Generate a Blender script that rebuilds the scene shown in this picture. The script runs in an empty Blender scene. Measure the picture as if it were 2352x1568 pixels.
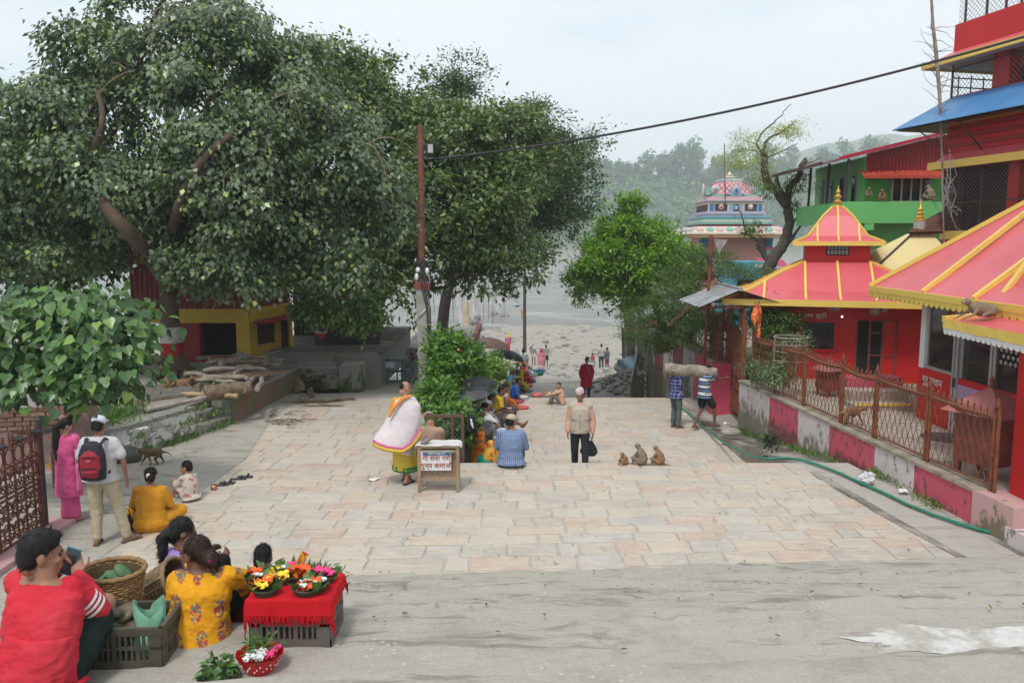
import bpy,math,random
import numpy as np
from mathutils import Vector as V,Matrix,Euler
R = math.radians
PI = math.pi
sc = bpy.context.scene
col = sc.collection
rng = random.Random(7)
nr = np.random.RandomState(11)
# ---------------------------------------------------------------- camera
EYE = 3.8
PITCH = math.atan(224/1850.)
cd = bpy.data.cameras.new('camera'); cam = bpy.data.objects.new('camera',cd); col.objects.link(cam)
cam.location = (0,0,EYE); cam.rotation_euler = (PI/2 - PITCH,0,0)
cd.sensor_width = 36; cd.lens = 36*1850/2352.; cd.clip_start = .05; cd.clip_end = 6000
sc.camera = cam
# ---------------------------------------------------------------- sky,sun,exposure
SUN_EL,SUN_AZ = R(58),R(200)
w = bpy.data.worlds.new('World'); sc.world = w; w.use_nodes = True
wn,wl = w.node_tree.nodes,w.node_tree.links
bg = wn['Background']; bg.inputs['Strength'].default_value = 0.1
sky = wn.new('ShaderNodeTexSky'); sky.sky_type = 'NISHITA'; sky.sun_disc = False
sky.sun_elevation = SUN_EL; sky.sun_rotation = SUN_AZ; sky.air_density = 1.2; sky.dust_density = 4.
wtc = wn.new('ShaderNodeTexCoord'); wmap = wn.new('ShaderNodeMapping'); wmap.inputs['Scale'].default_value = (1,1,3.2)
wns = wn.new('ShaderNodeTexNoise'); wns.inputs['Scale'].default_value = 1.6; wns.inputs['Detail'].default_value = 5
wl.new(wtc.outputs['Generated'],wmap.inputs[0]); wl.new(wmap.outputs[0],wns.inputs['Vector'])
wr = wn.new('ShaderNodeValToRGB')
wr.color_ramp.elements[0].position = .4; wr.color_ramp.elements[0].color = (4.5,5.3,6.1,1)
wr.color_ramp.elements[1].position = .6; wr.color_ramp.elements[1].color = (6.7,6.9,7.25,1)
wl.new(wns.outputs['Fac'],wr.inputs[0])
wm_ = wn.new('ShaderNodeMix'); wm_.data_type = 'RGBA'; wm_.inputs[0].default_value = .9
wl.new(sky.outputs[0],wm_.inputs[6]); wl.new(wr.outputs[0],wm_.inputs[7]); wl.new(wm_.outputs[2],bg.inputs['Color'])
sl = bpy.data.lights.new('sun','SUN'); sl.energy = 1.5; sl.angle = R(10); sl.color = (1,.965,.91)
sun = bpy.data.objects.new('sun',sl); col.objects.link(sun)
sdir = V((math.sin(SUN_AZ)*math.cos(SUN_EL),math.cos(SUN_AZ)*math.cos(SUN_EL),math.sin(SUN_EL)))
sun.rotation_euler = sdir.to_track_quat('Z','Y').to_euler(); sun.location = (0,-20,60)
vs = sc.view_settings; vs.view_transform = 'Standard'; vs.look = 'None'; vs.exposure = 0.72; vs.gamma = 1; vs.use_curve_mapping = False
try:
 cy = sc.cycles; cy.use_denoising = True; cy.max_bounces = 6; cy.diffuse_bounces = 3; cy.glossy_bounces = 2
 cy.transmission_bounces = 3; cy.transparent_max_bounces = 6; cy.volume_bounces = 3; cy.volume_step_rate = 4
 cy.use_adaptive_sampling = True; cy.adaptive_threshold = .015
except Exception:
 pass
# ---------------------------------------------------------------- helpers
def pray(px,py):
 a = (px - 1176)/1850.; b = (784 - py)/1850.; c,s = math.cos(PITCH),math.sin(PITCH)
 return a,c + b*s,b*c - s
def G(px,py,z=0.):
 a,b,c = pray(px,py); t = (z - EYE)/c
 return V((a*t,b*t,z))
def P(px,py,Y):
 a,b,c = pray(px,py); t = Y/b
 return V((a*t,Y,EYE + c*t))
def scl(y,z=1.):
 return 1850./(y*math.cos(PITCH) + (EYE - z)*math.sin(PITCH))
def wmat(o):
 m = o.matrix_basis.copy()
 while o.parent: o = o.parent; m = o.matrix_basis @ m
 return m
def tag(o,label=None,cat=None,group=None,kind=None):
 if label: o['label'] = label
 if cat: o['category'] = cat
 if group: o['group'] = group
 if kind: o['kind'] = kind
 return o
def thing(name,label,cat,loc=(0,0,0),rz=0.,group=None):
 o = bpy.data.objects.new(name,None); col.objects.link(o); o.location = loc; o.rotation_euler = (0,0,rz)
 o.empty_display_size = .2
 return tag(o,label,cat,group)
def copy_tree(o,parent=None):
 c = o.copy(); col.objects.link(c); c.parent = parent
 for ch in list(o.children): copy_tree(ch,c)
 return c
def fmesh(name,v,f,smooth=False):
 v = np.asarray(v,np.float32); f = np.asarray(f,np.int32); k = f.shape[1]
 me = bpy.data.meshes.new(name)
 me.vertices.add(len(v)); me.vertices.foreach_set('co',v.ravel())
 me.loops.add(f.size); me.loops.foreach_set('vertex_index',f.ravel())
 me.polygons.add(len(f)); me.polygons.foreach_set('loop_start',np.arange(0,f.size,k,dtype=np.int32))
 me.polygons.foreach_set('loop_total',np.full(len(f),k,np.int32))
 if smooth: me.polygons.foreach_set('use_smooth',np.ones(len(f),bool))
 me.update(calc_edges=True); return me
def link(name,me,mat=None,parent=None,kind=None):
 o = bpy.data.objects.new(name,me); col.objects.link(o)
 if mat and not len(me.materials): me.materials.append(mat)
 if parent: o.parent = parent
 if kind: o['kind'] = kind
 return o
def perp(d):
 d = V(d).normalized(); a = V((0,0,1)) if abs(d.z) < .9 else V((1,0,0))
 u = d.cross(a).normalized(); return u,d.cross(u).normalized()
class MB:
 def __init__(s): s.v = []; s.f = []
 def add(s,vs,fs):
  n = len(s.v); s.v += [tuple(x) for x in vs]; s.f += [tuple(i + n for i in q) for q in fs]; return s
 def box(s,c,d,rz=0.,M=None):
  x,y,z = d[0]/2,d[1]/2,d[2]/2
  q = [V((i*x,j*y,k*z)) for k in (-1,1) for j in (-1,1) for i in (-1,1)]
  m = M or Matrix.Rotation(rz,3,'Z')
  return s.add([m @ p + V(c) for p in q],[(0,2,3,1),(4,5,7,6),(0,1,5,4),(2,6,7,3),(0,4,6,2),(1,3,7,5)])
 def bar(s,a,b,w,h=None,up=None):
  a,b = V(a),V(b); d = (b - a).normalized(); up = V(up) if up else (V((0,0,1)) if abs(d.z) < .95 else V((0,1,0)))
  u = d.cross(up).normalized()*w/2; t = u.cross(d).normalized()*(h or w)/2
  q = [p + i*u + j*t for p in (a,b) for i,j in ((-1,-1),(1,-1),(1,1),(-1,1))]
  return s.add(q,[(0,1,2,3),(7,6,5,4),(0,4,5,1),(1,5,6,2),(2,6,7,3),(3,7,4,0)])
 def tube(s,pts,r,n=8,lat=None,r2=None,caps=True):
  pts = [V(p) for p in pts]; m = len(pts)
  r = [r]*m if isinstance(r,(int,float)) else list(r)
  r2 = r if r2 is None else ([r2]*m if isinstance(r2,(int,float)) else list(r2))
  vs,fs = [],[]; u = None
  for i,p in enumerate(pts):
   d = (pts[min(i + 1,m - 1)] - pts[max(i - 1,0)])
   d = d.normalized() if d.length > 1e-9 else V((0,0,1))
   if lat is not None:
    u = V(lat); u = (u - d*u.dot(d)); u = u.normalized() if u.length > 1e-6 else perp(d)[0]
   elif u is None: u = perp(d)[0]
   else:
    u = u - d*u.dot(d); u = u.normalized() if u.length > 1e-6 else perp(d)[0]
   t = d.cross(u)
   for k in range(n):
    a = 2*PI*k/n; vs.append(p + u*(r[i]*math.cos(a)) + t*(r2[i]*math.sin(a)))
  for i in range(m - 1):
   for k in range(n):
    fs.append((i*n + k,i*n + (k + 1) % n,(i + 1)*n + (k + 1) % n,(i + 1)*n + k))
  if caps: fs.append(tuple(range(n - 1,-1,-1))); fs.append(tuple((m - 1)*n + k for k in range(n)))
  return s.add(vs,fs)
 def cap(s,a,b,ra,rb,n=10):
  a,b = V(a),V(b); d = (b - a); L = d.length or 1e-6; d /= L
  pts = [a - d*ra*.95,a - d*ra*.6,a,b,b + d*rb*.6,b + d*rb*.95]
  return s.tube(pts,[ra*.3,ra*.8,ra,rb,rb*.8,rb*.3],n)
 def ball(s,c,r,M=None,n=12,m=8):
  r = (r,r,r) if isinstance(r,(int,float)) else r; c = V(c); vs,fs = [],[]
  for j in range(1,m):
   b = PI*j/m
   for k in range(n):
    a = 2*PI*k/n; p = V((r[0]*math.sin(b)*math.cos(a),r[1]*math.sin(b)*math.sin(a),r[2]*math.cos(b)))
    vs.append((M @ p if M else p) + c)
  t = V((0,0,r[2])); vs.append((M @ t if M else t) + c); vs.append((M @ -t if M else -t) + c); T = len(vs) - 2
  for j in range(m - 2):
   for k in range(n): fs.append((j*n + k,(j + 1)*n + k,(j + 1)*n + (k + 1) % n,j*n + (k + 1) % n))
  for k in range(n): fs.append((T,k,(k + 1) % n)); fs.append((T + 1,(m - 2)*n + (k + 1) % n,(m - 2)*n + k))
  return s.add(vs,fs)
 def lathe(s,prof,c=(0,0,0),n=16,M=None):
  c = V(c); vs,fs = [],[]; m = len(prof)
  for r,z in prof:
   for k in range(n):
    a = 2*PI*k/n; p = V((r*math.cos(a),r*math.sin(a),z)); vs.append((M @ p if M else p) + c)
  for i in range(m - 1):
   for k in range(n): fs.append((i*n + k,i*n + (k + 1) % n,(i + 1)*n + (k + 1) % n,(i + 1)*n + k))
  return s.add(vs,fs)
 def poly(s,pts,th=0.):
  pts = [V(p) for p in pts]; n = len(pts)
  if not th: return s.add(pts,[tuple(range(n))])
  nn = V((0,0,0))
  for i in range(n): nn += (pts[i]).cross(pts[(i + 1) % n])
  nn = (pts[1] - pts[0]).cross(pts[2] - pts[0]).normalized() if nn.length < 1e-9 else nn.normalized()
  b = [p - nn*th for p in pts]
  return s.add(pts + b,[tuple(range(n)),tuple(range(2*n - 1,n - 1,-1))] + [(i,i + n,(i + 1) % n + n,(i + 1) % n) for i in range(n)])
 def grid(s,fn,nu,nv):
  vs = [fn(i/nu,j/nv) for j in range(nv + 1) for i in range(nu + 1)]; k = nu + 1
  return s.add(vs,[(j*k + i,j*k + i + 1,(j + 1)*k + i + 1,(j + 1)*k + i) for j in range(nv) for i in range(nu)])
 def build(s,name,mat,parent=None,label=None,cat=None,group=None,kind=None,smooth=None,local=False,shared=False):
  vs = np.array(s.v,np.float32).reshape(-1,3); loc = None
  if parent is not None:
   if not local:
    m = np.array(wmat(parent).inverted(),np.float32); vs = vs @ m[:3,:3].T + m[:3,3]
  elif not local:
   lo,hi = vs.min(0),vs.max(0); loc = np.array([(lo[0] + hi[0])/2,(lo[1] + hi[1])/2,lo[2]]); vs = vs - loc
  me = bpy.data.meshes.new(name); me.from_pydata(vs.tolist(),[],s.f)
  if smooth is not None:
   me.polygons.foreach_set('use_smooth',[True]*len(me.polygons))
   if smooth < 180: me.set_sharp_from_angle(angle=R(smooth))
  me.update(); o = link(name,me,mat,parent,kind)
  if loc is not None: o.location = loc
  return tag(o,label,cat,group)
def lerp(a,b,t): return a + (b - a)*t
def lv(a,b,t): return V(a)*(1 - t) + V(b)*t
def ext(name,text,size,mat,parent,loc,rot,label=None,depth=.002):
 cu = bpy.data.curves.new(name,'FONT'); cu.body = text; cu.size = size; cu.extrude = depth; cu.resolution_u = 3; cu.align_x = 'CENTER'
 t = bpy.data.objects.new(name,cu); me = bpy.data.meshes.new_from_object(t); bpy.data.objects.remove(t)
 o = link(name,me,mat,None); o.data.materials.clear(); o.data.materials.append(mat)
 M = Matrix.Translation(V(loc)) @ (rot if isinstance(rot,Matrix) else Euler(rot).to_matrix().to_4x4())
 if parent: o.parent = parent; o.matrix_basis = wmat(parent).inverted() @ M
 else: o.matrix_basis = M
 return tag(o,label)
def face_rot(nrm):
 n = V(nrm).normalized(); x = V((0,0,1)).cross(n).normalized(); y = n.cross(x)
 return Matrix((x,y,n)).transposed().to_4x4()
# ---------------------------------------------------------------- materials
def nodes(name):
 m = bpy.data.materials.new(name); m.use_nodes = True; nt = m.node_tree
 return m,nt.nodes,nt.links,nt.nodes['Principled BSDF']
def ramp(N,stops,interp='LINEAR'):
 r = N.new('ShaderNodeValToRGB'); e = r.color_ramp.elements; r.color_ramp.interpolation = interp
 while len(e) > 1: e.remove(e[-1])
 e[0].position = stops[0][0]; e[0].color = (*stops[0][1],1)
 for p,c in stops[1:]:
  q = e.new(p); q.color = (*c,1)
 return r
def g3(x): return (x,x,x)
def noise_(N,L,vec,scale,detail=4,rough=.55,dist=0.):
 n = N.new('ShaderNodeTexNoise'); n.inputs['Scale'].default_value = scale; n.inputs['Detail'].default_value = detail
 n.inputs['Roughness'].default_value = rough; n.inputs['Distortion'].default_value = dist; L.new(vec,n.inputs['Vector']); return n.outputs['Fac']
def mixc(N,L,fac,a,b,mode='MIX'):
 m = N.new('ShaderNodeMix'); m.data_type = 'RGBA'; m.blend_type = mode
 for s,x in ((0,fac),(6,a),(7,b)):
  if hasattr(x,'is_linked') or hasattr(x,'node'): L.new(x,m.inputs[s])
  elif s == 0: m.inputs[0].default_value = x
  else: m.inputs[s].default_value = (*x,1)
 return m.outputs[2]
def math_(N,L,op,a,b=0.):
 m = N.new('ShaderNodeMath'); m.operation = op
 for i,x in enumerate((a,b)):
  if hasattr(x,'node'): L.new(x,m.inputs[i])
  else: m.inputs[i].default_value = x
 return m.outputs[0]
def rand_(N,L):
 g = N.new('ShaderNodeNewGeometry'); oi = N.new('ShaderNodeObjectInfo')
 return math_(N,L,'FRACT',math_(N,L,'ADD',g.outputs['Random Per Island'],oi.outputs['Random']))
def pos_(N,L,scale=(1,1,1),rot=(0,0,0),obj=False):
 if obj: v = N.new('ShaderNodeTexCoord').outputs['Object']
 else: v = N.new('ShaderNodeNewGeometry').outputs['Position']
 m = N.new('ShaderNodeMapping'); m.inputs['Scale'].default_value = scale; m.inputs['Rotation'].default_value = rot
 L.new(v,m.inputs[0]); return m.outputs[0]
def bump_(N,L,B,h,strength=.3,dist=.01):
 b = N.new('ShaderNodeBump'); b.inputs['Strength'].default_value = strength; b.inputs['Distance'].default_value = dist
 L.new(h,b.inputs['Height']); L.new(b.outputs[0],B.inputs['Normal'])
_mc = {}
def mat(name,c,c2=None,rough=.8,scale=4.,var=.18,bump=.15,bscale=60.,metal=0.,spec=.35,lo=.42,hi=.62,isl=0.,stretch=(1,1,1),dist=.008,obj=False):
 if name in _mc: return _mc[name]
 m,N,L,B = nodes(name); p = pos_(N,L,stretch,obj=obj)
 base = c
 n1 = noise_(N,L,p,scale,5,.6)
 if c2 is not None:
  f = ramp(N,[(lo,g3(0)),(hi,g3(1))]); L.new(n1,f.inputs[0]); base = mixc(N,L,f.outputs[0],c,c2)
 n2 = noise_(N,L,p,scale*4.3,4,.65)
 f = ramp(N,[(.25,g3(1 - var)),(.75,g3(1 + var*.7))]); L.new(n2,f.inputs[0])
 base = mixc(N,L,1.,base,f.outputs[0],'MULTIPLY')
 if isl:
  r = rand_(N,L); f = ramp(N,[(0,g3(1 - isl)),(1,g3(1 + isl))]); L.new(r,f.inputs[0])
  base = mixc(N,L,1.,base,f.outputs[0],'MULTIPLY')
 L.new(base,B.inputs['Base Color']); B.inputs['Roughness'].default_value = rough; B.inputs['Metallic'].default_value = metal
 B.inputs['Specular IOR Level'].default_value = spec
 if bump: bump_(N,L,B,noise_(N,L,p,bscale,5,.6),bump,dist)
 _mc[name] = m; return m
# ================================================================ materials of the ground
def m_concrete(name,c=(.40,.385,.36),dark=(.2,.19,.175),crack=True,pebble=0.,wet=None,sx=(1,1,1)):
 m,N,L,B = nodes(name); p = pos_(N,L,sx)
 base = mixc(N,L,noise_(N,L,p,.7,6,.62),tuple(x*.82 for x in c),tuple(min(1,x*1.14) for x in c))
 f = ramp(N,[(.5,g3(0)),(.72,g3(1))]); L.new(noise_(N,L,p,2.3,7,.7),f.inputs[0])
 base = mixc(N,L,math_(N,L,'MULTIPLY',f.outputs[0],.5),base,dark)
 f = ramp(N,[(.3,g3(.86)),(.7,g3(1.1))]); L.new(noise_(N,L,p,55,4,.7),f.inputs[0])
 base = mixc(N,L,1.,base,f.outputs[0],'MULTIPLY')
 ps = pos_(N,L,(.5,3.2,1)); f = ramp(N,[(.54,g3(0)),(.62,g3(1))]); L.new(noise_(N,L,ps,1.5,8,.72,.4),f.inputs[0]); base = mixc(N,L,math_(N,L,'MULTIPLY',f.outputs[0],.6),base,tuple(x*.8 for x in dark))
 f = ramp(N,[(.56,g3(0)),(.7,g3(1))]); L.new(noise_(N,L,ps,3.1,7,.7),f.inputs[0]); base = mixc(N,L,math_(N,L,'MULTIPLY',f.outputs[0],.3),base,(.5,.47,.42))
 h = noise_(N,L,p,40,6,.7)
 if crack:
  wv = N.new('ShaderNodeVectorMath'); wv.operation = 'ADD'; nz = N.new('ShaderNodeTexNoise'); nz.inputs['Scale'].default_value = 2.2; nz.inputs['Detail'].default_value = 6
  L.new(p,nz.inputs['Vector']); sc_ = N.new('ShaderNodeVectorMath'); sc_.operation = 'SCALE'; sc_.inputs['Scale'].default_value = .9
  L.new(nz.outputs['Color'],sc_.inputs[0]); mq = N.new('ShaderNodeMapping'); mq.inputs['Scale'].default_value = (.45,1.7,1); L.new(p,mq.inputs[0]); L.new(mq.outputs[0],wv.inputs[0]); L.new(sc_.outputs[0],wv.inputs[1])
  v = N.new('ShaderNodeTexVoronoi'); v.feature = 'DISTANCE_TO_EDGE'; v.inputs['Scale'].default_value = .55; L.new(wv.outputs[0],v.inputs['Vector'])
  f = ramp(N,[(0,g3(1)),(.010,g3(.8)),(.022,g3(0))]); L.new(v.outputs['Distance'],f.inputs[0])
  gate = ramp(N,[(.5,g3(0)),(.6,g3(1))]); L.new(noise_(N,L,p,.9,3),gate.inputs[0])
  cf = math_(N,L,'MULTIPLY',f.outputs[0],gate.outputs[0]); base = mixc(N,L,math_(N,L,'MULTIPLY',cf,.5),base,(.09,.085,.075))
  h = math_(N,L,'SUBTRACT',h,math_(N,L,'MULTIPLY',cf,.7))
 if pebble:
  v = N.new('ShaderNodeTexVoronoi'); v.inputs['Scale'].default_value = 16; L.new(p,v.inputs['Vector'])
  f = ramp(N,[(.16,g3(1)),(.26,g3(0))]); L.new(v.outputs['Distance'],f.inputs[0])
  gate = ramp(N,[(.5,g3(0)),(.6,g3(1))]); L.new(noise_(N,L,p,1.1,4),gate.inputs[0])
  pf = math_(N,L,'MULTIPLY',math_(N,L,'MULTIPLY',f.outputs[0],gate.outputs[0]),pebble)
  base = mixc(N,L,pf,base,(.55,.5,.42)); h = math_(N,L,'ADD',h,math_(N,L,'MULTIPLY',pf,.5))
 L.new(base,B.inputs['Base Color']); B.inputs['Roughness'].default_value = .9; B.inputs['Specular IOR Level'].default_value = .25
 if wet:
  f = ramp(N,[(wet,g3(.18)),(wet + .12,g3(.9))]); L.new(noise_(N,L,p,1.1,5,.6),f.inputs[0]); L.new(f.outputs[0],B.inputs['Roughness'])
  f2 = ramp(N,[(wet,g3(.5)),(wet + .12,g3(1))]); L.new(noise_(N,L,p,1.1,5,.6),f2.inputs[0])
  L.new(mixc(N,L,1.,base,f2.outputs[0],'MULTIPLY'),B.inputs['Base Color'])
 bump_(N,L,B,h,.5,.02); return m
CONC = m_concrete('concrete',(.40,.368,.315),(.19,.17,.14),pebble=.7)
CONC_D = m_concrete('worn concrete',(.33,.315,.285),(.15,.145,.12))
WETC = m_concrete('wet concrete',(.36,.33,.285),(.19,.17,.14),wet=.44)
GROUT = m_concrete('joint mortar',(.43,.40,.35),(.29,.265,.23),crack=False)
SAND = m_concrete('river sand',(.345,.315,.265),(.20,.18,.15),crack=False,pebble=.8)
MUD = m_concrete('muddy gravel',(.25,.24,.215),(.13,.125,.11),crack=False,pebble=.7)
def m_stone():
 m,N,L,B = nodes('sandstone slab'); r = rand_(N,L); p = pos_(N,L,(1,1,1))
 pal = ramp(N,[(0,(.44,.385,.32)),(.16,(.48,.42,.345)),(.3,(.46,.37,.295)),(.42,(.475,.425,.365)),(.55,(.42,.38,.33)),(.68,(.49,.41,.32)),(.8,(.47,.36,.285)),(.92,(.44,.405,.365))],'CONSTANT')
 L.new(r,pal.inputs[0]); base = pal.outputs[0]
 o = N.new('ShaderNodeObjectInfo'); off = N.new('ShaderNodeVectorMath'); off.operation = 'ADD'; cx = N.new('ShaderNodeCombineXYZ')
 L.new(math_(N,L,'MULTIPLY',r,31.),cx.inputs[0]); L.new(math_(N,L,'MULTIPLY',r,17.),cx.inputs[1]); L.new(p,off.inputs[0]); L.new(cx.outputs[0],off.inputs[1])
 mp = N.new('ShaderNodeMapping'); mp.inputs['Scale'].default_value = (1,2.6,1); mp.inputs['Rotation'].default_value = (0,0,.5); L.new(off.outputs[0],mp.inputs[0])
 f = ramp(N,[(.4,g3(0)),(.66,g3(1))]); L.new(noise_(N,L,mp.outputs[0],2.6,6,.65,.8),f.inputs[0])
 base = mixc(N,L,math_(N,L,'MULTIPLY',f.outputs[0],.6),base,(.56,.50,.41))
 f = ramp(N,[(.56,g3(0)),(.72,g3(1))]); L.new(noise_(N,L,mp.outputs[0],1.7,5,.6,.5),f.inputs[0])
 base = mixc(N,L,math_(N,L,'MULTIPLY',f.outputs[0],.5),base,(.44,.27,.18))
 f = ramp(N,[(.52,g3(0)),(.75,g3(1))]); L.new(noise_(N,L,p,1.3,7,.7),f.inputs[0])
 base = mixc(N,L,math_(N,L,'MULTIPLY',f.outputs[0],.55),base,(.27,.255,.23))
 f = ramp(N,[(.3,g3(.88)),(.7,g3(1.1))]); L.new(noise_(N,L,p,26,5,.7),f.inputs[0])
 L.new(mixc(N,L,1.,base,f.outputs[0],'MULTIPLY'),B.inputs['Base Color']); B.inputs['Roughness'].default_value = .72; B.inputs['Specular IOR Level'].default_value = .3
 bump_(N,L,B,noise_(N,L,mp.outputs[0],9,6,.65),.35,.012); return m
STONE = m_stone()
def zint(y,t):
 return float(np.interp(y,[a for a,b in t],[b for a,b in t]))
ZC = [(20,-.95),(23.3,-1.1),(27,-2.26),(34.6,-2.3),(40,-3.1),(48,-4.08),(57,-5.02),(75,-6.35),(100,-7.95),(128,-9.35),(180,-11.)]
ZL = [(18,-.06),(24,-.35),(30,-1.3),(40,-3.0),(48,-4.3),(57,-5.15),(75,-6.35),(100,-7.95),(120,-9.1),(126,-9.4),(180,-11.)]
ZR = [(14,.2),(36,.2),(46,-3.2),(57,-5.15),(75,-6.35),(100,-7.95),(132,-9.4),(180,-11.)]
def sn(x,y,s):
 return math.sin(x*s + 1.3*math.sin(y*s*.7 + 2))*math.cos(y*s*1.1 + 1.7*math.sin(x*s*.6))
def ground_z(x,y):
 a = zint(y,ZC)
 if x < -1.: t = min(1,(-1. - x)/.9); a = a + (zint(y,ZL) - a)*t
 if x > 6.2: t = min(1,(x - 6.2)/.5); a = a + (zint(y,ZR) - a)*t
 k = min(1,max(0,(y - 34)/30)); a += (.03 + .12*k)*sn(x,y,.9) + (.02 + .05*k)*sn(x,y,2.7) + .25*max(0,(y - 80)/60)*sn(x,y,.22)
 return a
# ---------------------------------------------------------------- setting
MB().grid(lambda u,v: V((lerp(-900,900,u),lerp(-100,1500,v),-11.4)),20,20).build('ground',SAND,kind='structure')
ys = [20.5 + 26*(i/60) for i in range(61)] + [46.5 + 140*(i/80) ** 1.5 for i in range(1,81)]
xs = sorted(set([round(-90 + 70*(i/20) ** .7,3) for i in range(20)] + [round(-20 + 40*i/90,3) for i in range(91)] + [round(20 + 70*(i/20) ** 1.4,3) for i in range(1,21)]))
vv = [(x,y,ground_z(x,y) - (6 if y > 185 else 0)) for y in ys for x in xs]; k = len(xs)
link('riverbank',fmesh('riverbank',vv,[(j*k + i,j*k + i + 1,(j + 1)*k + i + 1,(j + 1)*k + i) for j in range(len(ys) - 1) for i in range(k - 1)],True),SAND,kind='structure')
def m_water():
 m,N,L,B = nodes('silty river water'); p = pos_(N,L,(.5,1.6,1),(0,0,-.12))
 f = ramp(N,[(.38,g3(0)),(.66,g3(1))]); L.new(noise_(N,L,p,.035,5,.6,.6),f.inputs[0])
 base = mixc(N,L,f.outputs[0],(.17,.168,.148),(.30,.29,.265))
 f = ramp(N,[(.52,g3(0)),(.66,g3(1))]); L.new(noise_(N,L,p,.11,7,.75,.6),f.inputs[0])
 base = mixc(N,L,math_(N,L,'MULTIPLY',f.outputs[0],.8),base,(.52,.51,.47))
 L.new(base,B.inputs['Base Color']); B.inputs['Roughness'].default_value = .4; B.inputs['Specular IOR Level'].default_value = .3
 bump_(N,L,B,noise_(N,L,p,.5,7,.7,.5),1.,.8); return m
MB().grid(lambda u,v: V((lerp(-880,880,u),lerp(100,620,v),-9.3 + .15*sn(lerp(-880,880,u),lerp(100,620,v),.05))),120,60).build('river',m_water(),kind='structure',smooth=180)
# steps going down from the camera to the square (they fall away from the viewer)
SK = .072
def stp(x,d): return V((x,d + SK*x,0))
stairs = tag(bpy.data.objects.new('stairs',None),kind='structure'); col.objects.link(stairs)
nos = [(3.93,1.635)] + [(5.0 + .462*k,1.44 - .16*k) for k in range(9)]
def jag(x,i,a=.03): return a*(sn(x*3.1,i*7.7,1.) + .6*sn(x*9.3,i*3.1,1.) + .4*sn(x*23.,i*1.7,1.))
for i,(d,z) in enumerate(nos):
 back = -3. if i == 0 else nos[i - 1][0] - .06
 m = MB(); n = 150; X = [-8.2 + 16.6*k/n for k in range(n + 1)]
 top0 = [stp(x,back) + V((0,0,z + .012*sn(x,i,2.2))) for x in X]
 top1 = [stp(x,d + jag(x,i)) + V((0,0,z - .012 + .012*sn(x,i,2.2) + .014*sn(x*5,i,2.))) for x in X]
 tm = [lv(a,b,1 - .07/max(.3,d - back)) + V((0,0,.014)) for a,b in zip(top0,top1)]
 bot = [V((p.x,p.y + .015,z - .6)) for p in top1]
 rows = [top0,tm,top1,bot]; m.v = [tuple(p) for r_ in rows for p in r_]; q = n + 1
 m.f = [(r_*q + k,r_*q + k + 1,(r_ + 1)*q + k + 1,(r_ + 1)*q + k) for r_ in range(3) for k in range(n)]
 m.build('step',CONC,stairs,smooth=40)
# whitewash spilt on the upper step,lower right
white = mat('flaking whitewash',(.55,.535,.50),(.395,.37,.325),rough=.9,scale=4,lo=.47,hi=.56,var=.2)
m = MB(); pc = G(2235,1470,1.44); ring = []
for k in range(120):
 a = 2*PI*k/120; rr = 1 + .10*math.sin(3*a + 1) + .10*math.sin(7*a) + .07*math.sin(13*a + 2) + .05*math.sin(23*a)
 ring.append(V((pc.x + .72*rr*math.cos(a),pc.y + .17*rr*math.sin(a) + .05*math.cos(a),1.44)))
zz = lambda x,y: 1.44 + .012*sn(x,1,2.2) + (y - SK*x - 3.87)/1.06*(.0027 + .0131*sn(x*5,1,2.)) + .004
m.grid(lambda u,v: (lambda q: V((q.x,q.y,zz(q.x,q.y))))(lv(pc,ring[int(round(u*120)) % 120],v)),120,8).build('paint_stain',white,stairs,label='white paint spill on the concrete steps')
# the square: bed of mortar,stone slabs on it
plaza = tag(bpy.data.objects.new('plaza',None),kind='structure'); col.objects.link(plaza)
def slab_poly(pts,z,th,name,mt,par): MB().poly([V((x,y,z)) for x,y in pts],th).build(name,mt,par)
slab_poly([(-12,7.5),(7.4,7.5),(6.2,10.6),(5.9,13.78),(-.85,13.78),(-1.7,13.78),(-1.9,20.4),(-12,20.4)],-.012,.9,'mortar_bed',GROUT,plaza)
slab_poly([(-.95,13.72),(5.6,13.72),(5.3,23.45),(-.95,23.45)],-.712,1.6,'mortar_bed',GROUT,plaza)
slab_poly([(-12,8.),(-5.05,8.),(-5.0,10.6),(-4.85,12.1),(-4.75,14.),(-5.3,17.4),(-5.3,20.4),(-12,20.4)],-.004,.05,'cement_screed',CONC,plaza)
tiles = []
def clip_right(y): return float(np.interp(y,[8.5,9.5,11,13.7],[5.6,5.42,5.2,4.95]))
def clip_left(y): return float(np.interp(y,[8,10.6,12.1,14,17.4,20.3],[-5.0,-4.95,-4.8,-4.75,-5.25,-5.2]))
def lay(y0,y1,xl,xr,z,h0=.41):
 y = y0; row = 0
 while y < y1 - .15:
  h = h0*rng.uniform(.72,1.2); h = min(h,y1 - y)
  if y1 - (y + h) < .2: h = y1 - y
  L_,R_ = xl(y),xr(y); x = L_ - rng.uniform(0,.5)
  while x < R_:
   ww = rng.choice([.34,.5,.62,.7,.85,1.0])*rng.uniform(.72,1.0); a,b = max(x,L_),min(x + ww,R_)
   if b - a > .12: tiles.append((a,b,y,y + h,z))
   x += ww
  y += h
lay(8.74,13.74,clip_left,clip_right,0.)
lay(13.74,19.6,clip_left,lambda y: -1.75,0.)
lay(13.8,23.42,lambda y: -.9,lambda y: 5.0,-.70)
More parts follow.
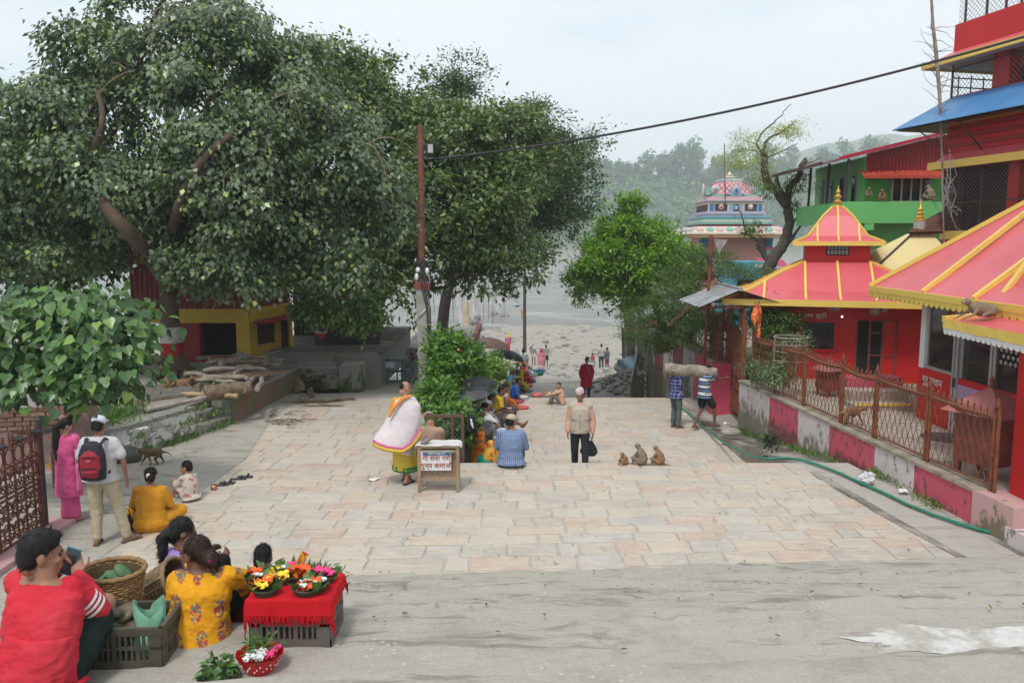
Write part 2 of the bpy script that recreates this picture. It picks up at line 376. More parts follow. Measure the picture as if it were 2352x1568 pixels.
def tile_mb(t,m):
 a,b,y0,y1,z = t; g = .007; j = lambda s=.02: rng.uniform(-s,s)
 sk = lambda x,y: SK*x*max(0,1 - (y - 8.7)/4.)*(1 if z == 0 else 0)
 e = lambda: rng.uniform(0,.016); c = [(a + g + j(),y0 + g + j()),(lerp(a,b,rng.uniform(.3,.7)),y0 + g + e()),(b - g + j(),y0 + g + j()),(b - g - e(),lerp(y0,y1,.5)),(b - g + j(),y1 - g + j()),(lerp(a,b,rng.uniform(.3,.7)),y1 - g - e()),(a + g + j(),y1 - g + j()),(a + g + e(),lerp(y0,y1,.5))]
 zt = z + rng.uniform(-.003,.004); tl = [rng.uniform(-.0025,.0025) for _ in range(8)]
 outer = [V((x,y + sk(x,y),zt - .007 + q)) for (x,y),q in zip(c,tl)]; mx = (a + b)/2; my = (y0 + y1)/2
 inner = [V((x + math.copysign(.012,mx - x),y + math.copysign(.012,my - y) + sk(x,y),zt + q)) for (x,y),q in zip(c,tl)]
 bt = [V((p.x,p.y,z - .05)) for p in outer]
 m.add(inner + outer + bt,[tuple(range(8))] + [(i,i + 8,(i + 1) % 8 + 8,(i + 1) % 8) for i in range(8)] + [(i + 8,i + 16,(i + 1) % 8 + 16,(i + 1) % 8 + 8) for i in range(8)])
tiles.sort(key=lambda t: -(t[1] - t[0])*(t[3] - t[2])/((t[2] + 0) ** 3))
rest = MB()
for i,t in enumerate(tiles):
 if i < 296: m = MB(); tile_mb(t,m); m.build('stone_slab',STONE,plaza)
 else: tile_mb(t,rest)
rest.build('small_stone_slabs',STONE,plaza,kind='stuff')
# apron and gutter along the temple wall
gxl = lambda v: float(np.interp(lerp(8.9,23.6,v),[8.5,9.5,11,13.7,16,19],[5.6,5.42,5.2,4.93,4.85,4.78])) + .0
gut = MB().grid(lambda u,v: V((lerp(gxl(v),5.75 + .7*(1 - v),u),lerp(8.9,23.6,v),.012 - .05*math.sin(PI*u) + (zint(lerp(8.9,23.6,v),[(8,0.),(13,-.0),(19,-.68),(24,-.7)])))),10,50)
gy_ = lambda v: lerp(8.9,23.6,v)
gut.grid(lambda u,v: V((gxl(v),gy_(v),lerp(-.9,zint(gy_(v),[(8,0.),(13,-.0),(19,-.68),(24,-.7)]) + .012,u))),1,50)
gut.build('gutter',WETC,kind='structure',smooth=60)
# landing below,after the hidden second flight
ld = tag(bpy.data.objects.new('lower_landing',None),kind='structure'); col.objects.link(ld)
for k in range(9): MB().box((2.2,23.62 + .36*k,-.86 - .165*k - .3),(6.3,.36,.6)).build('step',CONC_D,ld)
MB().box((2.2,30.6,-2.5),(6.3,8.,.5)).build('slab',CONC,ld)
MB().grid(lambda u,v: V((lerp(3.0,5.2,u),lerp(29.5,34.4,v),-2.24 + .07*max(0,sn(u*5,v*7,2.) + .3)*math.sin(PI*u)*math.sin(PI*v))),24,30).build('mud',MUD,ld,smooth=180)
# ================================================================ paints
def m_paint(name,c,stain=(.08,.075,.05),amt=.5,base_z=None,rough=.6,fade=None,scale=2.2,moss=None,bump=.12,th=.63):
 m,N,L,B = nodes(name); p = pos_(N,L)
 base = mixc(N,L,noise_(N,L,p,.9,5),tuple(x*.88 for x in c),fade or tuple(min(1,x*1.1) for x in c))
 n = noise_(N,L,pos_(N,L,(1,1,.55)),scale,8,.72)
 if base_z is not None:
  sx = N.new('ShaderNodeSeparateXYZ'); L.new(N.new('ShaderNodeNewGeometry').outputs['Position'],sx.inputs[0])
  mr = N.new('ShaderNodeMapRange'); mr.inputs[1].default_value = base_z[0]; mr.inputs[2].default_value = base_z[1]; mr.inputs[3].default_value = .3; mr.inputs[4].default_value = 0
  L.new(sx.outputs[2],mr.inputs[0]); n = math_(N,L,'ADD',n,mr.outputs[0])
 f = ramp(N,[(th,g3(0)),(th + .07,g3(1))]); L.new(n,f.inputs[0])
 st = mixc(N,L,noise_(N,L,p,7,4),stain,moss or tuple(x*1.8 for x in stain))
 base = mixc(N,L,math_(N,L,'MULTIPLY',f.outputs[0],amt),base,st)
 f2 = ramp(N,[(.3,g3(.9)),(.7,g3(1.07))]); L.new(noise_(N,L,p,30,4,.7),f2.inputs[0])
 L.new(mixc(N,L,1.,base,f2.outputs[0],'MULTIPLY'),B.inputs['Base Color']); B.inputs['Roughness'].default_value = rough
 B.inputs['Specular IOR Level'].default_value = .4; bump_(N,L,B,noise_(N,L,p,22,6,.7),bump,.01); return m
RED = m_paint('red wall paint',(.50,.012,.012),amt=.25,rough=.5)
REDR = m_paint('red roof paint and sky sheen',(.60,.065,.085),stain=(.34,.05,.05),amt=.25,rough=.38,fade=(.66,.14,.16),scale=1.4)  # pinkish sheen of the sky is put into this roof colour
YEL = m_paint('yellow trim paint',(.74,.53,.11),stain=(.25,.17,.05),amt=.45,rough=.5)
PYEL = m_paint('pale yellow roof paint',(.74,.62,.30),amt=.15)
WHITEP = m_paint('white paint',(.72,.71,.69),amt=.2)
WHT_W = m_paint('weathered whitewash',(.62,.55,.54),stain=(.055,.05,.035),amt=.75,base_z=(-.5,.1),moss=(.12,.11,.05),scale=6.5,th=.55)
PNK_W = m_paint('weathered pink wash',(.56,.085,.14),stain=(.06,.03,.025),amt=.75,base_z=(-.5,.1),moss=(.09,.08,.04),scale=6.5,th=.525)
GRN = m_paint('green wall paint',(.13,.50,.13),stain=(.05,.2,.05),amt=.35,fade=(.19,.57,.2))
GRN2 = m_paint('deep green wall paint',(.085,.33,.055),stain=(.03,.11,.03),amt=.3)
BLUE = m_paint('faded blue sheet paint',(.045,.17,.42),stain=(.45,.58,.72),amt=.75,fade=(.10,.27,.5),scale=.7,rough=.4)
RUST = mat('rust brown iron paint',(.23,.075,.03),(.15,.05,.028),rough=.55,scale=9,var=.25)
RUST2 = mat('oxide red iron paint',(.22,.06,.042),(.16,.045,.033),rough=.55,scale=6)
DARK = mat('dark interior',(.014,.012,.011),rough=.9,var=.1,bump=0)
IRON = mat('dark iron',(.045,.045,.05),rough=.5,var=.2)
STEEL = mat('aluminium frame',(.55,.55,.54),rough=.35,metal=.6,var=.08,bump=.05)
WOOD = mat('weathered wood',(.24,.17,.11),(.15,.11,.08),rough=.85,scale=7,stretch=(1,1,.3))
GWOOD = mat('grey driftwood',(.33,.28,.225),(.20,.165,.13),rough=.9,scale=6,var=.3)
TIN = mat('old tin sheet',(.42,.43,.44),(.27,.25,.23),rough=.45,metal=.55,scale=2.5,var=.15)
BRN = mat('brown tin sheet',(.11,.045,.03),(.06,.03,.022),rough=.5,scale=3)
COPING = mat('stained coping concrete',(.36,.30,.235),(.21,.185,.14),rough=.9,scale=4)
def m_glass(name,c=(.02,.022,.024),rough=.06):
 m,N,L,B = nodes(name); B.inputs['Base Color'].default_value = (*c,1); B.inputs['Roughness'].default_value = rough
 B.inputs['Specular IOR Level'].default_value = .7; return m
GLASS = m_glass('dark window glass')
def m_corr(name,c,pitch=.09,axis='X',rough=.5,spec=.4):
 m,N,L,B = nodes(name); p = pos_(N,L)
 f = ramp(N,[(.35,tuple(x*.8 for x in c)),(.7,tuple(min(1,x*1.15) for x in c))]); L.new(noise_(N,L,p,2.5,6,.65),f.inputs[0])
 L.new(f.outputs[0],B.inputs['Base Color']); B.inputs['Roughness'].default_value = rough; B.inputs['Specular IOR Level'].default_value = spec
 bump_(N,L,B,noise_(N,L,p,30,3),.08,.01); return m
RED_S = m_corr('red ribbed sheet',(.30,.02,.018))
MAR_S = m_corr('maroon ribbed sheet',(.16,.012,.012))
def corrug(a,b,c,d,n,amp,th=0.):
 a,b,c,d = map(V,(a,b,c,d)); nn = (b - a).cross(d - a).normalized(); m = MB(); k = n*4
 m.grid(lambda u,v: lv(lv(a,b,u),lv(d,c,u),v) + nn*(amp*math.sin(u*n*2*PI)),k,2); return m
# ---------------------------------------------------------------- striped boundary wall
wa,wb = V((5.55,19.45,0)),V((6.30,10.56,0)); wu = (wb - wa).normalized(); wnrm = V((-wu.y,wu.x,0))*(1 if (-wu.y) < 0 else -1)
if wnrm.x > 0: wnrm = -wnrm
def on_wall(px,z=.5,off=0.):
 a,b,c = pray(px,1000); n = wnrm; p0 = wa + n*off
 t = (p0.dot(n))/(a*n.x + b*n.y); return V((a*t,b*t,z))
bw = thing('boundary_wall','long low temple wall painted in white and pink stripes with concrete coping','wall',(5.9,15,0))
edges = [1694,1765,1832,1905,2012,2105,2255]
for i in range(6):
 a,b = on_wall(edges[i]),on_wall(edges[i + 1]); q = -wnrm*.28
 m = MB(); pr = 0.003*(i % 2)
 pts = [(a,-.95),(b,-.95),(b,.46),(a,.46)]
 n = 6
 m.grid(lambda u,v: V((lerp(a.x,b.x,u),lerp(a.y,b.y,u),lerp(-.95,.46,v))) + wnrm*(pr + .008*sn(u*3 + i,v*4,2.)),n,8)
 m.build('wall_panel',PNK_W if i % 2 else WHT_W,bw,smooth=180)
MB().poly([V((p.x,p.y,.462)) for p in (wa - wnrm*.02,wb - wnrm*.02,wb - wnrm*.32,wa - wnrm*.32)],1.4).build('wall_core',COPING,bw)
MB().poly([V((p.x,p.y,.5)) for p in (wa + wnrm*.025,wb + wnrm*.025,wb - wnrm*.36,wa - wnrm*.36)],.05).build('coping',COPING,bw)
# end block with pinkish top and a step in front of it
eb = MB(); p0 = wb + wnrm*.05
eb.box((p0.x + .62,p0.y - .28,.22),(1.15,.8,.54),rz=math.atan2(wu.y,wu.x) + PI/2); eb.build('end_block',m_paint('pink washed block',(.55,.33,.32),stain=(.09,.085,.05),amt=.85,base_z=(-.1,.45)),bw)
sb = MB(); sb.box((7.1,9.35,.07),(1.5,1.3,.3),rz=.06); sb.build('step',WHT_W,bw)
# wall beyond the gate,red and white,further down
b2a,b2b = V((5.75,21.9,0)),V((5.25,31.,0)); u2 = (b2b - b2a)
bw2 = thing('boundary_wall','mossy wall of dark red and white stripes beyond the gate, under the feathery tree','wall',(5.5,26,-1))
MOSSR = m_paint('mossy red wash',(.25,.03,.035),stain=(.03,.03,.016),amt=.9,base_z=(-1.6,.9),moss=(.05,.05,.02))
MOSSW = m_paint('mossy whitewash',(.45,.43,.40),stain=(.06,.06,.03),amt=.9,base_z=(-1.6,.8),moss=(.10,.10,.04))
PNK2 = m_paint('fresh pink wash',(.58,.07,.13),amt=.3)
for i in range(7):
 a,b = b2a + u2*(i/7),b2a + u2*((i + 1)/7); zb = ground_z(4.8,a.y) - .6
 m = MB(); m.poly([V((a.x,a.y,zb)),V((b.x,b.y,zb)),V((b.x,b.y,.52)),V((a.x,a.y,.52))][::-1],.25)
 m.build('wall_panel',(MOSSR if i % 2 else MOSSW) if i > 1 else (MOSSW if i == 0 else PNK2),bw2)
MB().poly([V((p.x,p.y,.56)) for p in (b2a - V((.04,0,0)),b2a + V((.3,0,0)),b2b + V((.3,0,0)),b2b - V((.04,0,0)))],.04).build('coping',COPING,bw2)
gp = thing('gate_pier','bright pink square pier beside the brown iron gate','pier',(5.62,21.4,-.8))
MB().box((5.62,21.3,-.17),(.62,.5,1.5)).build('pier_body',PNK2,gp); MB().box((5.62,21.3,.61),(.68,.56,.06)).build('pier_cap',PNK_W,gp)
wend = thing('wall_end','tall pale plastered wall end at the foot of the striped wall','wall',(5.2,31.2,-2))
MB().box((5.0,31.2,-.75),(.3,.5,2.9)).build('pillar',MOSSW,wend)
MB().poly([V((4.65,31.,-2.3)),V((4.85,31.,-2.3)),V((4.85,31.,-.6)),V((4.65,31.,-1.6))],.3).build('buttress',MOSSW,wend)
# courtyard floor behind the wall
cyd = tag(bpy.data.objects.new('temple_courtyard',None),kind='structure'); col.objects.link(cyd)
m_ct = m_concrete('courtyard paving',(.40,.345,.29),(.27,.225,.18),crack=False)
MB().poly([V(p) for p in ((wa.x + .2,wa.y,.44),(wb.x + .2,wb.y,.44),(7.5,8.4,.44),(16,8.4,.44),(16,30,.44),(6.3,30,.44),(6.3,19.5,.44))],.6).build('floor',m_ct,cyd)
ptile = MB()
for i in range(14):
 for j in range(16):
  x,y = 5.9 + .42*i,11. + .55*j + (.27 if i % 2 else 0)
  if x > wa.x + (19.45 - y)*.085 + .25 and x < 7.7 and y < 19.3: ptile.box((x,y,.445),(.40,.53,.02))
ptile.build('paving_tiles',m_ct,cyd,kind='stuff')
# ---------------------------------------------------------------- fence on the wall
fence = thing('iron_fence','rust brown iron fence with diamond mesh and curled spear tops along the striped wall','fence',(5.9,15,.5))
fo = -.15
posts = [1722,1772,1842,1929,2008,2130,2288]
PT_ = [on_wall(x,.5,fo) for x in posts]
PTOP = [1.58,1.60,1.62,1.60,1.58,1.57,1.56]
for i,p in enumerate(PT_):
 m = MB(); zt = PTOP[i] + .08
 for o_ in ((-.04,.04) if i not in (0,) else (0,)):
  q = p + wu*o_; m.tube([q,q + V((0,0,zt - .5))],.026,8)
 m.lathe([(.035,0),(.04,.02),(.001,.14)],(p.x,p.y,zt),8); m.box((p.x,p.y,1.0),(.08,.08,.03),rz=math.atan2(wu.y,wu.x)); m.build('post',RUST,fence,smooth=40)
fin = MB(); fin.tube([(0,0,0),(0,0,.07)],.009,5); fin.lathe([(.018,.065),(.02,.075),(.001,.13)],(0,0,0),6)
for s in (-1,1): fin.tube([(s*(.015 + .028*(1 - math.cos(a))),0,.012 + .03*math.sin(a)*1.2) for a in [k*PI/5 for k in range(8)]],.007,4)
fin_me = None; rzw = math.atan2(wu.y,wu.x)
for i in range(6):
 a,b = PT_[i],PT_[i + 1]; za,zb = PTOP[i] - .05,PTOP[i + 1] - .05; Lg = (b - a).length
 sag = lambda t: za + (zb - za)*t - (.05 if i in (2,3) else .02)*math.sin(PI*t)
 top = [lv(a,b,t/8) + V((0,0,sag(t/8) - .5)) for t in range(9)]
 m = MB(); m.tube(top,.022,6); m.tube([p - V((0,0,.035)) for p in top],.014,5); m.build('top_rail',RUST,fence,smooth=60)
 MB().tube([a + V((0,0,.07)),b + V((0,0,.07))],.016,5).build('bottom_rail',RUST,fence)
 sp = .15; n = int(Lg/sp) + 8; h = sag(.5) - .62; lean = h*.42
 for s_ in (1,-1):
  for k in range(-8,n):
   u0 = k*sp; u1 = u0 + lean; z0,z1 = .58,sag(.5) - .04
   if s_ < 0: u0,u1 = Lg - u0,Lg - u1
   lo_,hi_ = 0.,1.
   du = u1 - u0
   ta,tb = (0 - u0)/du,(Lg - u0)/du
   if ta > tb: ta,tb = tb,ta
   lo_,hi_ = max(0,ta),min(1,tb)
   if hi_ - lo_ < .06: continue
   pa = a + wu*(u0 + du*lo_); pb = a + wu*(u0 + du*hi_)
   MB().tube([V((pa.x,pa.y,lerp(z0,z1,lo_))) + wnrm*(.008*s_),V((pb.x,pb.y,lerp(z0,z1,hi_))) + wnrm*(.008*s_)],.006,4,caps=False).build('mesh_bar',RUST,fence)
 nf = max(3,int(Lg/.135))
 for k in range(nf):
  t = (k + .5)/nf; q = lv(a,b,t) + V((0,0,sag(t) + .018 - .5))
  if fin_me is None: fo_ = fin.build('finial',RUST,fence,local=True); fin_me = fo_.data; fo_.matrix_basis = wmat(fence).inverted() @ Matrix.LocRotScale(q,Euler((0,0,rzw)),None)
  else:
   fo_ = link('finial',fin_me,None,fence); fo_.matrix_basis = wmat(fence).inverted() @ Matrix.LocRotScale(q,Euler((0,0,rzw)),None)
# ---------------------------------------------------------------- gate,side panel and tin canopy
gate = thing('iron_gate','tall rust brown double gate with painted arch under the tin canopy','gate',(5.75,20.6,-.6))
ga,gb = V((5.82,21.5,-.55)),V((5.72,19.72,-.55)); gu = (gb - ga); Wg = gu.length; gu.normalize()
gq = lambda u,z,o=0.: V((ga.x + gu.x*u + o,ga.y + gu.y*u,z))
GZ,GT = -.5,1.62
for u in (0,Wg): MB().bar(gq(u,GZ - .1),gq(u,1.95),.11).build('gate_post',RUST,gate)
m = MB(); no = 14
for k in range(no):
 a0,a1 = PI*k/no,PI*(k + 1)/no
 f = lambda a,r: gq(Wg/2 - math.cos(a)*(Wg/2 - .05)*r,1.75 + math.sin(a)*.85*r)
 m.poly([f(a0,1.),f(a1,1.),f(a1,.66),f(a0,.66)],.05)
m.build('arch',RUST,gate)
m = MB()
for k in range(22):
 a = PI*(k + .8)/23.; r = .83
 p = V((gq(Wg/2 - math.cos(a)*(Wg/2 - .05)*r,1.75 + math.sin(a)*.85*r))) + V((-.035,0,0))
 d = gu*math.cos(a)*1 + V((0,0,1))*math.sin(a); t_ = gu*math.sin(a) - V((0,0,1))*math.cos(a)
 m.bar(p - d*.07,p + d*(.03 + .05*rng.random()),.022,.012); m.bar(p + d*.07 - t_*.045,p + d*.07 + t_*.045,.02,.012)
 if k % 2: m.bar(p - d*.02,p + t_*.04 + d*.01,.02,.012)
m.build('arch_lettering',WHITEP,gate)
for s in (0,1):
 u0 = .06 + s*(Wg/2 - .04); u1 = u0 + Wg/2 - .09
 leaf = MB()
 hh = lambda u: 1.28 + .42*math.sin(PI*max(0,min(1,u/Wg)))
 leaf.bar(gq(u0,GZ),gq(u0,hh(u0)),.05); leaf.bar(gq(u1,GZ),gq(u1,hh(u1)),.05)
 for z in (GZ + .03,.12,.45,1.1): leaf.bar(gq(u0,z),gq(u1,z),.04)
 for j in range(8): leaf.bar(gq(lerp(u0,u1,j/8),hh(lerp(u0,u1,j/8))),gq(lerp(u0,u1,(j + 1)/8),hh(lerp(u0,u1,(j + 1)/8))),.035)
 lf = leaf.build('gate_leaf',RUST,gate)
 MB().poly([gq(u0,.13,.012),gq(u1,.13,.012),gq(u1,.44,.012),gq(u0,.44,.012)],.012).build('sheet_panel',RUST2,lf)
 for j in range(1,7):
  u = lerp(u0,u1,j/7.); MB().bar(gq(u,GZ + .04),gq(u,hh(u)),.02).build('upright',RUST,lf)
sp_ = thing('fence_panel','narrow rust brown mesh panel left of the gate, standing on the pink pier','fence panel',(5.7,22,.6))
pa,pb = V((5.70,22.9,.6)),V((5.64,21.7,.6))
m = MB()
for p in (pa,pb): m.bar(p - V((0,0,.1)),p + V((0,0,1.35)),.07)
m.bar(pa + V((0,0,1.25)),pb + V((0,0,1.25)),.05); m.bar(pa + V((0,0,.05)),pb + V((0,0,.05)),.05); m.build('frame',RUST,sp_)
for k in range(-3,10):
 for s in (1,-1):
  t0,t1 = k/9,k/9 + .35
  if s < 0: t0,t1 = 1 - t0,1 - t1
  q = []
  for e in range(2):
   pass
  lo_ = max(0,min((0 - t0)/(t1 - t0),(1 - t0)/(t1 - t0))); hi_ = min(1,max((0 - t0)/(t1 - t0),(1 - t0)/(t1 - t0)))
  if hi_ - lo_ < .1: continue
  A = lv(pa,pb,lerp(t0,t1,lo_)) + V((0,0,.08 + 1.15*lo_)); B_ = lv(pa,pb,lerp(t0,t1,hi_)) + V((0,0,.08 + 1.15*hi_))
  MB().tube([A,B_],.009,4).build('mesh_bar',RUST,sp_)
can = thing('tin_canopy','small gabled canopy of grey corrugated tin on iron posts over the gate','canopy',(5.6,20.8,-.6))
R0,R1 = P(1652,652,22.2),P(1701,667,19.5); zr = (R0.z + R1.z)/2; R0.z = R1.z = zr
E0,E1 = P(1560,689,22.0),P(1606,705,19.3); ze = (E0.z + E1.z)/2; E0.z = E1.z = ze
for s in range(6):
 a,b = lv(E0,E1,s/6 - .004),lv(E0,E1,(s + 1)/6 + .004); c,d = lv(R0,R1,(s + 1)/6 + .004),lv(R0,R1,s/6 - .004)
 up = V((0,0,.012*(s % 2)))
 corrug(b + up,a + up,d + up,c + up,5,.012).build('tin_sheet',TIN,can,smooth=180)
F0,F1 = V((2*R0.x - E0.x + .15,E0.y + .1,ze + .02)),V((2*R1.x - E1.x + .15,E1.y + .1,ze + .02))
for s in range(6):
 a,b = lv(F0,F1,s/6),lv(F0,F1,(s + 1)/6); c,d = lv(R0,R1,(s + 1)/6),lv(R0,R1,s/6)
 corrug(a,b,c + V((0,0,-.01)),d + V((0,0,-.01)),5,.012).build('tin_sheet',BRN,can,smooth=180)
MB().tube([R0 + V((0,.05,.02)),R1 + V((0,-.05,.02))],.05,8).build('ridge_cap',TIN,can,smooth=40)
m = MB()
for y in (21.7,19.75):
 for x in (lerp(E0.x,R0.x,.12),5.72,F0.x - .25):
  if x > 5: m.bar((x,y,-.7 if x < 6 else .45),(x,y,ze + .03 if x != 5.72 else zr - .08),.05)
 m.bar((E0.x + .1,y,ze - .03),(F0.x - .1,y,ze - .03),.05); m.bar((E1.x + .1,y,ze),(R1.x,y,zr - .04),.04); m.bar((F1.x - .1,y,ze),(R1.x,y,zr - .04),.04)
m.build('frame',RUST2,can)
tp = thing('rusty_post','thin rusty iron post with tangled wires, rising through the tin canopy','pole',(5.1,21.4,-.7))
m = MB(); b0 = V((5.12,21.5,-.8)); t0 = P(1634,540,21.5); m.tube([b0,lv(b0,t0,.6) + V((.02,0,0)),t0],.045,8); m.build('pole_shaft',RUST2,tp,smooth=60)
m = MB(); q = lv(b0,t0,.86)
for k in range(9): m.tube([q + V((.09*math.cos(t*1.9 + k),.08*math.sin(t*1.7 + k*2),-.15 + .05*t + .05*math.sin(t + k))) for t in range(8)],.008,4)
m.tube([t0 - V((0,0,.9)),t0 + V((.45,0,-1.45)),t0 + V((1.0,-.3,-2.3))],.012,4); m.build('wires',IRON,tp)
MB().poly([t0 + V(p) for p in ((.05,-.05,-.1),(.42,-.05,-.12),(.2,-.05,-.5))],.01).build('tin_flag',TIN,tp)
pb_ = thing('bamboo_sticks','two thin bamboo sticks leaning behind the tin canopy','sticks',(4.6,22.6,1))
for k in range(2): a = P(1582 + 6*k,700,22.8); b = P(1646 + 8*k,640,22.8); MB().tube([a - V((.6,0,.6)),b],.02,6).build('stick',mat('bamboo brown',(.30,.17,.11)),pb_)
# red festival flag by the fence
fl = thing('festival_flag','red and yellow tinselled cloth flag on a thin stick by the fence','flag',(6.0,18.6,.5))
fp = P(1741,700,18.7); MB().tube([V((fp.x - .08,18.7,.5)),fp + V((.02,0,.1))],.012,6).build('stick',IRON,fl)
m = MB(); m.grid(lambda u,v: V((fp.x - .02 + .02*math.sin(v*9) + (u - .45)*.26*(1 - abs(v - .45)*1.2),18.7 + .05*math.sin(u*5 + v*6),fp.z + .08 - v*.75 - u*.12)),6,14)
m.build('cloth',mat('tinselled red cloth',(.55,.03,.02),(.7,.42,.05),rough=.5,scale=28,lo=.5,hi=.56,var=.3),fl,smooth=180)
# ---------------------------------------------------------------- pavilion with the stepped red roof
pv = thing('red_pavilion','red pavilion with two tiered red roof, yellow ribs and golden finial across the courtyard','temple',(8.62,21.6,.44))
cxp,cyp = 8.62,21.6; ez = P(1900,693,18.95).z; lz = P(1900,602,20.8).z; lt = P(1900,562,20.8).z
def sq(h,z): return [V((cxp + i*h,cyp + j*h,z)) for i,j in ((-1,-1),(1,-1),(1,1),(-1,1))]
def roof(h,par,ribs,rw,mtR=REDR,mtY=YEL):
 for s in range(4):
  m = MB()
  for (h0,z0),(h1,z1) in zip(h,h[1:]):
   a,b = sq(h0,z0),sq(h1,z1); m.poly([a[s],a[(s + 1) % 4],b[(s + 1) % 4],b[s]])
  m.build('roof_slope',mtR,par,smooth=50)
 for s in range(4):
  m = MB()
  for (h0,z0),(h1,z1) in zip(h,h[1:]): m.bar(sq(h0,z0)[s] + V((0,0,.02)),sq(h1,z1)[s] + V((0,0,.02)),rw)
  m.build('hip_rib',mtY,par)
  for t in ribs:
   m = MB(); done = False
   for (h0,z0),(h1,z1) in zip(h,h[1:]):
    # rib keeps its offset along the face; stops at the hip
    o0,o1 = t,t
    if abs(t) > h0 + 1e-6: continue
    f = 1.
    if abs(t) > h1: f = (h0 - abs(t))/(h0 - h1)
    ax = [V((1,0,0)),V((0,1,0)),V((-1,0,0)),V((0,-1,0))][s]; ny = [V((0,-1,0)),V((1,0,0)),V((0,1,0)),V((-1,0,0))][s]; c_ = V((cxp,cyp,0))
    pA = c_ + ax*t + ny*h0 + V((0,0,z0 + .02)); hB,zB = lerp(h0,h1,f),lerp(z0,z1,f); pB = c_ + ax*t + ny*hB + V((0,0,zB + .02))
    m.bar(pA,pB,rw); done = True
   if done: m.build('rib',mtY,par)
main = [(2.66,ez),(2.1,ez + .2),(1.35,ez + .62),(.80,lz)]
roof(main,pv,(-1.75,-.78,0,.78,1.75),.055)
for s in range(4):
 a,b = sq(2.70,ez)[s],sq(2.70,ez)[(s + 1) % 4]; MB().bar(a - V((0,0,.06)),b - V((0,0,.06)),.06,.15).build('eave_board',YEL,pv)
MB().box((cxp,cyp,ez - .08),(5.2,5.2,.05)).build('soffit',RED,pv)
MB().box((cxp,cyp,(lz + lt)/2 - .1),(1.56,1.56,lt - lz + .3)).build('lantern',RED,pv)
lw = MB(); lw.box((cxp,cyp - .785,lt - .14),(.52,.02,.25)); lwo = lw.build('lantern_window',m_glass('pale window',(.25,.28,.26),.2),pv)
m = MB()
for k in range(7): m.bar((cxp - .26 + .52*k/6,cyp - .80,lt - .27),(cxp - .26 + .52*k/6,cyp - .80,lt - .01),.022)
for z in (.04,.13,.26): m.bar((cxp - .27,cyp - .805,lt - z),(cxp + .27,cyp - .805,lt - z),.02)
m.build('window_grille',DARK,lwo)
top = [(1.06,lt + .06),(.7,lt + .22),(.34,lt + .75),(.12,lt + .98)]
roof(top,pv,(-.5,0,.5),.045)
for s in range(4):
 a,b = sq(1.08,lt + .03)[s],sq(1.08,lt + .03)[(s + 1) % 4]; MB().bar(a,b,.05,.11).build('eave_board',YEL,pv)
MB().box((cxp,cyp,lt + .02),(2.05,2.05,.03)).build('soffit',RED,pv)
GOLD = mat('golden paint',(.62,.38,.05),rough=.35,metal=.3,var=.1)
def finial(par,c,s,mt=GOLD):
 MB().lathe([(.14,0),(.15,.03),(.09,.05),(.06,.1),(.10,.14),(.115,.17),(.06,.2),(.045,.24),(.09,.28),(.095,.31),(.045,.34),(.035,.38),(.065,.42),(.03,.46),(.02,.5),(.0,.62)],c,12).build('finial',mt,par,smooth=60)
 par.children[-1].data.transform(Matrix.Identity(4)); return
finial(pv,(cxp,cyp,lt + .96),1)
fy = 19.68; PR = R(-18)
def fxp(px): k = (px - 1176)/1850.*1.005; c_,s_ = math.cos(PR),math.sin(PR); bx,by = cxp + s_*1.92,cyp - c_*1.92; return cxp + (k*by - bx)/(c_ - k*s_)
MB().box((cxp,cyp,.44 + (ez - .5)/2),(3.9,3.84,ez - .5)).build('wall',RED,pv)
wx0,wx1 = fxp(1838),fxp(1920); wz0,wz1 = P(1880,806,fy).z,P(1880,738,fy).z
wd = MB().box(((wx0 + wx1)/2,fy - .005,(wz0 + wz1)/2),(wx1 - wx0,.03,wz1 - wz0)).build('window',GLASS,pv)
m = MB()
for x in (wx0,wx1): m.bar((x,fy - .02,wz0),(x,fy - .02,wz1),.06)
for z in (wz0,wz1): m.bar((wx0,fy - .02,z),(wx1,fy - .02,z),.06)
m.build('frame',RED,wd)
dx0,dx1,dx2 = fxp(1968),fxp(2028),fxp(2058); dz1 = P(1990,735,fy).z
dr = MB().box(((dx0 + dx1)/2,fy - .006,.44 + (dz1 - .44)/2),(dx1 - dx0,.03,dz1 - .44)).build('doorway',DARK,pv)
m = MB()
for x in (dx0,dx0 + .3,dx1,dx2): m.bar((x,fy - .03,.44),(x,fy - .03,dz1),.045)
for z in (.5,1.1,1.65,dz1): m.bar((dx0 + .3,fy - .032,z),(dx2,fy - .032,z),.035)
m.build('door_frame',RUST2,dr)
MB().box(((dx1 + dx2)/2,fy - .012,.44 + (dz1 - .44)/2),(dx2 - dx1 - .05,.025,dz1 - .46)).build('door_leaf',RED,dr)
ext('lettering','श्री राम कुटी',.17,WHITEP,pv,(fxp(1858),fy - .02,P(1858,733,fy).z),(PI/2,0,0))
for i,(x0,y0,x1,y1) in enumerate([(1995,705,2018,722),(2022,703,2036,716),(1901,704,1928,714)]):
 a,b = V((fxp(x0),0,P(x0,y0,fy).z)),V((fxp(x1),0,P(x1,y1,fy).z))
 pf = MB().box(((a.x + b.x)/2,fy - .04,(a.z + b.z)/2),(b.x - a.x,.03,a.z - b.z)).build('picture_frame',mat('picture frame',(.4,.2,.14)),pv)
 MB().box(((a.x + b.x)/2,fy - .058,(a.z + b.z)/2),(b.x - a.x - .05,.01,a.z - b.z - .05)).build('picture',mat('pale picture',(.55,.42,.4),(.25,.2,.3),scale=9),pf)
pv.rotation_euler.z = PR
bl = tag(MB().ball(P(1934,727,19.4),.022).build('lit_bulb',None,None,smooth=180),'small white lit bulb hanging under the pavilion eave','bulb')
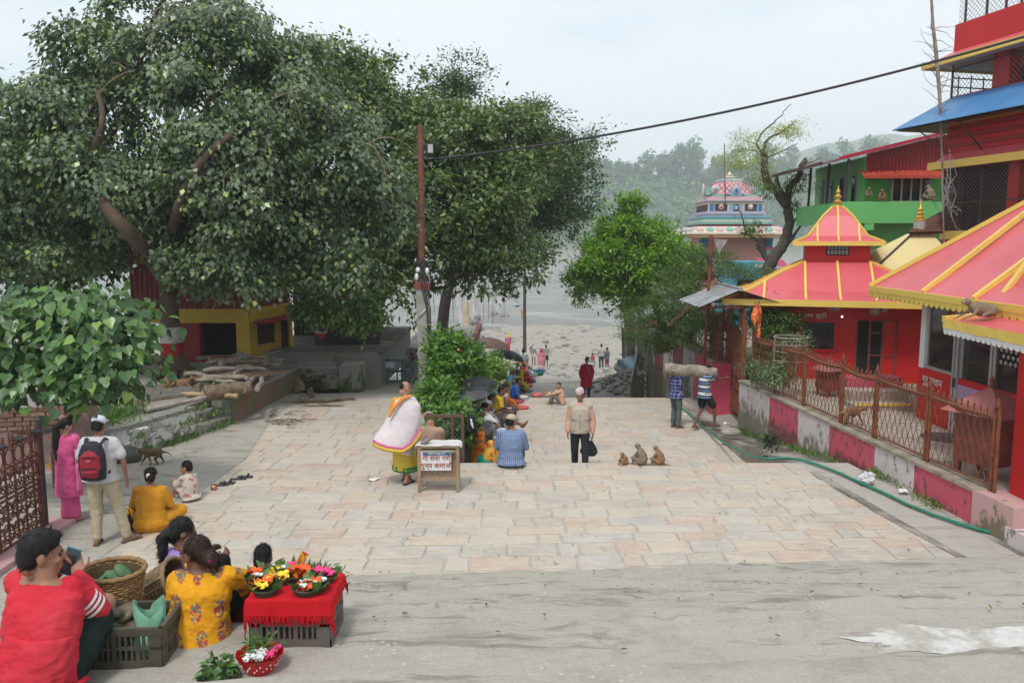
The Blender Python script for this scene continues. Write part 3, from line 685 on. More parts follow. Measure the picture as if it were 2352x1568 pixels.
mm_,N,L,B = nodes('lit bulb'); B.inputs['Emission Color'].default_value = (1,.97,.9,1); B.inputs['Emission Strength'].default_value = 3; bl.data.materials.append(mm_)
# ---------------------------------------------------------------- shrine at the right with big red roof
sh = thing('red_shrine','glazed red and white shrine with sweeping red roof, yellow ribs and scalloped eaves','temple',(10.5,13,.44))
SX,SY0,SY1 = 7.92,15.5,9.6
z_s,z_t = 1.43,2.78
MB().box((SX + 2.6,(SY0 + SY1)/2,.44 + .5),(5.2,SY0 - SY1,1.0)).build('base_wall',RED,sh)
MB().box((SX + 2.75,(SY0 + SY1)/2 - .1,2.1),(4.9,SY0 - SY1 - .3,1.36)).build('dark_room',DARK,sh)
yy = lambda px: (SX*1850.)/(px - 1176.)*(math.cos(PITCH))*1.0
def yon(px):
 a,b,c = pray(px,800); return SX/a*b
ys_ = [yon(x) for x in (2106,2124,2197,2203,2278,2352)]
MB().box((SX + .14,(SY0 + ys_[1])/2,(z_s + z_t)/2),(.3,SY0 - ys_[1],z_t - z_s)).build('white_column',WHITEP,sh)
def pane(ya,yb,za,zb,name='window'):
 w_ = MB().box((SX + .06,(ya + yb)/2,(za + zb)/2),(.02,abs(ya - yb) - .04,zb - za - .04)).build(name,m_glass('shrine glass',(.03,.02,.02),.05),sh)
 m = MB()
 for y in (ya,yb): m.bar((SX + .05,y,za),(SX + .05,y,zb),.055,.07)
 for z in (za,zb): m.bar((SX + .048,ya,z),(SX + .048,yb,z),.055,.065)
 m.build('frame',STEEL,w_); return w_
pane(ys_[1] - .04,ys_[2],z_s + .03,z_t); pane(ys_[3] - .05,ys_[4] + .04,1.35,z_t); pane(ys_[4] - .06,ys_[5] - .9,1.30,z_t)
dpan = MB(); dpan.box((SX - .005,(ys_[3] + ys_[4])/2,.93),(.03,ys_[3] - ys_[4] - .1,.8)); dpan.build('door_panel',mat('lilac panel',(.42,.27,.40),(.36,.22,.33),rough=.6),sh)
m = MB(); m.bar((SX - .01,ys_[3] - .02,.45),(SX - .01,ys_[3] - .02,z_t),.07,.07); m.bar((SX - .01,ys_[2] + .02,.45),(SX - .01,ys_[2] + .02,z_t),.05,.06); m.build('door_frame',STEEL,sh)
MB().box((SX - .04,ys_[3] + .01,1.35),(.05,.07,.16)).build('lock',IRON,sh)
lat = MB(); lat.box((SX + .035,ys_[5] - .25,2.15),(.02,1.2,.6)); lat.build('lattice',DARK,sh)
lat = MB()
for i in range(9):
 for j in range(6): lat.lathe([(.042,0),(.042,.012),(.02,.012)],(0,0,0),8,None) if False else lat.tube([(SX + .012,ys_[4] - .25 - .125*i - (.06 if j % 2 else 0),1.9 + .1*j),(SX + .024,ys_[4] - .25 - .125*i - (.06 if j % 2 else 0),1.9 + .1*j)],.036,8)
lat.build('lattice_rounds',mat('pale lattice rounds',(.40,.37,.33)),sh,kind='stuff')
ext('lettering','गुरु स्थान',.21,WHITEP,sh,(SX - .012,lerp(SY0,ys_[2],.42),1.16),face_rot((-1,0,0)))
st_ = MB(); st_.tube([(8.4,14.6,1.3),(8.4,14.6,1.6),(8.4,14.6,1.85),(8.4,14.6,2.0)],[.24,.17,.1,.03],10); st_.ball((8.4,14.6,2.05),.1); st_.build('statue',mat('draped pale statue',(.16,.17,.16)),sh,smooth=60)
# great roof
er = 2.92; q0 = V((7.42,16.7,er)); apx = V((10.9,13.2,er + 2.95)); far = V((14.4,16.7,er)); near = V((7.05,9.4,er))
MB().poly([near,q0,apx + V((0,-3,0))*0,apx + V((.2,-4.5,0))][::-1],.05).build('roof_slope',REDR,sh)
MB().poly([q0,far,apx][::-1],.05).build('roof_slope',REDR,sh)
up2 = V((0,0,.03))
MB().bar(q0 + up2,apx + up2,.085,.08).build('hip_rib',YEL,sh)
for yv in (14.35,12.6,10.9):
 t = (q0.y - yv)/(q0.y - near.y); a = lv(q0,near,t); b_ = lv(apx,apx + V((.2,-4.5,0)),t) ; MB().bar(a + up2 + V((.02,0,0)),V((b_.x,yv,b_.z)) + up2,.08,.08).build('rib',YEL,sh)
MB().bar(q0 - V((0,0,.035)),near - V((0,0,.035)),.06,.11).build('eave_board',YEL,sh)
MB().bar(q0 - V((0,0,.035)),far - V((0,0,.035)),.06,.11).build('eave_board',YEL,sh)
sc_me = None; du = (near - q0); Ls = du.length; du.normalize()
def scallops(par,a,b,r,mt,skip=0.,inner=None):
 d = V(b) - V(a); Lx = d.length; d.normalize(); n = int(Lx/(2*r)); ang = math.atan2(d.y,d.x); s_me = None
 m = MB(); pts = [(-r,0,0)] + [(-r*math.cos(PI*k/8),0,-.03 - r*math.sin(PI*k/8)) for k in range(9)] + [(r,0,0)]
 m.poly([V(p) for p in pts],.025)
 for k in range(n):
  p = V(a) + d*((k + .5)*Lx/n)
  if s_me is None: o = m.build('scallop',mt,par,local=True); s_me = o.data
  else: o = link('scallop',s_me,None,par)
  o.matrix_basis = wmat(par).inverted() @ Matrix.LocRotScale(p,Euler((0,0,ang)),None)
scallops(sh,q0 - V((.02,0,.09)),near - V((.02,0,.09)),.095,YEL)
MB().poly([near + V((.05,0,-.08)),V((13.8,9.4,er - .08)),far + V((0,0,-.08)),q0 + V((.05,-.05,-.08))],.03).build('soffit',RED,sh)
# porch roof in front (lower,nearer),with flaring eave
pr = thing('porch_roof','lower red porch roof with white scallops, jutting out before the shrine windows','roof',(8,11.5,.44))
y0p,y1p = 12.15,8.2
c0 = P(2168,735,y0p); c1 = P(2274,722,y0p); c2 = P(2352,620,y0p); c3 = c2 + (c2 - c1)*1.6
prof = [c0,lv(c0,c1,.5) - V((0,0,.02)),c1,lv(c1,c2,.5) - V((0,0,.01)),c2,c3]
m = MB(); sh_ = lambda p,t: V((p.x - .3*t,lerp(y0p,y1p,t),p.z))
m.grid(lambda u,v: sh_(prof[min(5,int(round(u*5)))],v),5,10); m.build('roof_slope',REDR,pr,smooth=30)
m = MB(); m.grid(lambda u,v: sh_(prof[min(5,int(round(u*5)))],v) - V((0,0,.07)),5,1); m.build('soffit',RED,pr)
m = MB()
for a,b in zip(prof,prof[1:]): m.bar(a + V((0,.01,.015)),b + V((0,.01,.015)),.10,.09)
m.build('gable_trim',YEL,pr)
m = MB(); n = 40
m.grid(lambda u,v: sh_(c0,u) + V((-.015 + .006*sn(u*40,v,1.),0,.03 - .14*v + .012*sn(u*60,v,1.))),n,2); m.build('eave_board',YEL,pr)
scallops(pr,sh_(c0,0) - V((.0,0,.11)),sh_(c0,1) - V((.0,0,.11)),.07,WHITEP)
MB().box((c1.x - .42,10.3,.45 + (c0.z - .5)/2),(.3,.36,c0.z - .5)).build('porch_pillar',RED,pr)
MB().bar((6.7,10.3,c0.z - .2),(8.3,10.3,c0.z - .08),.1).build('beam',RED,pr)
# donation box
def donation(loc,s,rz,label):
 t = thing('donation_box',label,'donation box',loc,rz)
 B4 = lambda m,n,mt: m.build(n,mt,t,local=True)
 m = MB()
 for i in (-1,1):
  for j in (-1,1): B4(MB().box((i*.26*s,j*.26*s,.13*s),(.07*s,.07*s,.26*s)),'leg',RUST2)
 B4(MB().box((0,0,.60*s),(.62*s,.62*s,.72*s)),'box',RUST2)
 h = .46*s; z0 = .97*s; ap = V((0,0,z0 + .38*s)); c = [V((i*h,j*h,z0)) for i,j in ((-1,-1),(1,-1),(1,1),(-1,1))]
 m = MB()
 for k in range(4): m.poly([c[k],c[(k + 1) % 4],ap])
 m.poly(c[::-1]); B4(m,'roof',mat('faded oxide red',(.36,.12,.11),(.30,.085,.08),rough=.5))
 o = MB().lathe([(.05*s,0),(.06*s,.02*s),(.03*s,.05*s),(.045*s,.09*s),(.02*s,.12*s),(0,.17*s)],(0,0,z0 + .37*s),8); B4(o,'knob',RUST2)
 return t
donation((6.86,11.35,.44),1.,.45,'large brown iron donation box with pyramid lid behind the mesh fence')
donation((P(1904,868,17.6).x,17.6,.44),.62,.3,'small red donation box before the pavilion wall')
vase = thing('wire_basket','round bamboo and wire hoop plant guard beside the fence','plant guard',(6.2,17.2,.5))
vc = P(1816,800,17.4)
for k,z in enumerate((.25,.1,-.05,-.25)): MB().tube([(vc.x + .36*math.cos(a),vc.y + .36*math.sin(a),vc.z + z) for a in [2*PI*i/20 for i in range(21)]],.018 if k == 0 else .01,5).build('hoop',GWOOD,vase)
for k in range(8): a = 2*PI*k/8; MB().tube([(vc.x + .36*math.cos(a),vc.y + .36*math.sin(a),.5),(vc.x + .36*math.cos(a),vc.y + .36*math.sin(a),vc.z + .28)],.009,4).build('upright',GWOOD,vase)
# ---------------------------------------------------------------- three storey tower,far right
tw = thing('temple_tower','tall red temple tower with blue hipped roof and wire mesh storeys','tower',(12.5,19,.44))
TA = V((11.75,22.2,0)); tu = V((.245,-1,0)).normalized(); tn = V((-1,-.245,0)).normalized()
TLn = 8.0
def tq(u,z,o=0.): p = TA + tu*u + tn*o; return V((p.x,p.y,z))
def tbox(u0,u1,z0,z1,depth=4.,o=0.):
 return MB().poly([tq(u0,z0,o),tq(u1,z0,o),tq(u1,z1,o),tq(u0,z1,o)],depth)
def tz(y,u=0.):
 p = tq(u,0); return P(2163,y,p.y).z
def mesh_mat():
 m,N,L,B = nodes('chain link wire'); B.inputs['Base Color'].default_value = (.16,.15,.14,1); B.inputs['Roughness'].default_value = .5; B.inputs['Metallic'].default_value = .4; return m
WIRE = mesh_mat()
def chain(fn,Lx,z0,z1,s,r=.006):
 m = MB(); H_ = z1 - z0; n = int((Lx + H_)/s) + 1
 for k in range(n):
  for sg in (1,-1):
   u0 = k*s - H_; u1 = k*s
   if sg < 0: u0,u1 = u1,u0
   if u0 == u1: continue
   ta,tb = (0 - u0)/(u1 - u0),(Lx - u0)/(u1 - u0); ta,tb = min(ta,tb),max(ta,tb); ta,tb = max(0,ta),min(1,tb)
   if tb - ta < .01: continue
   m.tube([fn(lerp(u0,u1,ta),lerp(z0,z1,ta)),fn(lerp(u0,u1,tb),lerp(z0,z1,tb))],r,3,caps=False)
 return m
z0,z1,z2,z3,z4,z5,z6,z7 = tz(536),tz(383),tz(290),tz(272),tz(228),tz(150),tz(126),tz(58)
tbox(0,TLn,.44,z0 - .14).build('lower_wall',RED,tw)
for k in range(6): tbox(0,TLn,z0 - 1.3 + .2*k,z0 - 1.3 + .2*k + .03,.05,.02).build('board_line',RED,tw)
tbox(-.04,TLn,z0 - .16,z0 + .06,4.1,.05).build('yellow_band',YEL,tw)
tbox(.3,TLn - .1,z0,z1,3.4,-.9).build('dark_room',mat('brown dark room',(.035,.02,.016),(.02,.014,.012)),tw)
MB().poly([tq(0,z0 + .06,-3.9),tq(0,z1,-3.9),tq(0,z1,0),tq(0,z0 + .06,0)],.06).build('side_screen',DARK,tw)
for u in (0,2.05,4.4): tbox(u,u + .32,z0 + .05,z1,.3,0).build('column',RED if u else mat('brown column',(.09,.045,.035)),tw)
for u in (.5,1.25,3.1): MB().bar(tq(u,z0 + .05,.01),tq(u,z1,.01),.035).build('mesh_post',IRON,tw)
MB().bar(tq(0,lerp(z0,z1,.45),.01),tq(TLn,lerp(z0,z1,.45),.01),.03).build('mesh_rail',IRON,tw)
chain(lambda u,z: tq(u,z,.02),4.4,z0 + .05,z1,.11).build('wire_mesh',WIRE,tw,kind='stuff')
# yellow edged canopy above the mesh storey
ev = [tq(-.35,z1 + .02,.28),tq(TLn,z1 + .02,.28),tq(TLn,z1 + .34,0),tq(0,z1 + .34,0)]
MB().poly(ev[::-1]).build('red_canopy',REDR,tw); MB().bar(ev[0],ev[1],.05,.2).build('eave_board',YEL,tw); MB().bar(ev[0],tq(-.35,z1 + .02,-3.9),.05,.2).build('eave_board',YEL,tw)
MB().poly([tq(-.35,z1 + .0,.26),tq(TLn,z1 + .0,.26),tq(TLn,z1 + .0,-3.9),tq(-.35,z1 + .0,-3.9)]).build('soffit',RED,tw)
tbox(0,TLn,z1 + .1,z3 + .3,3.9).build('upper_wall',RED,tw)
for k in range(6): zz0 = lerp(z1 + .36,z2 - .02,k/6); tbox(-.01,TLn,zz0,zz0 + (z2 - z1 - .38)/6 - .035,.03,.03).build('weatherboard',RED_S if k % 2 else RED,tw)
tbox(-.02,TLn,z2,z3,.05,.05).build('ochre_band',mat('ochre band',(.42,.22,.03),rough=.6),tw)
# blue roof: hipped at its far end
be = [tq(-1.0,z2 - .02,.95),tq(TLn,z2 - .02,.95),tq(TLn,z4,.02),tq(0,z4,.02)]
MB().poly(be[::-1],.02).build('blue_roof_slope',BLUE,tw)
MB().poly([tq(-1.0,z2 - .02,.95),tq(0,z4,.02),tq(0,z4,-3.9),tq(-1.0,z2 - .02,-4.8)][::-1],.02).build('blue_roof_slope',BLUE,tw)
MB().bar(be[0],be[3],.03).build('roof_seam',mat('dark blue seam',(.03,.09,.22)),tw)
MB().poly([tq(-.95,z2 - .05,.9),tq(TLn,z2 - .05,.9),tq(TLn,z2 + .06,0),tq(0,z2 + .06,0),tq(0,z2 + .06,-3.9),tq(-.95,z2 - .05,-3.9)]).build('soffit',BRN,tw)
m = MB()
for u in (-.4,1.1,3): m.bar(tq(u,z2,.75),tq(max(u,0) + .1,z2 - .75,.02),.03)
m.build('brace',IRON,tw)
# open storey above
tbox(0,TLn,z4 - .1,z4 + .05,4.).build('floor_slab',RED,tw)
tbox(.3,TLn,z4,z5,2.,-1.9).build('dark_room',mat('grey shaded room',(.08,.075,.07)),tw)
tbox(1.35,1.85,z4,z5,.35,0).build('column',RED,tw); tbox(5,5.5,z4,z5,.35,0).build('column',RED,tw)
m = MB()
for u in (.02,2.9,4.2): m.bar(tq(u,z4,.0),tq(u,z5,.0),.045)
for k in range(9): m.bar(tq(.02,z4 + .05,-.4*k - .2),tq(.02,lerp(z4,z5,.7),-.4*k - .2),.025)
for z in (.62,.35): m.bar(tq(.02,lerp(z4,z5,z),0),tq(.02,lerp(z4,z5,z),-3.8),.03)
m.bar(tq(0,lerp(z4,z5,.86),.0),tq(TLn,lerp(z4,z5,.86),.0),.03); m.build('railing',IRON,tw)
chain(lambda u,z: tq(u,z,.01),4.4,z4,z5,.13).build('wire_mesh',WIRE,tw,kind='stuff')
ev = [tq(-.55,z5 + .03,.5),tq(TLn,z5 + .03,.5),tq(TLn,z6 + .06,.02),tq(.0,z6 + .06,.02)]
MB().poly(ev[::-1]).build('red_canopy',REDR,tw)
MB().poly([tq(-.55,z5 + .0,.48),tq(TLn,z5,.48),tq(TLn,z5 + .04,-3.9),tq(-.55,z5 + .04,-3.9)]).build('soffit',mat('pale soffit',(.5,.45,.42)),tw)
MB().bar(ev[0],ev[1],.05,.16).build('eave_board',YEL,tw); MB().bar(ev[0],tq(-.55,z5 + .03,-3.9),.05,.16).build('eave_board',YEL,tw)
tbox(0,TLn,z6,z7,3.9,.0).build('parapet',RED,tw)
m = MB()
for u in (.2,.9,1.5,1.95,2.6,3.4): m.bar(tq(u,z7,-.12),tq(u,z7 + 1.3,-.12),.045)
m.bar(tq(0,z7 + 1.25,-.12),tq(TLn,z7 + 1.25,-.12),.04); m.build('terrace_railing',IRON,tw)
tbox(2.1,2.5,z7 - .02,z7 + 2.,.3,-.5).build('terrace_column',mat('grey column',(.36,.35,.36)),tw); tbox(3.6,4.1,z7 - .02,z7 + 2.,.3,-.4).build('terrace_column',mat('grey column',(.36,.35,.36)),tw)
chain(lambda u,z: tq(u,z,-.1),5,z7,z7 + 1.2,.13).build('wire_mesh',WIRE,tw,kind='stuff')
lt_ = thing('lean_to','sloping brown corrugated tin roof against the tower foot','roof',(11.4,21,4))
a,b,c,d = P(2166,484,22.0),P(2166,531,21.4),P(2088,533,21.4),P(2098,522,22.0)
corrug(d,c,b,a,6,.03).build('tin_sheet',BRN,lt_,smooth=180); corrug(d + V((0,0,-.05)),c + V((0,0,-.05)),b + V((0,0,-.06)),a + V((0,0,-.06)),6,.03).build('tin_sheet',BRN,lt_,smooth=180)
# pole and dead creeper in front of the tower
dp = thing('dead_creeper','bare grey trunk of a dead creeper rising before the tower corner','dead tree',(11.0,21.6,.44))
m = MB(); base = [P(2168,560,21.5),P(2163,330,21.6),P(2158,215,21.6),P(2150,120,21.7),P(2143,60,21.7),P(2137,-40,21.7)]
m.tube(base,[.02,.03,.045,.05,.04,.03],7); m.build('trunk',mat('bleached bark',(.33,.26,.22),(.22,.17,.14),scale=8),dp,smooth=60)
tw_m = MB()
for k in range(46):
 o = lv(base[2],base[4],rng.random()) if k < 30 else P(2160,rng.uniform(230,330),21.6); an = rng.uniform(-1,1)*1.6; Ln = rng.uniform(.3,.75); p = [o]
 dr_ = V((math.sin(an)*(-1 if k % 3 else .8),-.3*rng.random(),math.cos(an)*.5))
 for j in range(4): dr_ = (dr_ + V((rng.uniform(-.5,.5),rng.uniform(-.3,.3),rng.uniform(-.45,.35)))).normalized(); p.append(p[-1] + dr_*Ln/4)
 tw_m.tube(p,[.011,.009,.007,.005,.003],4,caps=False)
tw_m.build('twigs',mat('dry twig',(.24,.18,.15)),dp)
cab = MB()
for k in range(9):
 a = P(2160 + rng.uniform(-4,25),330 + rng.uniform(0,100),21.2); b = P(2170 + rng.uniform(-10,45),440 + rng.uniform(0,95),21.2)
 cab.tube([a,lv(a,b,.35) + V((rng.uniform(-.1,.25),0,-.2)),lv(a,b,.7) + V((rng.uniform(-.2,.3),0,-.25)),b],.009,4)
tag(cab.build('loose_cables',mat('grey cable',(.3,.29,.28)),None),'tangle of loose grey cables hanging at the tower corner','cables')
# ---------------------------------------------------------------- green house
gh = thing('green_house','bright green two storey house with red sheet gable and slatted awning','house',(13.5,29,.3))
gx,gy = P(1984,420,27.).x,27.0; gz = lambda y: P(1984,y,gy).z
GD = 4.3; GW = 8.
MB().box((gx + GW/2,gy + GD/2,(gz(360) + -.5)/2),(GW,GD,gz(360) + .5)).build('wall',GRN,gh)
px_ = lambda x,y=440: P(x,y,gy).x
MB().box((px_(1984) + 1.6 + .02,gy - .02,(gz(405) + gz(470))/2),(px_(2200) - gx,.03,gz(405) - gz(470))).build('back_wall',GRN2,gh)
# roof: front edge climbs to the right
r0,r1 = P(1925,366,26.6),P(2320,270,26.6); l0 = P(1872,421,31.)
e0 = V((r0.x,26.5,r0.z)); e1 = V((r1.x,26.5,r1.z)); bk = V((0,5.2,0)); l1 = e0 + bk + V((.0,0,-.0))
corrug(e0,e0 + bk,e1 + bk,e1,26,.02).build('roof',REDR,gh,smooth=180)
dn = V((-.55,0,-.14)); MB().poly([e0 + dn,e0 + bk + dn,e0 + bk,e0],.03).build('roof_flap',TIN,gh)
MB().bar(e0 + V((0,-.02,.02)),e1 + V((0,-.02,.02)),.05,.1).build('fascia',mat('crimson fascia',(.42,.02,.05)),gh)
MB().bar(e0 + V((-.02,-.02,0)) + dn,e0 + bk + V((-.02,0,0)) + dn,.06,.1).build('fascia',BRN,gh)
sl_ = [V((px_(1986),gy - .06,gz(398))),V((px_(2200),gy - .06,gz(398)))]
nsl = 26
for k in range(nsl):
 xa,xb = lerp(sl_[0].x,sl_[1].x,k/nsl),lerp(sl_[0].x,sl_[1].x,(k + 1)/nsl) - .015
 top = lambda x: e0.z + (e1.z - e0.z)*(x - e0.x)/(e1.x - e0.x) - .05
 MB().poly([V((xa,gy - .05,sl_[0].z)),V((xb,gy - .05,sl_[0].z)),V((xb,gy - .05,top(xb))),V((xa,gy - .05,top(xa)))],.03).build('gable_slat',RED_S,gh)
aw = [V((px_(1968),gy - .5,gz(409))),V((px_(2160),gy - .5,gz(409))),V((px_(2160),gy - .05,gz(392))),V((px_(1970),gy - .05,gz(392)))]
corrug(aw[0],aw[1],aw[2],aw[3],14,.02).build('awning',m_corr('orange red sheet',(.42,.06,.035)),gh,smooth=180)
MB().bar(aw[0],aw[1],.03,.1).build('awning_fascia',m_corr('orange red edge',(.45,.06,.03)),gh)
wx0,wx1 = px_(2046),px_(2133); wz0,wz1 = gz(464),gz(408)
wo = MB().box(((wx0 + wx1)/2,gy - .05,(wz0 + wz1)/2),(wx1 - wx0,.04,wz1 - wz0)).build('window',GLASS,gh)
for k in range(4):
 MB().box((lerp(wx0,wx1,(k + .5)/4),gy - .075,(wz0 + wz1)/2),((wx1 - wx0)/4 - .06,.01,wz1 - wz0 - .08)).build('pane',GLASS,wo)
m = MB()
for k in range(5): m.bar((lerp(wx0,wx1,k/4),gy - .08,wz0),(lerp(wx0,wx1,k/4),gy - .08,wz1),.05)
for z in (wz0,wz1): m.bar((wx0,gy - .08,z),(wx1,gy - .08,z),.06)
m.build('frame',mat('beige window frame',(.45,.36,.31)),wo)
# balcony parapet wrapping the corner
MB().box((lerp(px_(1922),px_(2230),.5),gy - .75,(gz(466) + gz(514))/2),(px_(2230) - px_(1922),.16,gz(466) - gz(514))).build('balcony_parapet',GRN,gh)
MB().box((px_(1922),gy + 1.4,(gz(466) + gz(514))/2),(.16,4.2,gz(466) - gz(514))).build('balcony_parapet',GRN,gh)
MB().box((lerp(px_(1922),px_(2230),.5),gy - .4,gz(514) + .05),(px_(2230) - px_(1922),.8,.12)).build('balcony_slab',GRN2,gh)
MB().box((px_(1976),gy - .72,gz(519)),(.3,.2,.3)).build('bracket',GRN,gh)
for yv in (27.7,28.7,29.7,30.6):
 w_ = MB().box((gx - .02,yv,gz(440)),(.04,.36,1.2)).build('shutter_window',mat('grey shutter',(.23,.25,.25)),gh); MB().box((gx - .045,yv,gz(440)),(.02,.28,1.1)).build('pane',GLASS,w_)
for yv in (26.6,28.2,29.9): MB().bar((px_(1924) + .1,yv,gz(470)),(px_(1924) + .15,yv,e0.z + .02),.07).build('veranda_post',IRON,gh)
MB().box((px_(1999),gy - .06,gz(545)),(.01,.02,.02)).build('vent',DARK,gh)
MB().box((px_(2245,610),gy - .03,gz(607)),(.5,.06,.7)).build('window',DARK,gh)
# pale yellow roof between pavilion and tower
ys2 = thing('yellow_roofed_shrine','small shrine with plain pale yellow sloping roof and golden finial behind the red roofs','shrine',(10.6,21.3,.44))
q = [P(1985,640,20.3),P(2230,640,20.3),P(2142,537,21.6),P(2096,537,21.6)]
MB().poly(q,.05).build('roof_slope',PYEL,ys2)
MB().poly([q[1],q[1] + V((0,2.6,0)),q[2] + V((0,.3,0)),q[2]],.05).build('roof_slope',PYEL,ys2)
MB().poly([q[3],q[3] + V((0,.3,0)),q[0] + V((0,2.6,0)),q[0]],.05).build('roof_slope',PYEL,ys2)
MB().bar(q[0],q[1],.06,.1).build('eave_board',YEL,ys2)
MB().bar(q[0],q[3],.05).build('hip_edge',IRON,ys2)
MB().box(((q[0].x + q[1].x)/2,21.5,.44 + (q[0].z - .5)/2),(q[1].x - q[0].x - .7,2.,q[0].z - .5)).build('wall',YEL,ys2)
MB().lathe([(.13,0),(.14,.03),(.09,.06),(.12,.11),(.05,.16),(.10,.21),(.04,.26),(.08,.31),(.03,.36),(.0,.62)],P(2113,508,21.7),12).build('finial',GOLD,ys2,smooth=60)
MB().lathe([(.18,-.45),(.15,0)],P(2113,508,21.7),10).build('finial_base',mat('grey plaster',(.35,.32,.3)),ys2)
# ---------------------------------------------------------------- carved temple spire among the trees
gpm = thing('carved_spire','south Indian style pastel carved temple tower with barrel dome top','temple tower',(12.,42,-1))
GY = 42.; k_ = .00402; gc = P(1695,535,GY); gX = gc.x
def gzz(r): return gc.z + (850 - r)*k_
def gbox(name,r0,r1,wr,mt,dz=None):
 wv = wr*k_; return MB().box((gX,GY + 2.,(gzz(r0) + gzz(r1))/2),(wv,wv,abs(gzz(r1) - gzz(r0)))).build(name,mt,gpm)
PINK = m_paint('salmon plaster',(.58,.27,.26),amt=.15); TEAL = mat('teal paint',(.22,.42,.38)); LBLUE = mat('light blue paint',(.22,.38,.55)); LILAC = mat('lilac paint',(.44,.40,.50)); CREAM = mat('cream paint',(.62,.52,.42)); MAG = mat('magenta paint',(.45,.13,.18)); PANEL = mat('dark niche',(.1,.06,.07)); DBLUE = mat('niche blue',(.06,.17,.34)); LPINK = mat('hazed rose paint',(.62,.40,.40))  # haze over the spire is put into these paints, mixed paler with white
gbox('wall',900,2300,800,PINK); gbox('wall_top',850,905,860,MAG)
for s in (-1,1):
 gbx = lambda r0,r1,x0,x1,mt,n: MB().box((gX + (x0 + x1)/2*k_*s,GY + .35,(gzz(r0) + gzz(r1))/2),((x1 - x0)*k_,.5,abs(gzz(r1) - gzz(r0)))).build(n,mt,gpm)
 gbx(865,930,385,470,TEAL,'bracket'); gbx(930,1030,385,460,DBLUE,'bracket'); gbx(1030,1070,370,480,MAG,'bracket'); gbx(1070,1120,390,460,TEAL,'bracket')
h0,h1 = 620*k_,520*k_; zz0,zz1 = gzz(850),gzz(768)
for s in range(4):
 rr = Matrix.Rotation(PI/2*s,3,'Z'); c_ = V((gX,GY + 2,0)); pts = [rr @ V(p) for p in ((-h0,-h0,zz0),(h0,-h0,zz0),(h1,-h1,zz1),(-h1,-h1,zz1))]
 MB().poly([p + c_ for p in pts],.05).build('cornice',CREAM,gpm)
 if s in (0,3):
  for i in range(9):
   t = (i + .5)/9; a = lv(pts[0],pts[1],t); b = lv(pts[3],pts[2],t); m_ = lv(a,b,.5) + c_; nr_ = rr @ V((0,-.6,.6)); M_ = nr_.to_track_quat('Z','Y').to_matrix()
   MB().ball(m_ + nr_*.02,(.2,.17,.05),M_,10,6).build('medallion',LPINK if i % 2 == 0 else TEAL,gpm,smooth=180)
gbox('cornice_edge',872,850,1240,CREAM)
MB().box((gX,GY + 2.,gzz(895)),(5.0,5.0,.12)).build('cornice_under',mat('ochre beam',(.35,.2,.1)),gpm)
for r0,r1,wv,mt in ((770,738,900,MAG),(738,706,940,TEAL),(706,690,900,CREAM),(690,650,850,TEAL),(650,628,870,LBLUE),(628,605,720,CREAM),(605,570,760,LILAC),(570,480,700,PANEL),(480,440,720,CREAM),(440,425,780,LILAC),(425,380,700,LPINK),(380,345,560,TEAL)):
 gbox('tier',r0,r1,wv,mt)
for x,wv,mt in ((-350,22,LPINK),(-316,50,DBLUE),(-282,18,LBLUE),(-100,22,CREAM),(-60,55,LBLUE),(60,55,LBLUE),(100,22,CREAM),(282,18,LBLUE),(316,50,DBLUE),(350,22,LPINK)):
 MB().box((gX + x*k_,GY + .57,gzz(525)),(wv*k_,.1,.37)).build('niche_panel',mt,gpm)
for x in (-190,190):
 MB().ball((gX + x*k_,GY + .55,gzz(515)),(.14,.06,.15)).build('emblem',CREAM,gpm,smooth=180); MB().ball((gX + x*k_,GY + .49,gzz(512)),(.07,.04,.08)).build('emblem',MAG if x < 0 else WHITEP,gpm,smooth=180)
m = MB()
for s in (-1,1): m.bar((gX + s*.05,GY + .5,gzz(545)),(gX + s*.08,GY + .5,gzz(490)),.03)
m.bar((gX,GY + .49,gzz(540)),(gX,GY + .49,gzz(495)),.035); m.build('tilak_emblem',WHITEP,gpm)
m = MB(); pr_ = [(300,350),(268,300),(252,250),(225,205),(170,175)]
dome = MB()
def dpt(u,v):
 i = v*(len(pr_) - 1); a = int(min(len(pr_) - 2,math.floor(i))); t = i - a; r = lerp(pr_[a][0],pr_[a + 1][0],t)*k_; z = gzz(lerp(pr_[a][1],pr_[a + 1][1],t)); an = u*2*PI
 ca,sa = math.cos(an),math.sin(an); q_ = (abs(ca) ** 3 + abs(sa) ** 3) ** (-1/3.); return V((gX + r*ca*q_,GY + 2 + r*sa*q_,z))
dome.grid(dpt,40,12); dome.build('dome',LPINK,gpm,smooth=60)
m = MB()
for k in range(26):
 for s in (1,-1): m.tube([dpt((k + s*2.4*t)/26,t) + (dpt((k + s*2.4*t)/26,t) - V((gX,GY + 2,dpt(0,t).z))).normalized()*.015 for t in (0,.25,.5,.75,1)],.018,4,caps=False)
m.build('dome_lattice',MAG,gpm)
for s in (-1,1):
 for r,mt,o in ((.21,CREAM,0),(.15,LPINK,.04),(.09,LBLUE,.08)): MB().ball((gX + s*245*k_,GY + 2 - 235*k_ - o,gzz(280)),(r,.08,r*1.1)).build('scroll',mt,gpm,smooth=180)
 MB().box((gX + s*330*k_,GY + 1.4,gzz(300)),(.28,.5,.42)).build('horn',TEAL,gpm)
 MB().ball((gX + s*380*k_,GY + 1.4,gzz(290)),(.07,.2,.36)).build('horn_tip',CREAM,gpm,smooth=180)
gbox('dome_cap',178,165,330,LBLUE); gbox('dome_cap',165,140,280,CREAM); gbox('dome_cap',140,125,180,TEAL)
MB().lathe([(.3,0),(.34,.06),(.2,.12),(.24,.18),(.1,.26),(0,.42)],(gX,GY + 2,gzz(125)),10).build('dome_finial',CREAM,gpm,smooth=60)
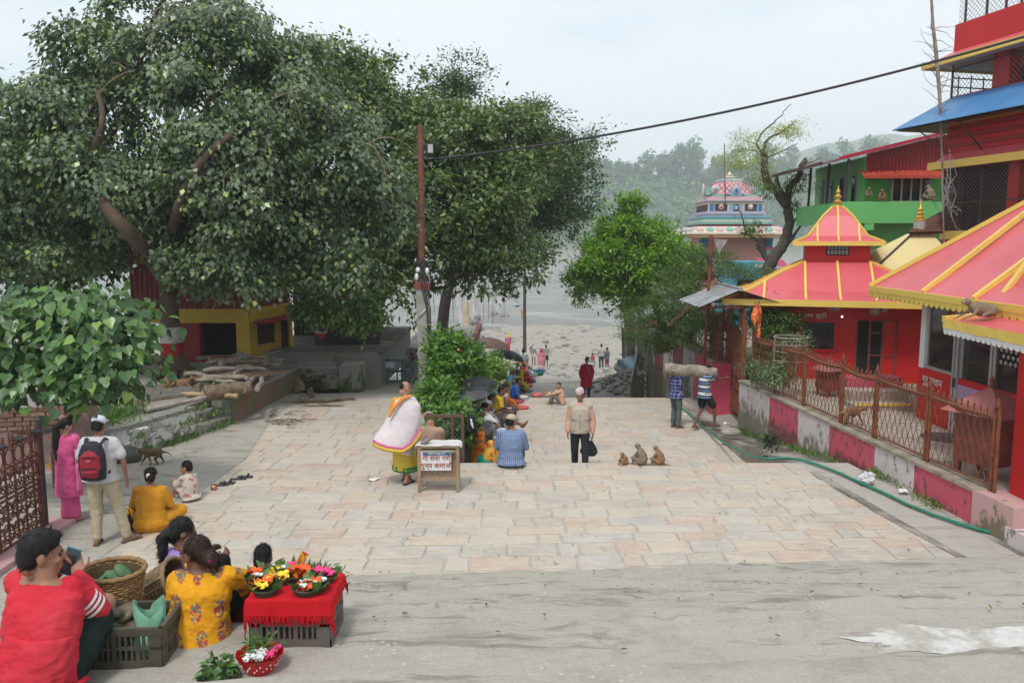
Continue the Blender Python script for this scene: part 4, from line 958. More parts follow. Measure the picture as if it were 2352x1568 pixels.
MB().box((gX,GY + .75,gzz(330)),(.56,.3,.36)).build('front_niche',LBLUE,gpm); MB().ball((gX,GY + .62,gzz(300)),(.22,.1,.24)).build('front_arch',LILAC,gpm,smooth=180); MB().ball((gX,GY + .52,gzz(300)),(.08,.06,.12)).build('niche_figure',DBLUE,gpm,smooth=180)
tag(MB().tube([P(1666,470,42.5),P(1664,330,42.5)],.03,5).build('thin_mast',RUST2,None),'very thin rusty mast behind the carved spire','mast')
# turquoise hut with magenta tin roof below the spire
hut = thing('turquoise_hut','turquoise hut with magenta corrugated roof below the carved spire','hut',(11.5,36,-.5))
hx0,hx1 = P(1690,640,36).x,P(1765,640,36).x
MB().box(((hx0 + hx1)/2,37.5,1.2),(hx1 - hx0 + .3,3,3.6)).build('wall',mat('turquoise paint',(.09,.33,.40),(.06,.24,.3)),hut)
MB().box((P(1712,655,36).x,35.98,P(1712,655,36).z),(.75,.06,.5)).build('window',DARK,hut)
a,b,c,d = P(1750,612,35.6),P(1835,640,35.6),P(1800,598,38.5),P(1735,592,38.5)
corrug(a,b,c,d,18,.03).build('roof',m_corr('magenta sheet',(.45,.05,.13)),hut,smooth=180)
tag(MB().poly([P(1733,612,34),P(1793,618,34),P(1795,612,34.8),P(1735,606,34.8)],.03).build('tin_scrap',TIN,None),'pale scrap of tin sheeting lodged in the bare tree','tin sheet')
# ================================================================ left side: terrace,yellow house,platform
def pzy(py,Y,px=575): return P(px,py,Y).z
ter = tag(bpy.data.objects.new('terrace',None),kind='structure'); col.objects.link(ter)
TZ = .58
WPEEL = m_paint('peeling limewash',(.62,.61,.58),stain=(.13,.12,.085),amt=.92,base_z=(-.2,.35),moss=(.10,.13,.03),scale=4.2,rough=.9,th=.57)
PMOSS = m_paint('flaking pink lettering wash',(.15,.14,.10),stain=(.45,.06,.10),amt=.95,moss=(.34,.06,.08),th=.53,scale=5.5,rough=.95,fade=(.16,.17,.07))
MOSSC = m_paint('mossy concrete',(.27,.26,.22),stain=(.075,.12,.02),amt=.9,base_z=(-.3,.7),moss=(.05,.075,.02),scale=2.6,rough=.95)
CAP = m_concrete('terrace concrete',(.30,.285,.255),(.16,.15,.13))
DIRT = mat('bare dark earth',(.13,.11,.085),(.07,.06,.05),rough=.95,scale=2,bump=.4,bscale=20)
f0,f1,f2_,f3,f4 = (-7.25,13.45),(-6.84,14.1),(-6.32,15.7),(-5.95,16.85),(-5.64,21.2)
MB().poly([V((x,y,TZ)) for x,y in (f0,f1,f2_,(-7.05,15.95),(-6.75,17.05),f3,f4,(-7.2,22.4),(-26,22.4),(-26,12.75),(-10.9,12.75),(-7.45,13.45))][:],.75).build('terrace_floor',CAP,ter)
def wallface(a,b,z0,z1,mt,name,n=24,off=.02,rough=.02):
 a,b = V((*a,0)),V((*b,0)); d = (b - a).normalized(); o = V((d.y,-d.x,0))
 return MB().grid(lambda u,v: lv(a,b,u) + o*(off + rough*sn(u*14 + z0,v*3 + a.x,1.3)) + V((0,0,lerp(z0,z1,v))),n,8).build(name,mt,ter,smooth=180)
wallface(f0,f1,-.05,TZ - .05,WPEEL,'wall_face',10); wallface(f1,f2_,-.05,TZ - .05,WPEEL,'wall_face',16)
wallface(f3,f4,-.1,TZ - .04,PMOSS,'painted_wall_face',30); wallface((-6.75,17.05),f3,-.05,TZ - .04,MOSSC,'wall_face',8)
for (a,b) in ((f0,f1),(f1,f2_),(f3,f4)):
 d = (V(b) - V(a)).normalized(); o = V((d.y,-d.x));
 MB().poly([V((a[0] + o.x*.05,a[1] + o.y*.05,TZ + .02)),V((b[0] + o.x*.05,b[1] + o.y*.05,TZ + .02)),V((b[0] - o.x*.3,b[1] - o.y*.3,TZ + .02)),V((a[0] - o.x*.3,a[1] - o.y*.3,TZ + .02))][::1],.07).build('coping',CAP,ter)
for k in range(3):
 s0,s1 = .02 + .26*k,.30 + .26*k; z = .17 + .17*k; d = (V(f3) - V(f2_)).normalized(); o = V((-d.y,d.x))
 q = lambda P_,s: V((P_[0] + o.x*s,P_[1] + o.y*s,z))
 MB().poly([q(f2_,s0 - .04),q(f3,s0 - .04),q(f3,1.),q(f2_,1.)],z + .05).build('step',MOSSC,ter)
st = mat('whitened rubble stone',(.5,.49,.46),(.28,.26,.22),rough=.9,scale=8)
for k in range(22):
 t = rng.random(); a,b = (V((*f1,0)),V((*f2_,0))) if rng.random() < .75 else (V((*f0,0)),V((*f1,0))); p = lv(a,b,t); d = (b - a).normalized(); o = V((d.y,-d.x,0))
 m = MB().ball((0,0,0),(rng.uniform(.06,.15),.028,rng.uniform(.03,.07)),None,7,5); m.v = [tuple(V(x)*rng.uniform(.85,1.15)) for x in m.v]
 s_ = m.build('stone',st,ter,local=True,smooth=60); s_.matrix_basis = Matrix.LocRotScale(p + o*.035 + V((0,0,rng.choice([.1,.28,.42]) + rng.uniform(-.05,.05))),Euler((0,rng.uniform(-.3,.3),math.atan2(d.y,d.x))),None)
# brick wall with pink plaster at the far left
bk = thing('brick_wall','ruined low brick wall, its lower half in pink plaster, behind the iron gate','wall',(-8.5,13,0))
ba,bb = V((-10.9,12.6,0)),V((-7.35,13.35,0)); bu = (bb - ba).normalized(); bo = V((bu.y,-bu.x,0))
PINKPL = m_paint('old pink plaster',(.50,.27,.29),stain=(.13,.09,.07),amt=.8,base_z=(.5,-.5),scale=3,rough=.9)
BRICK = mat('old brick',(.27,.15,.10),(.19,.13,.10),rough=.9,scale=9,isl=.35,var=.25)
LB = (bb - ba).length
MB().poly([ba + bo*.0,bb + bo*.0,bb + V((0,0,1.02)),ba + V((0,0,1.02))],.3).build('brick_core',mat('dark lime mortar',(.17,.145,.12)),bk)
MB().grid(lambda u,v: lv(ba,bb,u) + bo*(.03 + .012*sn(u*20,v*4,1.)) + V((0,0,lerp(-.02,.62 + .12*sn(u*7,1,1.7),v))),40,8).build('plaster',PINKPL,bk,smooth=180)
bm = MB().box((0,0,0),(.215,.09,.062)); b_me = None
for r_ in range(5):
 n = int(LB/.235)
 for k in range(n):
  u = (k + .5 + .5*(r_ % 2))*.235
  if u > LB - .1 or u < 1.2 or (r_ == 4 and rng.random() < .25): continue
  p = ba + bu*u + bo*(rng.uniform(.0,.03)) + V((0,0,.76 + .075*r_))
  if b_me is None: o = bm.build('brick',BRICK,bk,local=True); b_me = o.data
  else: o = link('brick',b_me,None,bk)
  o.matrix_basis = wmat(bk).inverted() @ Matrix.LocRotScale(p,Euler((rng.uniform(-.03,.03),rng.uniform(-.03,.03),math.atan2(bu.y,bu.x) + rng.uniform(-.03,.03))),None)
MB().poly([V((p.x,p.y,1.14)) for p in (ba + bo*.05,ba + bu*1.9 + bo*.05,ba + bu*1.9 - bo*.33,ba - bo*.33)],.06).build('coping',CAP,bk)
MB().box((-7.28,13.5,.56),(.24,.5,1.16),rz=.2).build('plaster_end',PINKPL,bk)
tr = thing('trident','pink painted trident stuck on the brick wall with a flower tied on','trident',(-7.95,13.1,1.1))
tp_ = P(147,985,13.15); m = MB(); m.bar(tp_,tp_ + V((0,0,.38)),.03)
for s in (-1,0,1): m.tube([tp_ + V((0,0,.2)),tp_ + V((s*.09,0,.24)),tp_ + V((s*.1,0,.42))],.012,5)
m.build('fork',mat('dusty pink paint',(.45,.2,.19)),tr); MB().ball(tp_ + V((0,-.03,.2)),(.06,.04,.05)).build('flower',mat('pale pink petals',(.6,.3,.33)),tr,smooth=180)
shf = tag(MB().poly([P(107,1068,12.9) + V(p) for p in ((-.02,0,0),(.1,0,0),(.1,.2,0),(-.02,.2,0))],.05).build('brass_dish',GOLD,None),'small brass dish on the ledge of the pink plastered wall','dish')
blk = tag(MB().box((G(150,1118).x,G(150,1118).y + .1,.28),(.36,.3,.62),rz=.2).build('stone_block',mat('brown stone',(.17,.11,.085),(.1,.08,.06),scale=6),None),'squat brown stone block at the foot of the pink wall','stone')
tag(MB().ball(G(290,1058) + V((0,0,.1)),(.3,.22,.17),None,9,6).build('boulder',mat('dark boulder',(.1,.1,.09),(.06,.07,.05),scale=5),None,smooth=60),'dark rounded boulder at the end of the limewashed terrace wall','boulder')
RUSTG = mat('dark rusty scrollwork',(.15,.055,.035),(.09,.035,.025),rough=.6,scale=9,var=.3)
# ornate iron gate leaf standing open at the left edge
ig = thing('ornate_gate','open iron gate leaf of rusty scrollwork at the left edge','gate',(-6.3,10.3,.1))
gp0,gp1 = G(104,1207,.06),V((-6.18,8.9,.06)); dgu = (gp1 - gp0); Lg_ = dgu.length; dgu.normalize()
go = V((-dgu.y,dgu.x,0)); gp = lambda u,z,o=0: gp0 + dgu*u + V((0,0,z)) + go*o
MB().tube([gp(-.02,-.05),gp(-.02,1.42)],.035,10).build('gate_post',IRON,ig,smooth=60); MB().lathe([(.035,0),(.04,.02),(0,.09)],gp(-.02,1.42),10).build('post_tip',IRON,ig)
m = MB(); m.bar(gp(.06,0),gp(.06,1.28),.05)
for z in (.03,.62,.68,1.0,1.26): m.bar(gp(.02,z),gp(Lg_,z),.028)
m.build('frame',RUSTG,ig)
for k in range(1,8): MB().bar(gp(.2*k,0),gp(.2*k,1.4),.022).build('upright',RUSTG,ig)
scr = MB(); spiral = lambda r,s,n=11: [(s*r*(1 - .075*k)*math.cos(.75*k),0,r*(1 - .075*k)*math.sin(.75*k)) for k in range(n)]
scr.tube(spiral(.075,1),[.011]*11,5); s_me = None; yg = math.atan2(dgu.y,dgu.x)
for k in range(8):
 for z in (.12,.26,.40,.53,.77,.91):
  for sx in (-1,1):
   if s_me is None: o = scr.build('scroll',RUSTG,ig,local=True,smooth=180); s_me = o.data
   else: o = link('scroll',s_me,None,ig)
   o.matrix_basis = wmat(ig).inverted() @ Matrix.LocRotScale(gp(.2*k + .10 + .045*sx,z),Euler((0,rng.choice([0,PI]) + rng.uniform(-.3,.3),yg)),V((sx*.8,1,.9)))
for k in range(8):
 MB().tube([gp(.2*k + .1 + .08*math.cos(a),1.13 + .10*math.sin(a)) for a in [2*PI*j/14 for j in range(15)]],.010,5).build('ring',RUSTG,ig,smooth=180)
 for z0,z1 in ((.05,.32),(.32,.6),(.7,.98)):
  MB().tube([gp(.2*k + .01,z0),gp(.2*k + .19,z1)],.009,4).build('diagonal_bar',RUSTG,ig); MB().tube([gp(.2*k + .19,z0),gp(.2*k + .01,z1)],.009,4).build('diagonal_bar',RUSTG,ig)
for k in range(9):
 MB().tube([gp(.2*k + .1 - .03,1.27),gp(.2*k + .1 - .03,1.40),gp(.2*k + .1 - .03,1.46)],[.012,.012,.002],5).build('spike',RUSTG,ig)
 if k % 2 == 0: MB().lathe([(.09,0),(.1,.02),(.02,.03)],gp(.2*k + .1,1.30),10).build('lamp_dish',IRON,ig)
cb = tag(MB().box(((gp0.x + gp1.x)/2 + .1,9.6,.0),(.34,2.2,.14),rz=math.atan2(-dgu.x,dgu.y) if False else 0.05).build('gate_kerb',m_paint('pink washed kerb',(.5,.30,.31),stain=(.2,.16,.15),amt=.6),None),kind='structure')
# ---------------------------------------------------------------- yellow and red house under the big tree
yh = thing('yellow_house','yellow and maroon house with dark openings under the spreading tree','house',(-9,23,.58))
A = V((P(575,800,21.9).x,21.9,0)); Bf = V((P(308,800,21.9).x,21.9,0)); Cb = V((-6.72,24.35,0))
z_b,z_c = pzy(741,21.9),pzy(709,21.9); z_top = 4.9
YW = m_paint('ochre yellow wall',(.52,.33,.03),stain=(.2,.1,.03),amt=.5,base_z=(.4,1.2)); DRED = m_paint('dark red wall',(.22,.014,.012),amt=.4)
dF = (A - Bf).normalized(); dR = (Cb - A).normalized(); nF,nR = V((0,-1,0)),V((dR.y,-dR.x,0))
def yface(a,b,z0,z1,mt,name,th=.2,off=0.,nn=None): return MB().poly([V((a.x,a.y,z0)) + nn*off,V((b.x,b.y,z0)) + nn*off,V((b.x,b.y,z1)) + nn*off,V((a.x,a.y,z1)) + nn*off],th).build(name,mt,yh)
fx = lambda px: V((P(px,800,21.9).x,21.9,0)); rx = lambda t: lv(A,Cb,t)
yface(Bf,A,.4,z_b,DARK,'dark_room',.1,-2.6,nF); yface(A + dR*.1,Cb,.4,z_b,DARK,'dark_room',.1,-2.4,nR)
for a,b,mt in ((308,330,DRED),(372,395,YW),(395,460,DRED),(544,575,YW)): yface(fx(a),fx(b),.4,z_b,mt,'wall',.25,0,nF)
yface(fx(308),fx(575),.4,.75,DRED,'plinth',.2,.004,nF)
yface(Bf,A,z_b,z_c,YW,'yellow_band',.3,.05,nF); yface(A + nR*.05,Cb,z_b,z_c,YW,'yellow_band',.3,.052,nR)
for t0,t1 in ((0,.17),(.60,.74),(.98,1.)): yface(rx(t0),rx(t1),.4,z_b,YW,'wall',.25,0,nR)
yface(rx(.17),rx(.60),.4,.95,YW,'wall',.25,.002,nR)
w_ = yface(rx(.19),rx(.58),.98,z_b - .06,mat('dark slatted shutter',(.05,.035,.03)),'window_shutter',.04,-.06,nR)
for k in range(6): yface(rx(.2 + .375*k/5),rx(.215 + .375*k/5),.98,z_b - .06,mat('dark shutter slat',(.075,.05,.04)),'shutter_slat',.03,-.03,nR)
yface(rx(.75),rx(.97),.45,z_b - .05,mat('dark brown door',(.07,.045,.035)),'door',.05,-.08,nR)
yface(A - dF*0 - dR*.1,Cb + dR*.2,z_b - .02,z_b + .06,mat('red awning edge',(.38,.03,.02)),'awning_edge',.05,.4,nR); MB().poly([A + V((0,0,z_b + .06)),A + nR*.4 + V((0,0,z_b)),Cb + nR*.4 + V((0,0,z_b)),Cb + V((0,0,z_b + .06))],.04).build('awning',MAR_S,yh)
corrug(Bf + V((0,0,z_c)) + nF*.03,A + V((0,0,z_c)) + nF*.03,A + V((0,0,z_top)) + nF*.03,Bf + V((0,0,z_top)) + nF*.03,24,.02).build('maroon_sheet_wall',MAR_S,yh,smooth=180)
corrug(A + V((0,0,z_c)),Cb + V((0,0,z_c)),Cb + V((0,0,z_top)),A + V((0,0,z_top)),18,.02).build('maroon_sheet_wall',MAR_S,yh,smooth=180)
MB().poly([Bf + V((-.4,-.5,z_top)),A + V((.4,-.5,z_top)),Cb + V((.4,.3,z_top)),V((Bf.x - .4,25,z_top))],.08).build('roof',BLUE,yh)
MB().bar(V((P(669,760,24).x,24.0,.5)),V((P(667,740,24).x,24.0,z_b)),.08).build('yellow_post',YEL,yh)
# dark shed and roller shutter behind the trunks
sd = thing('corrugated_shed','dark corrugated shed with a half open roller shutter behind the banded trunks','shed',(-6.5,27,.7))
SDY = 27.; sx = lambda px: P(px,780,SDY).x
corrug((sx(676),SDY,.5),(sx(765),SDY,.5),(sx(765),SDY,3.4),(sx(676),SDY,3.4),16,.03).build('sheet_wall',mat('dark green grey sheet',(.035,.045,.042),rough=.5),sd,smooth=180)
MB().box((sx(768),SDY - .05,1.9),(.2,.2,3.)).build('pillar',mat('grey pillar',(.33,.33,.33)),sd)
for k in range(22): MB().box((sx(803),SDY - .02 + .01*(k % 2),.95 + .115*k),(sx(832) - sx(777),.04,.11)).build('shutter_slat',TIN,sd)
MB().box((sx(760),SDY + 1.6,2.0),(sx(836) - sx(680),2.6,2.9)).build('shed_body',DARK,sd)
# stone platform with the trees
pf = tag(bpy.data.objects.new('tree_platform',None),kind='structure'); col.objects.link(pf)
STONEF = m_paint('platform rubble face',(.21,.20,.17),stain=(.05,.09,.015),amt=.9,base_z=(-.3,.7),moss=(.36,.35,.32),scale=6,rough=.95)
pxx = lambda px,Y: P(px,850,Y).x
MB().box(((pxx(690,22.6) + pxx(868,22.6))/2 - .7,26.3,.18),(pxx(868,22.6) - pxx(690,22.6) + 1.4,7.4,1.1)).build('platform',STONEF,pf)
MB().box((-5.5,26.,.735),(3.7,6.6,.02)).build('platform_floor',DIRT,pf)
MB().box((pxx(805,21.9),22.3,-.0),(.58,1.0,1.0)).build('mossy_block',MOSSC,pf)
for k in range(4): MB().box((-5.15 - .12*k,21.75 + .3*k,.0),(1.1,.32,.2 + .26*k)).build('mossy_step',MOSSC,pf)
MB().box((pxx(810,24.4),24.6,.95),(1.6,.35,.45)).build('dark_bench',mat('black stained kerb',(.03,.032,.028)),pf)
MB().box((-2.75,33,-1.),(2.6,8,2.1)).build('ghat_floor',mat('pale littered floor',(.36,.32,.28),(.2,.17,.14),scale=3),pf); MB().bar((-1.5,29.2,.02),(-1.5,37.,.02),.16,.3).build('crimson_kerb',mat('crimson kerb',(.25,.05,.06)),pf)
# blue grey gate frame and rails down to the river
gf = thing('pipe_gate','blue grey pipe gate with wire mesh and a small notice board','gate',(-3.2,23.6,-.3))
BG = mat('blue grey pipe paint',(.08,.12,.14),rough=.5); Yg = 23.6; g_ = lambda px,py: P(px,py,Yg)
m = MB()
for a,b in (((888,824),(890,880)),((949,824),(950,880)),((886,826),(951,826)),((889,876),(950,876)),((924,828),(925,876)),((924,850),(950,850)),((889,852),(924,852))): m.bar(g_(*a),g_(*b),.07)
m.build('pipe_frame',BG,gf); q0_,q1_ = g_(889,876),g_(950,826)
chain(lambda u,z: V((q0_.x + u,Yg,z)),q1_.x - q0_.x,q0_.z,q1_.z,.09,.006).build('wire_mesh',WIRE,gf,kind='stuff')
a_,b_ = g_(885,829),g_(909,846); nb = MB().box(((a_.x + b_.x)/2,Yg - .06,(a_.z + b_.z)/2),(b_.x - a_.x,.02,a_.z - b_.z)).build('notice_board',mat('blue grey notice',(.22,.25,.30)),gf)
for k in range(3): MB().box(((a_.x + b_.x)/2,Yg - .074,a_.z - .05 - .055*k),((b_.x - a_.x)*.8,.005,.018)).build('notice_line',WHITEP,nb)
rl = thing('handrail','sloping grey pipe handrail behind the pipe gate','handrail',(-2.8,27,-.8))
m = MB(); ra,rb = P(884,818,24.5),P(953,786,33)
for dz in (0,-.32,-.62): m.tube([ra + V((0,0,dz)),rb + V((0,0,dz))],.022,5)
for t in (0,.33,.66,1): p = lv(ra,rb,t); m.tube([p,p - V((0,0,1.2))],.026,5)
m.build('rail',mat('grey pipe',(.25,.25,.25),metal=.4,rough=.5),rl)
for i,(px,y0,y1,Y) in enumerate([(900,757,815,36),(906,757,815,36.5),(926,770,805,38),(932,762,805,39),(936,778,808,38)]):
 tag(MB().tube([P(px,y1,Y) - V((0,0,.4)),P(px,y0,Y)],.03 if i < 2 else .015,5).build('rod',IRON if i > 1 else RUST2,None),'thin iron rod by the river platform, %s from the left' % ['first','second','third','fourth','fifth'][i],'rod','iron rods by the river platform')
for i,(px,y0,y1,c) in enumerate([(868,752,812,(.5,.16,.08)),(891,748,812,(.28,.38,.33))]):
 m = MB(); b0 = P(px,y1,34.); t0 = P(px,y0,34.); m.tube([lv(b0,t0,k/10) for k in range(11)],[.10 + .03*math.sin(k*2.3) for k in range(11)],8)
 tag(m.build('wrapped_post',mat('faded cloth wrap' + str(i),c,(.45,.42,.38),scale=14,lo=.5,hi=.55),None,smooth=180),['post wrapped in orange red cloth by the river platform','post wrapped in pale green cloth by the river platform'][i],'post')
# utility pole
up = thing('utility_pole','concrete utility pole with rusty iron upper tube, wires and lamp, beside the hedge','utility pole',(-2.1,19.1,0))
PY = 19.1; pa_,pb_,pt_ = P(977,928,PY),P(968,660,PY),P(966,288,PY)
m = MB(); m.bar(pa_ - V((0,0,.2)),pb_,.24,.2); m.build('concrete_shaft',mat('pole concrete',(.34,.33,.30),(.25,.24,.21),scale=5),up)
MB().tube([pb_ - V((0,0,.15)),lv(pb_,pt_,.5),pt_],[.085,.08,.075],12).build('iron_tube',mat('rusty tube',(.20,.075,.05),(.13,.05,.035),rough=.7),up,smooth=40)
jb = MB(); jc = P(968,655,PY - .12); jb.poly([jc + V(p) for p in ((-.17,0,-.1),(.17,0,-.12),(.2,0,.02),(0,0,.16),(-.2,0,.0))],.2); jb.build('junction_box',RUST2,up)
hl = P(986,342,PY); fx_ = MB(); fx_.box(hl,(.16,.1,.24),rz=.4); lo = fx_.build('floodlight',IRON,up); MB().box(hl + V((.03,-.055,0)),(.12,.01,.19),rz=.4).build('lamp_glass',mat('grey lamp glass',(.45,.45,.45),rough=.2),lo)
m = MB(); m.tube([pt_ + (hl - pt_)*.0 + V((0,0,hl.z - pt_.z - .25)),hl - V((0,0,.12))],.02,6); m.tube([P(945,364,PY),P(1000,365,PY)],.022,6); m.build('bracket',IRON,up)
m = MB(); r_ = lambda: rng.uniform(-.02,.02)
m.tube([lv(pa_,pb_,t/40) + V((.15*math.cos(t*.55),.14*math.sin(t*.55) ,0)) for t in range(41)],.016,5); m.build('spiral_wire',mat('white cable',(.62,.6,.57)),up,smooth=180)
m = MB()
for k in range(4): m.tube([pb_ + V((.05*k - .05,-.12,.35)),pb_ + V((.13 + .03*k,-.13,-.5)),lv(pa_,pb_,.4) + V((.14 + .02*k,-.12,0)),pa_ + V((-.02 + .1*k,-.15,.3))],.012,4)
m.tube([pt_ + V((.05,-.09,-1.3)),pt_ + V((.38,-.1,-1.0)),pt_ + V((.32,-.1,-2.2)),pt_ + V((.09,-.1,-2.65))],.010,4)
for k in range(8): m.tube([pb_ + V((.1*math.sin(k*2 + t),-.12 - .02*math.cos(t),.2 + .07*t + .1*rng.random())) for t in range(7)],.008,4)
m.build('black_cables',IRON,up)
MB().tube([pb_ + V((.09*math.cos(t),.09*math.sin(t),.3 + .012*t)) for t in range(20)],.012,4).build('blue_rope',mat('blue rope',(.05,.17,.42)),up)
m = MB(); m.ball(P(957,636,PY - .12),(.05,.05,.09),None,8,6); m.ball(P(981,622,PY - .1),(.05,.05,.08),None,8,6); m.ball(P(960,620,PY - .1),(.06,.05,.07),None,8,6); m.build('white_insulators',WHITEP,up,smooth=180)
# overhead cable
ca,cb_ = P(992,366,PY),P(2420,65,15.5)
tag(MB().tube([lv(ca,cb_,t/50) - V((0,0,.85*4*(t/50)*(1 - t/50)*.35)) for t in range(51)],.027,6).build('overhead_cable',mat('black cable',(.03,.03,.032),rough=.6),None,smooth=180),'thick black twisted cable stretching from the pole to the tower','cable')
sp2 = thing('dark_pole','slim dark pole standing on the river bank','pole',(2,52,-5)); p0_ = P(1205,822,50); MB().tube([p0_ - V((0,0,.5)),P(1205,640,50)],[.12,.09],8).build('pole_shaft',mat('dark pole',(.07,.065,.06)),sp2,smooth=60)
m = MB(); m.bar(P(1190,648,50),P(1219,648,50),.06); m.build('cross_arm',IRON,sp2)
# old bridge piers
for i,(px,yb,yt,r,lab) in enumerate([(1060,778,655,.42,'tall white pier with an orange stained side, on the river sand'),(1091,766,660,.52,'white pier standing on a crumbling rubble footing'),(1148,727,660,.95,'pale round pier at the water edge, farthest of the three')]):
 base = G(px,yb,ground_z(0,[95,103,140][i]) if i < 2 else -9.3); pt = P(px,yt,base.y); t = thing('bridge_pier',lab,'pier',base,0,'old bridge piers by the river')
 m = MB(); m.tube([base,pt],[r,r*.95],14); m.build('column',mat('pale pier concrete',(.50,.49,.47),(.38,.37,.35),scale=.9),t,smooth=60)
 if i == 0: MB().tube([base + V((.55,-.2,0)),base + V((.55,-.2,4.6))],[.45,.4],10).build('orange_stain',mat('orange ochre stain',(.42,.27,.14),(.5,.44,.36),scale=.8),t,smooth=60)
 if i:
  m = MB()
  for k in range(26): a = rng.uniform(0,6.3); h = rng.random(); m.ball(base + V((math.cos(a)*r*(2. - h*.9),math.sin(a)*r*(2. - h),h*(2.6 if i == 1 else 1.) - .2)),rng.uniform(.25,.5),None,6,4)
  m.build('rubble_footing',mat('rubble footing',(.22,.20,.18),(.3,.28,.26),scale=1.2),t,kind='stuff')
# shed and rubble at the right of the landing
rs = thing('roadside_shed','small shed with a rusty red roof edge, blue tarpaulin and posts above the rubble','shed',(5.5,36,-2))
a,b = P(1428,762,36),P(1476,738,36); MB().poly([a,a + V((.4,-.2,.0)),b + V((.9,0,.1)),b],.08).build('roof',m_corr('rusty red roof',(.25,.09,.075)),rs)
MB().box((P(1452,800,36.5).x + .55,37.2,-1.2),(1.5,1.2,3.2)).build('dark_wall',mat('dark shed wall',(.06,.06,.05),(.12,.11,.09)),rs)  # wall in two dark tones mixed by noise
m = MB()
for px in (1432,1447): m.bar(P(px,838,36),P(px - 2,752,36),.1)
m.build('post',mat('dark post',(.07,.065,.055)),rs)
m = MB(); q = P(1449,828,35.2); m.grid(lambda u,v: q + V((-.6 + 1.2*u,.1*math.sin(u*9 + v*4),-.4 + .75*v*(1 - .4*(1 - u)))),10,6); m.build('blue_tarpaulin',mat('pale blue tarpaulin',(.16,.25,.31)),rs,smooth=180)
hp = MB(); hc = G(1465,872,-2.2); hc = V((5.0,33.6,-2.25))
for k in range(260):
 a = rng.uniform(0,2*PI); r = rng.random() ** .6; hp.ball(hc + V((math.cos(a)*r*1.9,math.sin(a)*r*2.,.75*(1 - r) + .05)),(rng.uniform(.05,.16),rng.uniform(.05,.14),rng.uniform(.04,.1)),None,5,4)
hp.grid(lambda u,v: hc + V((4*(u - .5),4.2*(v - .5),.8*max(0,1 - math.hypot(u - .5,v - .5)*2.1) - .03)),14,14)
tag(hp.build('rubble',MUD,None),kind='stuff')
for px,py,s,lab in ((1437,842,.55,'big grey boulder at the top of the rubble heap'),): tag(MB().ball(P(px,py,36.),(s,s*.8,s*.6),None,10,7).build('boulder',mat('grey boulder',(.28,.27,.22),(.2,.2,.15)),None,smooth=60),lab,'boulder')
# ================================================================ foliage
def m_leaf(name,stops,rough=.45,spec=.45,trans=.22,var=.25):
 m,N,L,B = nodes(name); r = N.new('ShaderNodeNewGeometry').outputs['Random Per Island']
 oi = N.new('ShaderNodeObjectInfo').outputs['Random']; r = math_(N,L,'FRACT',math_(N,L,'ADD',r,oi))
 f = ramp(N,stops); L.new(r,f.inputs[0]); p = pos_(N,L)
 f2 = ramp(N,[(.3,g3(1 - var)),(.7,g3(1 + var))]); L.new(noise_(N,L,p,.9,3),f2.inputs[0])
 c = mixc(N,L,1.,f.outputs[0],f2.outputs[0],'MULTIPLY'); L.new(c,B.inputs['Base Color']); B.inputs['Roughness'].default_value = rough; B.inputs['Specular IOR Level'].default_value = spec
 t = N.new('ShaderNodeBsdfTranslucent'); L.new(mixc(N,L,1.,c,(1.3,1.5,.6),'MULTIPLY'),t.inputs['Color'])
 mx = N.new('ShaderNodeMixShader'); mx.inputs[0].default_value = trans; L.new(B.outputs[0],mx.inputs[1]); L.new(t.outputs[0],mx.inputs[2]); L.new(mx.outputs[0],N['Material Output'].inputs['Surface'])
 return m
LF_A = m_leaf('pipal leaves',[(0,(.075,.115,.07)),(.4,(.115,.17,.095)),(.75,(.15,.21,.10)),(.92,(.19,.26,.10)),(.97,(.30,.38,.09)),(1,(.36,.43,.10))],rough=.38,spec=.6)
LF_B = m_leaf('broad dark leaves',[(0,(.065,.11,.04)),(.5,(.105,.17,.055)),(.85,(.16,.225,.065)),(1,(.26,.30,.08))],rough=.4,spec=.5)
LF_C = m_leaf('small dark leaves',[(0,(.04,.08,.03)),(.6,(.065,.12,.038)),(1,(.11,.17,.05))])
LF_M = m_leaf('bright fresh leaves',[(0,(.07,.17,.018)),(.5,(.14,.29,.025)),(.85,(.21,.37,.035)),(1,(.3,.43,.05))],trans=.3)
LF_F = m_leaf('feathery leaves',[(0,(.04,.085,.016)),(.5,(.07,.13,.02)),(1,(.13,.20,.03))],trans=.3)
LF_Y = m_leaf('pale yellow green leaves',[(0,(.22,.28,.08)),(1,(.40,.45,.16))],trans=.35)
LF_H = m_leaf('heart leaves',[(0,(.035,.085,.028)),(.5,(.065,.145,.04)),(.85,(.10,.20,.045)),(1,(.17,.28,.05))],rough=.36,spec=.55)
LF_B2 = m_leaf('hedge leaves',[(0,(.045,.12,.022)),(.5,(.08,.19,.03)),(.85,(.13,.26,.04)),(1,(.22,.34,.06))],trans=.3)
LF_G = m_leaf('weeds',[(0,(.07,.15,.03)),(.6,(.12,.22,.04)),(1,(.22,.30,.09))])
BARK = mat('brown bark',(.125,.085,.06),(.08,.058,.042),rough=.9,scale=5,bump=.5,bscale=14,stretch=(1,1,.35),dist=.03)
BARKD = mat('dark bark',(.075,.06,.05),(.12,.10,.085),rough=.9,scale=6,bump=.5,bscale=14,dist=.03)
BAND_W = mat('white trunk band',(.55,.54,.52),(.35,.33,.30),scale=7); BAND_R = mat('red trunk band',(.40,.018,.018),(.25,.03,.025),scale=7)
def unit(a): return a/np.maximum(1e-9,np.linalg.norm(a,axis=1,keepdims=True))
